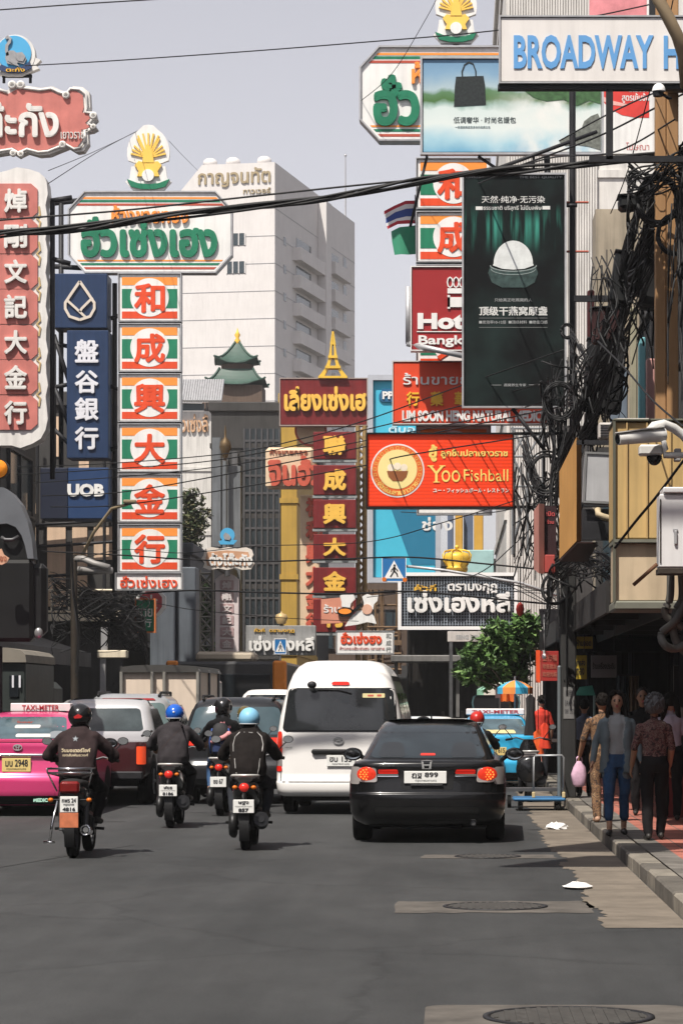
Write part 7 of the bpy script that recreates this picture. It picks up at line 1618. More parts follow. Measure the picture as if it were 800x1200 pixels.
m = MB(); s.rect(m, 776.5, 812, 530, 537, -.04, .04, .01); s.rect(m, 789, 797, 526, 541, -.06, .06, .01); m.build('bracket', M('bracket_grey', (.30,.30,.30), .45, .3, .15), s.t)
s = Sign('electric_cabinet', 'white metal electrical cabinet with chipped paint at the right edge', 'cabinet', 27.5, 770, 840, 571, 675)
m = MB(); s.rect(m, 776, 840, 571, 578, -.04, .4, .012); s.rect(m, 772, 840, 579, 665, 0, .38, .012); m.build('casing', M('cabinet_white', (.66,.65,.65), .4, .05, .08, 2, streak=.12), s.t)
m = MB(); s.rect(m, 771, 840, 665.5, 672.5, .0, .38, .006); s.rect(m, 772.5, 774, 585, 660, -.01, -.001); m.build('rusty_edge', M('rust_black', (.045,.035,.028), .7, .2, .5, 15), s.t)
m = MB(); s.rect(m, 789, 792.5, 622, 638, -.03, -.001, .006); s.rect(m, 788, 793.5, 620, 622, -.015, -.002); m.build('handle', galv, s.t)
m = MB(); m.tube([(s.X(744),.3,s.Z(684)),(s.X(771),.2,s.Z(660))], .02, 8); m.build('rusty_rod', M('rust_brown', (.13,.06,.03), .7, .1, .3), s.t)
t = thing('conduit_loop', 'thick grey conduits looping down below the white electrical cabinet', 'conduit', P(790, 700, 28.2)); k = 28.2/F; m = MB()
for pts in ([(798,672),(799,700),(792,715),(788,735),(794,755),(812,772)], [(806,700),(790,728),(775,742),(778,756),(792,760),(810,750)], [(785,672),(784,700),(779,720),(800,735)]): m.tube(spline([Vector(((a-790)*k, .05*math.sin(a), (700-b)*k)) for a, b in pts]), .042, 10)
m.build('hose', M('hose_grey', (.085,.08,.072), .6, 0, .2, 6), t)

# canopy over the pavement, signs under it
s = Sign('shop_canopy', 'dark flat canopy roof over the shaded pavement on the right', 'canopy', 38, 655, 800, 690, 720)
m = MB(); m.X = Matrix.Translation((-s.t.location.x, -s.t.location.y, -s.t.location.z))
m.box(1.95, 4.25, 33.9, 60, 3.05, 3.13); m.box(1.9, 1.948, 33.9, 60, 2.78, 3.18)
for i in range(8): m.box(1.99, 4.2, 34.3+i*3.2, 34.42+i*3.2, 2.9, 3.045)
m.build('roof', M('canopy_dark', (.022,.020,.020), .75, 0, .3), s.t)
def hang(name, label, cat, D, x0, x1, y0, y1, mat, texts=(), edge=None):
    s = Sign(name, label, cat, D, x0, x1, y0, y1); s.panel(mat, None, .06, c=.004)
    for tx, b, m_ in texts: s.text(tx, b, m_, -.01, .02, .006)
    if edge: m = MB(); s.rect(m, *edge[0], -.02, .05); m.build('edge_strip', edge[1], s.t)
    s.arm([[(x0+3,y0,.03),(x0+3,y0-40,.03)],[(x1-3,y0,.03),(x1-3,y0-40,.03)]], .006); return s
redb = M('banner_red', (.30,.022,.018), .7, 0, .1)
hang('hanging_banner', 'red hanging banner with faded Chinese lettering left of the dark pole', 'banner', 47, 633, 654, 763, 798, redb, [("金行福", (635,652,767,775), M('banner_ink', (.40,.12,.08), .6)), ("零售批发", (635,652,778,784), M('banner_ink', (1,1,1))), ("欢迎光临", (635,652,787,793), M('banner_ink', (1,1,1)))], ((627.5,632.5,762,800), M('banner_orange', (.70,.08,.02), .5)))
ysg = M('notice_yellow', (.42,.30,.03), .6, 0, .1)
hang('yellow_notice', 'upper small yellow notice under the dark canopy', 'notice', 45, 673, 694, 746, 760, ysg, [("ห้ามจอด", (675,692,749,757), inkm)])
hang('yellow_notice', 'taller yellow notice hanging below the first one beside the pole', 'notice', 44.6, 672, 687, 768, 796, ysg, [("ขายส่ง", (674,685,772,780), inkm), ("ทอง", (675,684,783,791), inkm)])
hang('grey_notice', 'grey white notice board beside the yellow notices under the canopy', 'notice', 44.4, 692, 722, 768, 794, M('notice_grey', (.22,.22,.23), .6, 0, .1), [("ร้านเครื่องประดับ", (694,720,776,784), inkm)])
s = Sign('green_awning', 'small teal green awning over a stall entrance behind the dark pole', 'awning', 52, 672, 696, 803, 814)
m = MB(); m.add([(s.X(672),-.5,s.Z(814)),(s.X(695),-.5,s.Z(814)),(s.X(695),.5,s.Z(803)),(s.X(680),.5,s.Z(805)),(s.X(672),-.5,s.Z(815)),(s.X(695),-.5,s.Z(815)),(s.X(695),.5,s.Z(804)),(s.X(680),.5,s.Z(806))],[(0,1,2,3),(7,6,5,4),(0,4,5,1),(1,5,6,2),(2,6,7,3),(3,7,4,0)]); m.build('cloth', M('teal_cloth', (.05,.27,.19), .7, 0, .1), s.t)
m = MB(); m.cyl((s.X(694.5),-.5,s.Z(815)),(s.X(694.5),-.5,-s.t.location.z+.15),.03,n=8); m.build('post', M('pale_green_steel', (.20,.28,.26), .5), s.t)
for i, (px, D, c, lb) in enumerate(((712, 56, (.20,.15,.09), 'khaki curtain strip hanging in the shaded shop front'), (727, 50, (.06,.09,.12), 'dusky blue sheet hanging in the shaded shop front'), (742, 49, (.16,.12,.08), 'brown sheet hanging in shop front over the balding person'))):
    s = Sign('hanging_cloth', lb, 'cloth', D, px-6, px+6, 792, 862); m = MB(); m.grid([[(s.X(px-6+12*k/12), .06*math.sin(k*1.3), s.Z(yy)) for k in range(13)] for yy in (792, 830, 862)]); m.build('cloth', M('cloth_%d' % i, c, .9, 0, .2), s.t)
    m = MB(); m.cyl((s.X(px-7),0,s.Z(791)),(s.X(px+7),0,s.Z(791)),.015,n=6); m.tube([(s.X(px),0,s.Z(791)),(s.X(px),0,s.Z(740))],.006); m.build('rail', dsteel, s.t)
s = Sign('goods_stall', 'stall with red cloth skirt at the right edge behind the grey haired person', 'stall', 36, 772, 815, 820, 960)
m = MB(); s.rect(m, 778, 830, 905, 962, 0, .8, .02); m.build('skirt', M('skirt_red', (.16,.03,.028), .85, 0, .2), s.t); m = MB(); s.rect(m, 776, 832, 899, 904.8, -.05, .85, .01); m.build('table_top', M('table_wood', (.12,.07,.04), .6), s.t)
m = MB(); s.rect(m, 791, 797, 780, 899, .3, .4); m.build('post', black, s.t)
for i, (px, py, c, lb) in enumerate(((785, 826, (.42,.03,.03), 'red packet hanging at the stall by the right edge'), (782, 848, (.45,.38,.22), 'cream packet hanging at the stall under the red packet'), (795, 838, (.36,.34,.30), 'pale carton on the stall shelf at the right edge'))):
    s = Sign('packet', lb, 'packet', 36.2, px-6, px+6, py-10, py+10); m = MB(); s.rect(m, px-6, px+6, py-9, py+9, 0, .08, .02); s.poly(m, [(px-2, py-9), (px+2, py-9), (px+1, py-13), (px-1, py-13)], .02, .05); m.build('wrapper', M('packet_%d' % i, c, .5, 0, .3, 14), s.t); s.arm([[(px, py-12, .03), (px, py-90, .03)]], .004)
# made-up stalls: their dark sheets stand in for the shade of the shop fronts
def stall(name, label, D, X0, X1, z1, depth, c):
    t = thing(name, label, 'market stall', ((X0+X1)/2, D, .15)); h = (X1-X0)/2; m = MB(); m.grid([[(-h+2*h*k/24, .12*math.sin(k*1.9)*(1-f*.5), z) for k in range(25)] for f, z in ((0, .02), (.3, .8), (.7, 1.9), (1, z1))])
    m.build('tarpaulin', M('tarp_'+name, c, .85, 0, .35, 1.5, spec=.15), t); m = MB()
    for x in (-h, 0, h): m.cyl((x, -.16, 0), (x, -.16, z1+.1), .03, n=8)
    m.box(-h, h, -.19, -.13, z1, z1+.06); m.build('frame', dsteel, t)
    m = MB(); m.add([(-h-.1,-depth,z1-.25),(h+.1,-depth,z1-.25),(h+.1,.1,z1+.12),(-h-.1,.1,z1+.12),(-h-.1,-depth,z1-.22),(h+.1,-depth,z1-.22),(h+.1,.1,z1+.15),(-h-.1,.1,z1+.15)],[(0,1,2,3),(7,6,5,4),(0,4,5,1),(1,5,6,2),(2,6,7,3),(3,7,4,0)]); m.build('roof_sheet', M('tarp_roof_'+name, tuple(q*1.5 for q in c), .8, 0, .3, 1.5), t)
    m = MB(); rnd = random.Random(int(D*10))
    for k in range(9): x = -h+.2+(2*h-.4)*k/8; w_ = rnd.uniform(.1,.2); m.cbox(x-w_/2, x+w_/2, -.5-rnd.random()*.3, -.3, .75, .75+rnd.uniform(.1,.45), .02)
    m.box(-h, h, -.9, -.2, .68, .745); m.build('goods', M('goods_'+name, tuple(q*3 for q in c), .7, 0, .6, 5), t)
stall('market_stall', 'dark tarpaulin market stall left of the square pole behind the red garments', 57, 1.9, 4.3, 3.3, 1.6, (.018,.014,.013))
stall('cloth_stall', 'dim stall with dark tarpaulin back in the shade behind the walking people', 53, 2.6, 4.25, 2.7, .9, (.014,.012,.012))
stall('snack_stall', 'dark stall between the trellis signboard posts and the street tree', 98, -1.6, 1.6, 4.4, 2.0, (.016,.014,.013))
# unseen boards added above the view to cast shade on the near pavement
for Y, Z0, Z1, X0, X1, lb in ((26.0, 8.5, 12.4, -1.8, .2, 'wide maroon signboard hung high above the near kerb'), (23.4, 8.2, 11.6, -1.9, -.4, 'narrower maroon signboard hung high above the near kerb')):
    t = thing('kerb_signboard', lb, 'signboard', (0, Y, Z0)); m = MB(); m.cbox(X0, X1, 0, .25, 0, Z1-Z0, .02); m.build('panel', maroon, t); m = MB(); [m.cyl((X1, .12, z), (4.4, .12, z), .05, n=8) for z in (.4, Z1-Z0-.4)]; m.build('bracket', dsteel, t)
# trolley
def trolley():
    D = 42.; t = thing('platform_trolley', 'blue platform trolley with grey tube handles parked against the kerb', 'trolley', ((631-VX)*D/F, D, 0), 0); k = D/F
    m = MB(); m.cbox(-.40,.40,-.3,.55,.15,.20,.02); m.build('platform', M('trolley_blue', (.025,.12,.26), .5, .1, .2, 4), t)
    for sg in (1,-1):
        for y in (-.2,.45):
            m = MB(); m.cyl((sg*.28-.03,y,.062),(sg*.28+.03,y,.062),.062,n=18); o = m.build('wheel', rubber, t)
            m = MB(); m.cbox(sg*.28-.045,sg*.28+.045,y-.03,y+.03,.128,.149,.004); m.build('caster', steel, o)
    m = MB(); m.tube([(-.09,-.25,.2),(-.09,-.25,.82),(-.06,-.25,.85),(.34,-.25,.85),(.37,-.25,.82),(.37,-.25,.2)],.016,8); m.build('handle', M('tube_grey', (.30,.31,.32), .4, .4, .1), t)
    m = MB(); [m.cbox(x-.025,x+.025,-.28,-.22,.201,.29,.008) for x in (-.09,.37)]; m.build('handle_socket', M('socket_cream', (.50,.40,.22), .5), t)
trolley()
t = thing('hand_cart', 'low dark wheeled rack standing behind the blue platform trolley', 'cart', (1.24, 42.9, 0)); m = MB(); m.box(-.42,.5,0,.5,.26,.31)
for x in (-.42,.5): m.tube([(x,.0,.31),(x,.0,.5),(x,.5,.5),(x,.5,.31)],.012)
m.tube([(-.42,0,.5),(-.55,-.05,.85),(-.62,-.05,.9)],.014); m.build('frame', steel, t); m = MB(); [m.cyl((x-.03,.1,.1),(x+.03,.1,.1),.1,n=16) for x in (-.35,.42)]; m.build('wheel', rubber, t)
# parasol and goods by the blue taxi
def parasol(px, py, D, r, cols, label):
    p = P(px, py, D); t = thing('parasol', label, 'parasol', (p.x, p.y, .15)); h = p.z-.15; m = MB(); n = 8
    for i in range(n):
        a0, a1 = 2*math.pi*i/n, 2*math.pi*(i+1)/n; m.mat(i % len(cols))
        rows = [[(f*r*math.cos(a), f*r*math.sin(a), h-.42*f**1.6*r) for a in (a0, a0+(a1-a0)*.33, a0+(a1-a0)*.67, a1)] for f in (.02,.35,.7,1)]; rows.append([(r*math.cos(a), r*math.sin(a), h-.42*r-.13) for a in (a0, a0+(a1-a0)*.33, a0+(a1-a0)*.67, a1)]); m.grid(rows, False)
    m.build('canopy', cols, t, fix=False); m = MB(); m.cyl((0,0,0),(0,0,h+.08),.022,n=8); m.build('pole', galv, t)
parasol(603, 797, 55.5, .36, [M('parasol_blue', (.05,.34,.52), .7, 0, .06), M('parasol_orange', (.74,.24,.05), .7, 0, .06)], 'blue and orange market parasol right of the blue taxi')
parasol(585, 797, 66, .55, [M('parasol_green', (.22,.42,.30), .7), M('parasol_pale', (.55,.50,.44), .7)], 'pale green market parasol further back beneath the tree')
s = Sign('printed_banner', 'small colourful banner hanging under the tree left of the parasols', 'banner', 62, 580, 592, 803, 818); s.panel(M('banner_rose', (.55,.35,.36), .7), None, .03, c=.005); m = MB(); s.poly(m, circle(587, 810, 4, 16), -.01, -.001); m.build('print', M('banner_print_blue', (.06,.17,.42), .6), s.t)
s = Sign('orange_cloth', 'orange cloth draped on a stall beneath the parasols', 'cloth', 60, 586, 602, 812, 822); m = MB(); m.grid([[(s.X(586+16*k/8), .1*math.sin(k*1.4), s.Z(y+.6*math.sin(k*2))) for k in range(9)] for y in (812, 817, 822)]); m.build('cloth', M('cloth_orange', (.60,.13,.02), .85, 0, .2), s.t)
for i, (px, py, c, lb) in enumerate(((638, 862, (.62,.05,.02), 'bright red garment hanging on the stall left of the dark pole'), (630, 870, (.66,.10,.02), 'orange red garment hanging lowest on the stall near the scooter'), (621, 838, (.02,.018,.02), 'long black garment hanging behind the scooter mirror'))):
    s = Sign('hanging_garment', lb, 'garment', 48.5+.4*i, px-6, px+6, py-24, py+22); m = MB(); h = 24 if i == 2 else 15
    m.rings([[(s.X(px)+wd*s.s*math.cos(a*.3927), .08*math.sin(a*.3927)*(1+.3*math.sin(a*2)), s.Z(py+dy)) for a in range(16)] for dy, wd in ((-h,1.5),(-h+4,5.5),(-2,5),(8,6),(h,7.5))]); m.build('cloth', M('garment_%d' % i, c, .85, 0, .25, 6), s.t); m = MB(); m.tube([(s.X(px),0,s.Z(py-h)),(s.X(px),0,s.Z(py-h-50))],.008); m.build('hanger', dsteel, s.t)
# traffic signal at left
s = Sign('traffic_light', 'black traffic signal seen from behind with grey hood and amber lens at left edge', 'traffic light', 44, -14, 52, 540, 758)
m = MB(); m.cyl((s.X(-2),.05,s.Z(549)),(s.X(-2),.22,s.Z(549)),11.5*s.s,n=28); m.build('backing', black, s.t)
m = MB(); m.lathe([(0,-.06),(6*s.s,-.05),(10*s.s,.0),(10.6*s.s,.05)], (s.X(-2),0,s.Z(549)), 'Y', 28); m.build('amber_lens', M('amber_signal', (.72,.24,.02), .25, 0, .3, 14, emit=.15), s.t)
m = MB(); rows = []
for y in (-.25, .3): pass
arc = [(-20,586),(-14,578),(-4,571),(6,572),(16,579),(26,592),(34,612),(39,634),(41,655)]; inn = [(34,655),(31,640),(27,628),(20,618),(10,614),(-4,615),(-20,617)]
s.poly(m, arc+inn, -.12, .32); m.build('hood', M('hood_grey', (.13,.14,.155), .5, .2, .15), s.t)
m = MB(); s.rect(m, -20, 40, 656, 752, -.1, .35, .06); s.rect(m, 28, 54, 660, 745, .02, .34, .08); s.poly(m, [(34,655),(31,640),(27,628),(20,618),(10,614),(-4,615),(-20,617),(-20,655)], 0, .3); m.build('housing', M('signal_black', (.006,.006,.0065), .5, 0, .25), s.t)
m = MB(); m.tube([(s.X(3),-.06,s.Z(630)),(s.X(8),-.1,s.Z(633)),(s.X(16),-.1,s.Z(633)),(s.X(23),-.06,s.Z(629))],.03,8); m.build('grip', steel, s.t)
m = MB(); m.ball((s.X(46),-.04,s.Z(742)),(.07,.05,.09),14,10); m.build('chrome_cap', M('cap_grey', (.28,.28,.28), .3, .5, .1), s.t)
m = MB(); m.cyl((s.X(-5),.15,s.Z(757)),(s.X(-5),.15,-s.t.location.z),.09,n=12); m.build('post', dsteel, s.t)
s = Sign('pink_sign', 'tiny peach coloured cut-out sign at the left edge below the grey hood', 'sign', 43.4, -6, 11, 643, 662); m = MB(); s.poly(m, [(-6,645),(2,643),(5,650),(11,654),(8,659),(2,662),(-6,660)], 0, .05); m.build('panel', M('peach', (.62,.36,.24), .5), s.t); s.text("ทอง", (-4, 8, 652, 658), M('brick_ink', (1,1,1)), -.01, .02, .006)
# left street furniture: poles, lamp arm, cable tangle
s = Sign('utility_pole', 'dark steel lamp pole with pale angled arm below the navy bank sign', 'pole', 66, 82, 94, 600, 830)
m = MB(); m.cyl((s.X(87),0,s.Z(650)),(s.X(88),0,-s.t.location.z),.08,.10,12); m.build('post', M('pole_bronze', (.035,.027,.02), .6, .1, .25, 4), s.t)
m = MB(); m.tube([(s.X(88),0,s.Z(655)),(s.X(98),-.1,s.Z(655)),(s.X(112),-.2,s.Z(661)),(s.X(130),-.3,s.Z(666))],.08,8); m.tube([(s.X(92),0,s.Z(667)),(s.X(112),-.1,s.Z(669)),(s.X(133),-.2,s.Z(669))],.08,8); m.build('cross_arm', M('arm_grey', (.26,.25,.24), .55, .2, .2), s.t)
m = MB(); m.tube([(s.X(96),0,s.Z(652)),(s.X(112),-.3,s.Z(625)),(s.X(135),-.6,s.Z(598)),(s.X(150),-.8,s.Z(595)),(s.X(163),-.9,s.Z(591))],.04,8); m.cbox(s.X(150),s.X(165),-1.0,-.8,s.Z(593),s.Z(589),.02); m.build('lamp_arm', M('arm_ochre', (.24,.19,.12), .5, .2, .2), s.t)
s = Sign('planter_box', 'pale planter box on a ledge above the cargo truck', 'planter', 78, 113, 150, 762, 771); m = MB(); s.rect(m, 114, 148, 762, 771, 0, .6, .02); m.build('box', cream, s.t); m = MB(); s.rect(m, 117, 123, 771.2, 830, .1, .3); s.rect(m, 118, 125, 735, 761.8, .1, .3); m.build('post', galv, s.t)
s = Sign('grey_pillar', 'tall blue grey clad pillar rising under the panel stack', 'pillar', 76, 168, 228, 690, 830)
m = MB(); s.rect(m, 176, 205, 672, 850, 0, 1, .03); s.rect(m, 206, 229, 664, 850, .2, 1.2, .03); m.build('cladding', M('cladding_grey', (.105,.12,.14), .6, .1, .2, 1, streak=.4), s.t)
s = Sign('scaffold_tower', 'thin steel scaffold tower with creeping plants left of the slender pink column', 'scaffold', 97, 232, 252, 668, 830)
m = MB()
for px in (234, 249): m.cyl((s.X(px),0,s.Z(668)),(s.X(px),0,-s.t.location.z),.06,n=6)
for i in range(9): a = 672+17*i; m.cyl((s.X(234),0,s.Z(a)),(s.X(249),0,s.Z(a+17)),.04,n=5); m.cyl((s.X(249),0,s.Z(a)),(s.X(234),0,s.Z(a+17)),.04,n=5); m.cyl((s.X(234),0,s.Z(a)),(s.X(249),0,s.Z(a)),.04,n=5)
m.build('lattice', M('scaffold_steel', (.27,.26,.22), .5, .3, .25, 5), s.t)
for i, (x0, x1, y0, y1, D, c, lb) in enumerate(((430, 470, 690, 790, 108, (.16,.10,.055), 'rusty brown scaffold cluster behind the white van roof'), (478, 535, 738, 800, 100, (.30,.06,.045), 'red lattice balcony frame under the trellis signboard'))):
    s = Sign('scaffold', lb, 'scaffold', D, x0, x1, y0, y1); m = MB(); rnd = random.Random(i)
    for k in range(22):
        px = rnd.uniform(x0, x1); py = rnd.uniform(y0, y1)
        if k % 2: m.cyl((s.X(px), rnd.uniform(0,1), s.Z(y0)), (s.X(px+rnd.uniform(-3,3)), rnd.uniform(0,1), s.Z(y1)), .05, n=5)
        else: m.cyl((s.X(x0), rnd.uniform(0,1), s.Z(py)), (s.X(x1), rnd.uniform(0,1), s.Z(py+rnd.uniform(-6,6))), .05, n=5)
    s.rect(m, x0, x1, y0+.6*(y1-y0), y0+.66*(y1-y0), .2, .5); m.build('lattice', M('lattice_%d' % i, c, .7, .1, .4, 3), s.t)
s = Sign('steel_truss', 'pale steel truss of a sign frame against the white wall right of the restaurant sign', 'truss', 74, 600, 640, 498, 600)
m = MB()
for a, b in (((600,500),(600,650)),((618,500),(618,650)),((636,500),(636,640)),((598,502),(640,502)),((598,535),(640,535)),((598,570),(640,570)),((600,502),(618,535)),((618,502),(600,535)),((618,535),(636,502)),((600,535),(618,570)),((618,535),(636,570)),((618,570),(600,640))): m.cyl((s.X(a[0]),0,s.Z(a[1])),(s.X(b[0]),0,s.Z(b[1])),.035,n=6)
m.build('lattice', M('truss_grey', (.20,.21,.22), .5, .3, .2), s.t)
# golden posts behind the crown and other bits of far facade
s = Sign('gilded_column', 'pair of ochre yellow columns standing behind the golden crown', 'column', 90, 520, 572, 600, 670); m = MB(); s.rect(m, 533, 542, 598, 660, 0, .4, .03); s.rect(m, 555, 566, 596, 655, .1, .5, .03); m.build('shaft', M('column_ochre', (.52,.29,.05), .6, 0, .12), s.t); m = MB(); s.rect(m, 524, 531, 598, 650, .2, .6, .03); s.rect(m, 543, 554, 600, 650, .3, .6); m.build('panel', M('column_blue', (.10,.13,.20), .6), s.t)
m = MB(); s.rect(m, 540, 578, 645, 672, -.3, -.02, .02); m.build('glass_panel', M('pale_aqua', (.33,.50,.50), .3, 0, .15), s.t); m = MB(); s.rect(m, 520, 574, 671, 674, -.2, .5); s.rect(m, 526, 530, 674, 900, 0, .4); s.rect(m, 560, 564, 674, 900, 0, .4); m.build('base', steel, s.t)
s = Sign('street_kiosk_roof', 'grey sheet metal roof over dark shop fronts left of the tree', 'roof', 96, 470, 540, 765, 790); m = MB(); s.rect(m, 458, 540, 768, 776, -.6, 1.5, .03); s.rect(m, 462, 466, 776, 840, 0, .2); s.rect(m, 534, 538, 776, 840, 0, .2); m.build('sheet', M('sheet_grey', (.16,.155,.15), .6, .2, .25, streak=.3), s.t)
s = Sign('paper_sign', 'narrow white sign hung beneath the trellis signboard', 'sign', 75.5, 524, 584, 740, 752); s.panel(M('dusty_white', (1,1,1)), None, .08, c=.01); s.text("SENG HENG LEE", (534, 578, 744, 749), pg, -.01, .02, .006)
s = Sign('red_extinguisher_box', 'small red lantern hanging at the tree top beside dark cables', 'lantern', 60, 605, 613, 706, 722); m = MB(); m.lathe([(.02,s.Z(706)),(4*s.s,s.Z(709)),(5*s.s,s.Z(714)),(4*s.s,s.Z(719)),(.02,s.Z(722))],(0,0,0),'Z',16); m.build('shade', M('lantern_red', (.42,.03,.02), .6), s.t); s.t.name = 'lantern'
m = MB(); m.tube([(0,0,s.Z(706)),(0,0,s.Z(660))],.012); m.build('cord', black, s.t)
s = Sign('hanging_bulb', 'bare white bulb hanging on a cord below the dark cables', 'bulb', 46, 634, 640, 738, 772); m = MB(); m.ball((0,0,s.Z(769)),(.035,.035,.05),12,8); m.build('bulb', white, s.t); m = MB(); m.tube([(0,0,s.Z(765)),(0,0,s.Z(720))],.006); m.cyl((0,0,s.Z(766)),(0,0,s.Z(762)),.02,n=8); m.build('cord', M('cord_grey', (.4,.4,.4), .5), s.t)

# ---------------------------------------------------------------- trees and plants
def leaf_mat(name, c):
    m = M(name, c, .5, 0, .5, 9); m.node_tree.nodes['Principled BSDF'].inputs['Transmission Weight'].default_value = 0; return m
def tree(label, base, clumps, leafc, n, size, trunk_r, name='tree', seed=1, barkc=(.06,.045,.03)):
    t = thing(name, label, 'tree', base); rnd = random.Random(seed); m = MB(); tops = [c for c, r in clumps]
    zc = min(c[2] for c in tops)
    m.tube([(0,0,0),(.03,.02,zc*.4),(-.03,0,zc*.75),(0,0,zc+.1)], trunk_r, 9, trunk_r*.7)
    for c in tops: m.tube([(0,0,zc*.8),(c[0]*.5,c[1]*.5,zc*.8+(c[2]-zc*.8)*.6),c], trunk_r*.45, 6, trunk_r*.12)
    m.build('trunk', M('bark', barkc, .9, 0, .3, 6, bump=.4), t); m = MB()
    tot = sum(r**2 for c, r in clumps)
    for c, r in clumps:
        for i in range(int(n*r*r/tot)):
            d = Vector((rnd.gauss(0,1), rnd.gauss(0,1), rnd.gauss(0,1))).normalized(); rr_ = r*(rnd.random()**.33)*(1+.4*math.sin(7*d.x+5*d.z+3*d.y)); p = Vector(c)+Vector((d.x*rr_, d.y*rr_, d.z*rr_*.8))
            a = Vector((rnd.gauss(0,1), rnd.gauss(0,1), rnd.gauss(0,.6))).normalized(); b = a.cross(Vector((rnd.gauss(0,.5), rnd.gauss(0,.5), 1))).normalized(); s_ = size*rnd.uniform(.4,1.7)
            m.mat(rnd.choice((0,0,1,1,2))); nn = a.cross(b)*s_*.12
            m.add([p-a*s_, p+b*s_*.42+nn, p+a*s_, p-b*s_*.42+nn], [(0,1,2,3)], False)
    m.build('crown', leafc, t, fix=False)
L3 = [leaf_mat('leaf_dark', (.045,.10,.024)), leaf_mat('leaf_mid', (.085,.17,.04)), leaf_mat('leaf_light', (.15,.25,.07))]
rnd = random.Random(4); D = 62.; cl = []
for px, py, r in ((545,790,.26),(560,770,.36),(580,755,.42),(600,748,.42),(618,735,.32),(590,775,.45),(612,765,.38),(570,795,.32),(603,790,.34),(622,750,.28),(552,780,.28),(612,728,.25),(580,738,.25)):
    p = P(px, py, D); cl.append(((p.x-1.35, rnd.uniform(-.5,.5), p.z-.15), r))
tree('leafy green street tree at the kerb above the blue taxi', (1.35, D, .15), cl, L3, 9500, .075, .07)
L4 = [leaf_mat('vine_dark', (.03,.05,.02)), leaf_mat('vine_olive', (.09,.10,.045)), leaf_mat('vine_pale', (.16,.14,.08))]
D = 110.; cl = []; rnd = random.Random(9); b0 = P(226, 820, D); b0.z = 0
for px, py, r in ((222,585,.5),(226,605,.6),(220,630,.6),(224,650,.5),(228,618,.5),(219,662,.4)):
    p = P(px, py, D); cl.append(((p.x-b0.x, rnd.uniform(-.5,.5), p.z), r))
tree('tall thin tree with drooping olive foliage right of the character panel stack', tuple(b0), cl, L4, 2600, .12, .12, seed=8)
cl = []; D = 98.; b0 = P(241, 820, D); b0.z = 0
for px, py, r in ((238,690,.35),(243,715,.4),(239,740,.4),(244,765,.4)):
    p = P(px, py, D); cl.append(((p.x-b0.x, rnd.uniform(-.3,.3), p.z), r))
tree('green creeper climbing the steel scaffold tower', tuple(b0), cl, L3, 900, .09, .04, 'climbing_plant', 5)
# dark spire with bronze bud on the white low building
s = Sign('bronze_finial', 'dark metal post topped with a bronze bud before the low white building', 'finial', 120, 257, 271, 498, 640)
m = MB(); m.lathe([(.01,s.Z(498)),(1.4*s.s,s.Z(506)),(1.2*s.s,s.Z(512)),(6*s.s,s.Z(518)),(7*s.s,s.Z(524)),(4*s.s,s.Z(532)),(1.5*s.s,s.Z(540))],(0,0,0),'Z',16); m.build('bud', M('bronze', (.10,.065,.03), .5, .5, .2), s.t)
m = MB(); m.cyl((0,0,s.Z(540)),(0,0,-s.t.location.z),.1,n=8); s.rect(m, 248, 258, 512, 640, .3, .9); s.rect(m, 259.5, 281, 545, 790, .4, 1.0); m.build('post', M('cladding_grey2', (.13,.14,.15), .6, .1, .2, 1, streak=.4), s.t)

# ---------------------------------------------------------------- overhead wires
wire = M('wire_black', (.010,.010,.011), .6, 0, .15, 8)
def cable(label, pts, r, D0, D1=None, group=None, strands=1, name='overhead_cable', seed=0, spread=.05):
    """a sagging cable through photo points; depth runs from D0 to D1"""
    D1 = D1 or D0; L = len(pts); P3 = [P(a, b, D0+(D1-D0)*i/(L-1)) for i, (a, b) in enumerate(pts)]
    dense = spline(P3); rnd = random.Random(seed); o0 = dense[0].copy(); m = MB()
    for s_ in range(strands):
        ph = rnd.uniform(0,6.28); a = rnd.uniform(.3,1)*spread if strands > 1 else 0; f = rnd.uniform(.12,.3); an = rnd.uniform(0,6.28)
        m.tube([q-o0+Vector((0, a*math.sin(an+i*f), a*math.cos(an+i*f))) for i, q in enumerate(dense)], r*(rnd.uniform(.7,1.1) if strands > 1 else 1), 6)
    o = m.build(name, wire, None, fix=False); o.location = o0; tag(o, label, 'cable', group); return o
cable('thick black bundle of cables sweeping across the whole street under the top billboards', [(-30,281),(0,274),(100,266),(200,254),(330,238),(430,223),(520,209),(600,199),(700,190),(830,178)], .020, 37, 36, strands=6, spread=.055)
cable('single wire just above the thick cable bundle', [(-30,262),(0,258),(140,247),(260,234),(450,214),(640,198),(830,172)], .014, 38, 36.5)
cable('uppermost thin wire crossing the sky at the top left corner', [(-20,13),(90,5),(200,-2),(300,-10)], .010, 40)
cable('thin wire crossing the sky above the elephant emblem towards the hotel sign', [(30,77),(120,72),(280,61),(420,50),(560,38),(680,22),(820,-8)], .010, 48, 38)
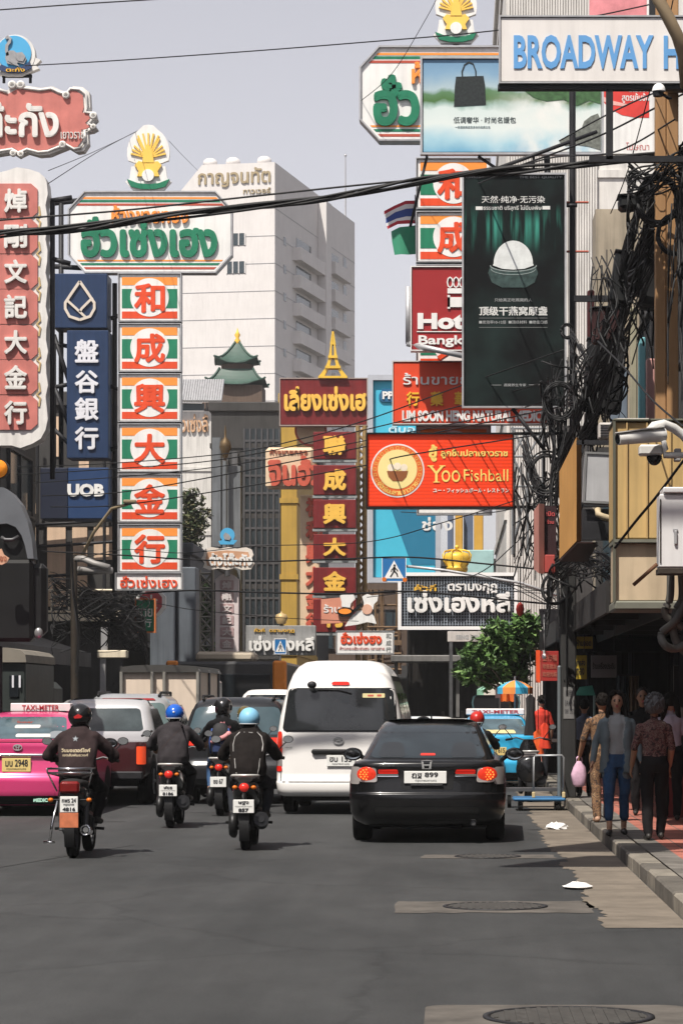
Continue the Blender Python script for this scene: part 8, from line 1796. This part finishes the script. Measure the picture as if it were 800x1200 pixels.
for i, (pts, r, D0, D1, lb) in enumerate((
    ([(20,547),(130,543),(270,531),(350,515),(430,492),(540,452),(660,410)], .011, 60, 44, 'upper wire of the group crossing in front of the green and orange panels'),
    ([(20,556),(140,549),(270,537),(430,503),(560,470),(665,440)], .011, 60, 44, 'wire passing the top of the panel reading 金'),
    ([(40,566),(150,558),(270,545),(430,516),(570,488),(670,462)], .010, 61, 44, 'wire crossing the lower half of the fifth left panel'),
    ([(50,581),(140,577),(270,555),(430,523),(560,497),(668,474)], .012, 59, 44, 'wire passing behind the arm of the left lamp pole'),
    ([(60,594),(140,592),(270,573),(430,545),(480,533),(660,505)], .012, 58, 44, 'lowest slanting wire running behind the red restaurant sign'),
    ([(50,646),(150,651),(210,655),(300,658),(400,655),(480,653),(560,660),(640,668)], .016, 56, 45, 'level wire crossing above the slender pink column'),
    ([(150,697),(220,692),(300,694),(400,696),(480,693),(560,700),(645,708)], .018, 55, 45, 'level wire crossing in front of the trellis signboard letters'),
    ([(95,655),(145,644),(215,648),(300,640),(430,635),(520,612),(640,575)], .009, 62, 45, 'faint rising wire crossing the turquoise billboard'),
    ([(100,720),(160,705),(230,715),(330,724),(420,728)], .010, 70, 78, 'drooping wire low in front of the grey pillar'),
    ([(470,600),(520,602),(580,600),(645,585)], .010, 60, 49, 'short wire running under the restaurant sign'),
    ([(430,700),(500,690),(560,672),(600,640),(640,600)], .010, 64, 46, 'wire climbing past the golden crown to the right hand cables'),
    ([(57,215),(120,175),(172,148)], .008, 50, 74, 'guy wire from the red sign to the golden fan crest'),
    ([(57,200),(110,178),(165,152)], .007, 50, 74, 'second guy wire just above the first near the fan crest'),
    ([(198,165),(215,183),(232,200)], .007, 74, 120, 'guy wire right of the golden fan crest towards the tower'),
    ([(423,118),(460,85),(500,20),(515,-10)], .007, 54, 50, 'guy wire above the large right signboard'),
    ([(655,165),(700,140),(745,118),(800,95)], .012, 45, 36, 'wire crossing in front of the red lips on the billboard'),
    ([(560,210),(620,190),(700,160),(770,125),(810,105)], .014, 46, 36, 'wire rising from the black billboard top to the tan pole'),
    ([(560,215),(640,186),(720,178),(790,140)], .012, 45, 35, 'second wire rising beside the black billboard top'),
    ([(715,250),(735,200),(760,110),(775,60),(790,-10)], .008, 38, 34, 'thin wire rising steeply in front of the hotel sign letters'),
    ([(720,642),(745,610),(770,580),(800,540),(815,522)], .016, 31, 29, 'taut black rod-like cable slanting across the tan box sign'),
    ([(670,640),(690,560),(712,470),(735,350),(760,270)], .014, 38, 36, 'cable rising steeply beside the metal box to the black cable mass'),
    ([(700,400),(730,430),(765,470),(800,500)], .012, 35, 30, 'loose cable drooping across the tan pole towards the cameras'),
    )): cable(lb, pts, r, D0, D1, seed=i)
# thick tangles by the right pole: each bundle is one thing
for i, (pts, r, D0, D1, n, sp, lb) in enumerate((
    ([(830,170),(770,205),(740,270),(720,340),(705,400),(690,450),(672,500),(655,560),(648,620),(645,700)], .017, 36, 43, 16, .17, 'heavy dark cable bundle diving from the tan pole down to the square pole'),
    ([(830,205),(775,250),(745,320),(722,400),(700,470),(680,520),(668,580),(664,700),(664,800)], .016, 36.5, 43, 14, .2, 'second heavy cable bundle descending beside the tan sign box'),
    ([(800,190),(770,240),(750,300),(735,340)], .02, 36, 37, 16, .26, 'short thick knot of cables around the tan pole'),
    ([(735,205),(760,215),(790,200),(820,215)], .018, 35.5, 35, 14, .22, 'matted cables crossing the tan pole beneath the hotel sign'),
    ([(668,400),(690,430),(720,400),(750,300),(790,230)], .013, 42, 36, 10, .22, 'looping cables slung between the mast and the tan pole'),
    ([(665,460),(690,455),(715,420),(740,360),(775,280)], .012, 42, 36, 9, .25, 'lower looping cables slung between the mast and the tan pole'),
    ([(640,470),(650,520),(645,580),(650,640),(655,720),(660,800)], .016, 44, 43.4, 20, .3, 'dense vertical cable mat hanging left of the orange tan casing'),
    ([(612,520),(630,570),(640,620),(645,680),(640,730)], .014, 46, 44, 14, .28, 'tangled cables hanging right of the restaurant sign'),
    ([(665,430),(664,470),(660,520),(650,560)], .013, 44, 43.5, 14, .2, 'cable coils strapped to the thin mast under the black billboard'),
    ([(790,230),(798,300),(795,380),(802,470)], .015, 35.5, 34, 8, .16, 'cables running down the right face of the tan pole'),
    ([(640,700),(655,670),(690,660),(720,670)], .014, 42, 37, 12, .2, 'cables sagging below the orange tan casing'),
    ([(560,680),(600,690),(640,700),(655,710)], .012, 56, 44, 4, .12, 'cables reaching the right hand pole above the tree'),
    ([(96,700),(120,712),(150,718),(165,735),(172,760)], .02, 66, 68, 20, .4, 'dark tangle of cables drooping from the left lamp pole'),
    ([(60,690),(90,700),(125,722),(150,742),(168,752)], .018, 66, 68, 18, .42, 'second dark tangle of cables above the cargo truck'),
    ([(84,640),(86,690),(92,740),(90,790)], .016, 65.5, 65.5, 8, .2, 'cables strapped down the left lamp pole'))):
    cable(lb, pts, r*.72, D0, D1, None, int(n*1.7), 'cable_bundle', 50+i, sp*1.1)
def tangle(label, x0, x1, y0, y1, D, n, r=.011, seed=0):
    rnd = random.Random(seed); o0 = P((x0+x1)/2, (y0+y1)/2, D); m = MB()
    for k in range(int(n*.62)):
        a = rnd.random() < .72; L = []; x, y = rnd.uniform(x0, x1), rnd.uniform(y0, y0+(y1-y0)*.3)
        for j in range(5):
            L.append(P(x, y, D+rnd.uniform(-.4, .4))-o0)
            if a: y += (y1-y0)*rnd.uniform(.12, .22); x = min(x1, max(x0, x+rnd.uniform(-.2, .16)*(x1-x0)))
            else: x = min(x1, max(x0, x+rnd.uniform(-.5, .5)*(x1-x0))); y = min(y1, y+rnd.uniform(0, .28)*(y1-y0))
        m.tube(spline(L, 7), r*rnd.uniform(.5, 1.6), 6)
    o = m.build('cable_tangle', wire, None, fix=False); o.location = o0; tag(o, label, 'cables')
for i, (q, lb) in enumerate((((735,792,190,310,36.2,46), 'matted cable tangle around the tan pole below the hotel sign'), ((692,765,290,430,38,50), 'dark cable tangle in front of the beige wall'), ((672,735,400,525,40,46), 'cable tangle hanging over the metal box on the right'), ((632,678,420,540,44,44), 'cable tangle below the right corner of the black billboard'), ((602,662,540,690,45,60), 'cable tangle right of the restaurant sign and above the tree'), ((645,716,636,700,40,36), 'cable tangle sagging beneath the orange tan casing'), ((62,172,690,765,67,70), 'dark cable tangle over the dim shopfronts at left'), ((782,812,180,480,34.6,30), 'cables bunched on the far right side of the tan pole'))):
    tangle(lb, *q, seed=i)
# coils and boxes among the cables
def coil(px, py, D, r, label, ax='Y', n=5):
    p = P(px, py, D); m = MB(); rnd = random.Random(int(px))
    for k in range(n):
        a = r*rnd.uniform(.8,1.1); ti = rnd.uniform(-.5,.5); m.tube([(a*math.cos(q*.2618), rnd.uniform(-.03,.03)+a*ti*math.sin(q*.2618), a*1.15*math.sin(q*.2618)) for q in range(25)], .014, 6)
    o = m.build('cable_coil', wire, None, fix=False); o.location = p; tag(o, label, 'cable coil')
coil(664, 388, 45.6, .10, 'small cable coil on the thin mast beside the billboard', n=3)
coil(640, 555, 44.6, .3, 'large loose cable coil right of the restaurant sign', n=7)
coil(655, 470, 43.6, .25, 'cable coil strapped under the right edge of the black billboard', n=7)
coil(770, 235, 35.4, .28, 'large cable coil hung on the tan pole', n=9)
coil(790, 275, 35.2, .22, 'lower cable coil on the right face of the tan pole', n=7)
coil(650, 690, 43.0, .22, 'cable coil hanging above the red banner', n=6)
for i, (px, py, w_, h, D, c, lb) in enumerate(((747,235,44,15,36.8,(.012,.013,.014),'black splice box lying among cables left of the tan pole'),(730,325,26,60,38,(.010,.011,.012),'tall black junction box hanging behind the cable bundles'),(712,380,38,40,39.5,(.035,.012,.012),'dark maroon metal box behind the descending cables'),(708,440,46,84,41,(.010,.010,.011),'big black tarpaulin bundle behind the descending cables'),(693,500,15,40,41.5,(.008,.008,.009),'slim black transformer box above the metal box'),(762,330,20,60,37.2,(.012,.012,.013),'black meter box beside the tan pole'))):
    s = Sign('junction_box', lb, 'junction box', D, px-w_/2, px+w_/2, py-h/2, py+h/2); m = MB(); m.X = Matrix.Rotation(R((-4,8,-3,5,0,6)[i]), 4, 'Y'); s.rect(m, px-w_/2, px+w_/2, py-h/2, py+h/2, 0, .4, .04); m.build('casing', M('box_%d' % i, c, .5, 0, .3), s.t)
    m = MB(); m.X = Matrix.Rotation(R((-4,8,-3,5,0,6)[i]), 4, 'Y'); s.rect(m, px-w_/2-1, px+w_/2+1, py-h/2-1.5, py-h/2-.2, -.03, .43); m.tube([(s.X(px+k*w_*.25), .1, s.Z(py+h/2)) for k in (0,)]+[(s.X(px+2), .05, s.Z(py+h/2+8)),(s.X(px+7), .1, s.Z(py+h/2+14))], .02); m.build('lid', dsteel, s.t)
# coloured wall strips behind the cables on the right
for i, (x0, x1, y0, y1, D, c, lb, nm) in enumerate(((738,746,360,500,50,(.30,.28,.20),'narrow olive grey panel standing behind the cables','wall_panel'),(748,756,395,505,50.5,(.16,.38,.42),'narrow aqua panel standing behind the cables','wall_panel'),(757,769,420,500,50.8,(.46,.24,.22),'narrow rose panel left of the tan pole','wall_panel'),(715,735,430,520,51,(.13,.16,.20),'slate blue panel behind the descending cables','wall_panel'),(688,696,340,470,52,(.22,.06,.055),'thin red panel by the beige wall','wall_panel'))):
    s = Sign(nm, lb, 'panel', D, x0, x1, y0, y1); m = MB(); s.rect(m, x0, x1, y0, y1, 0, .2, .02); m.build('sheet', M('strip_%d' % i, c, .6, 0, .15, 2, streak=.3), s.t); m = MB(); s.rect(m, x0-.7, x1+.7, y1+.1, y1+3, -.03, .23); s.rect(m, x0, x0+1.5, y1+3, y1+90, .05, .15); m.build('support', dsteel, s.t)
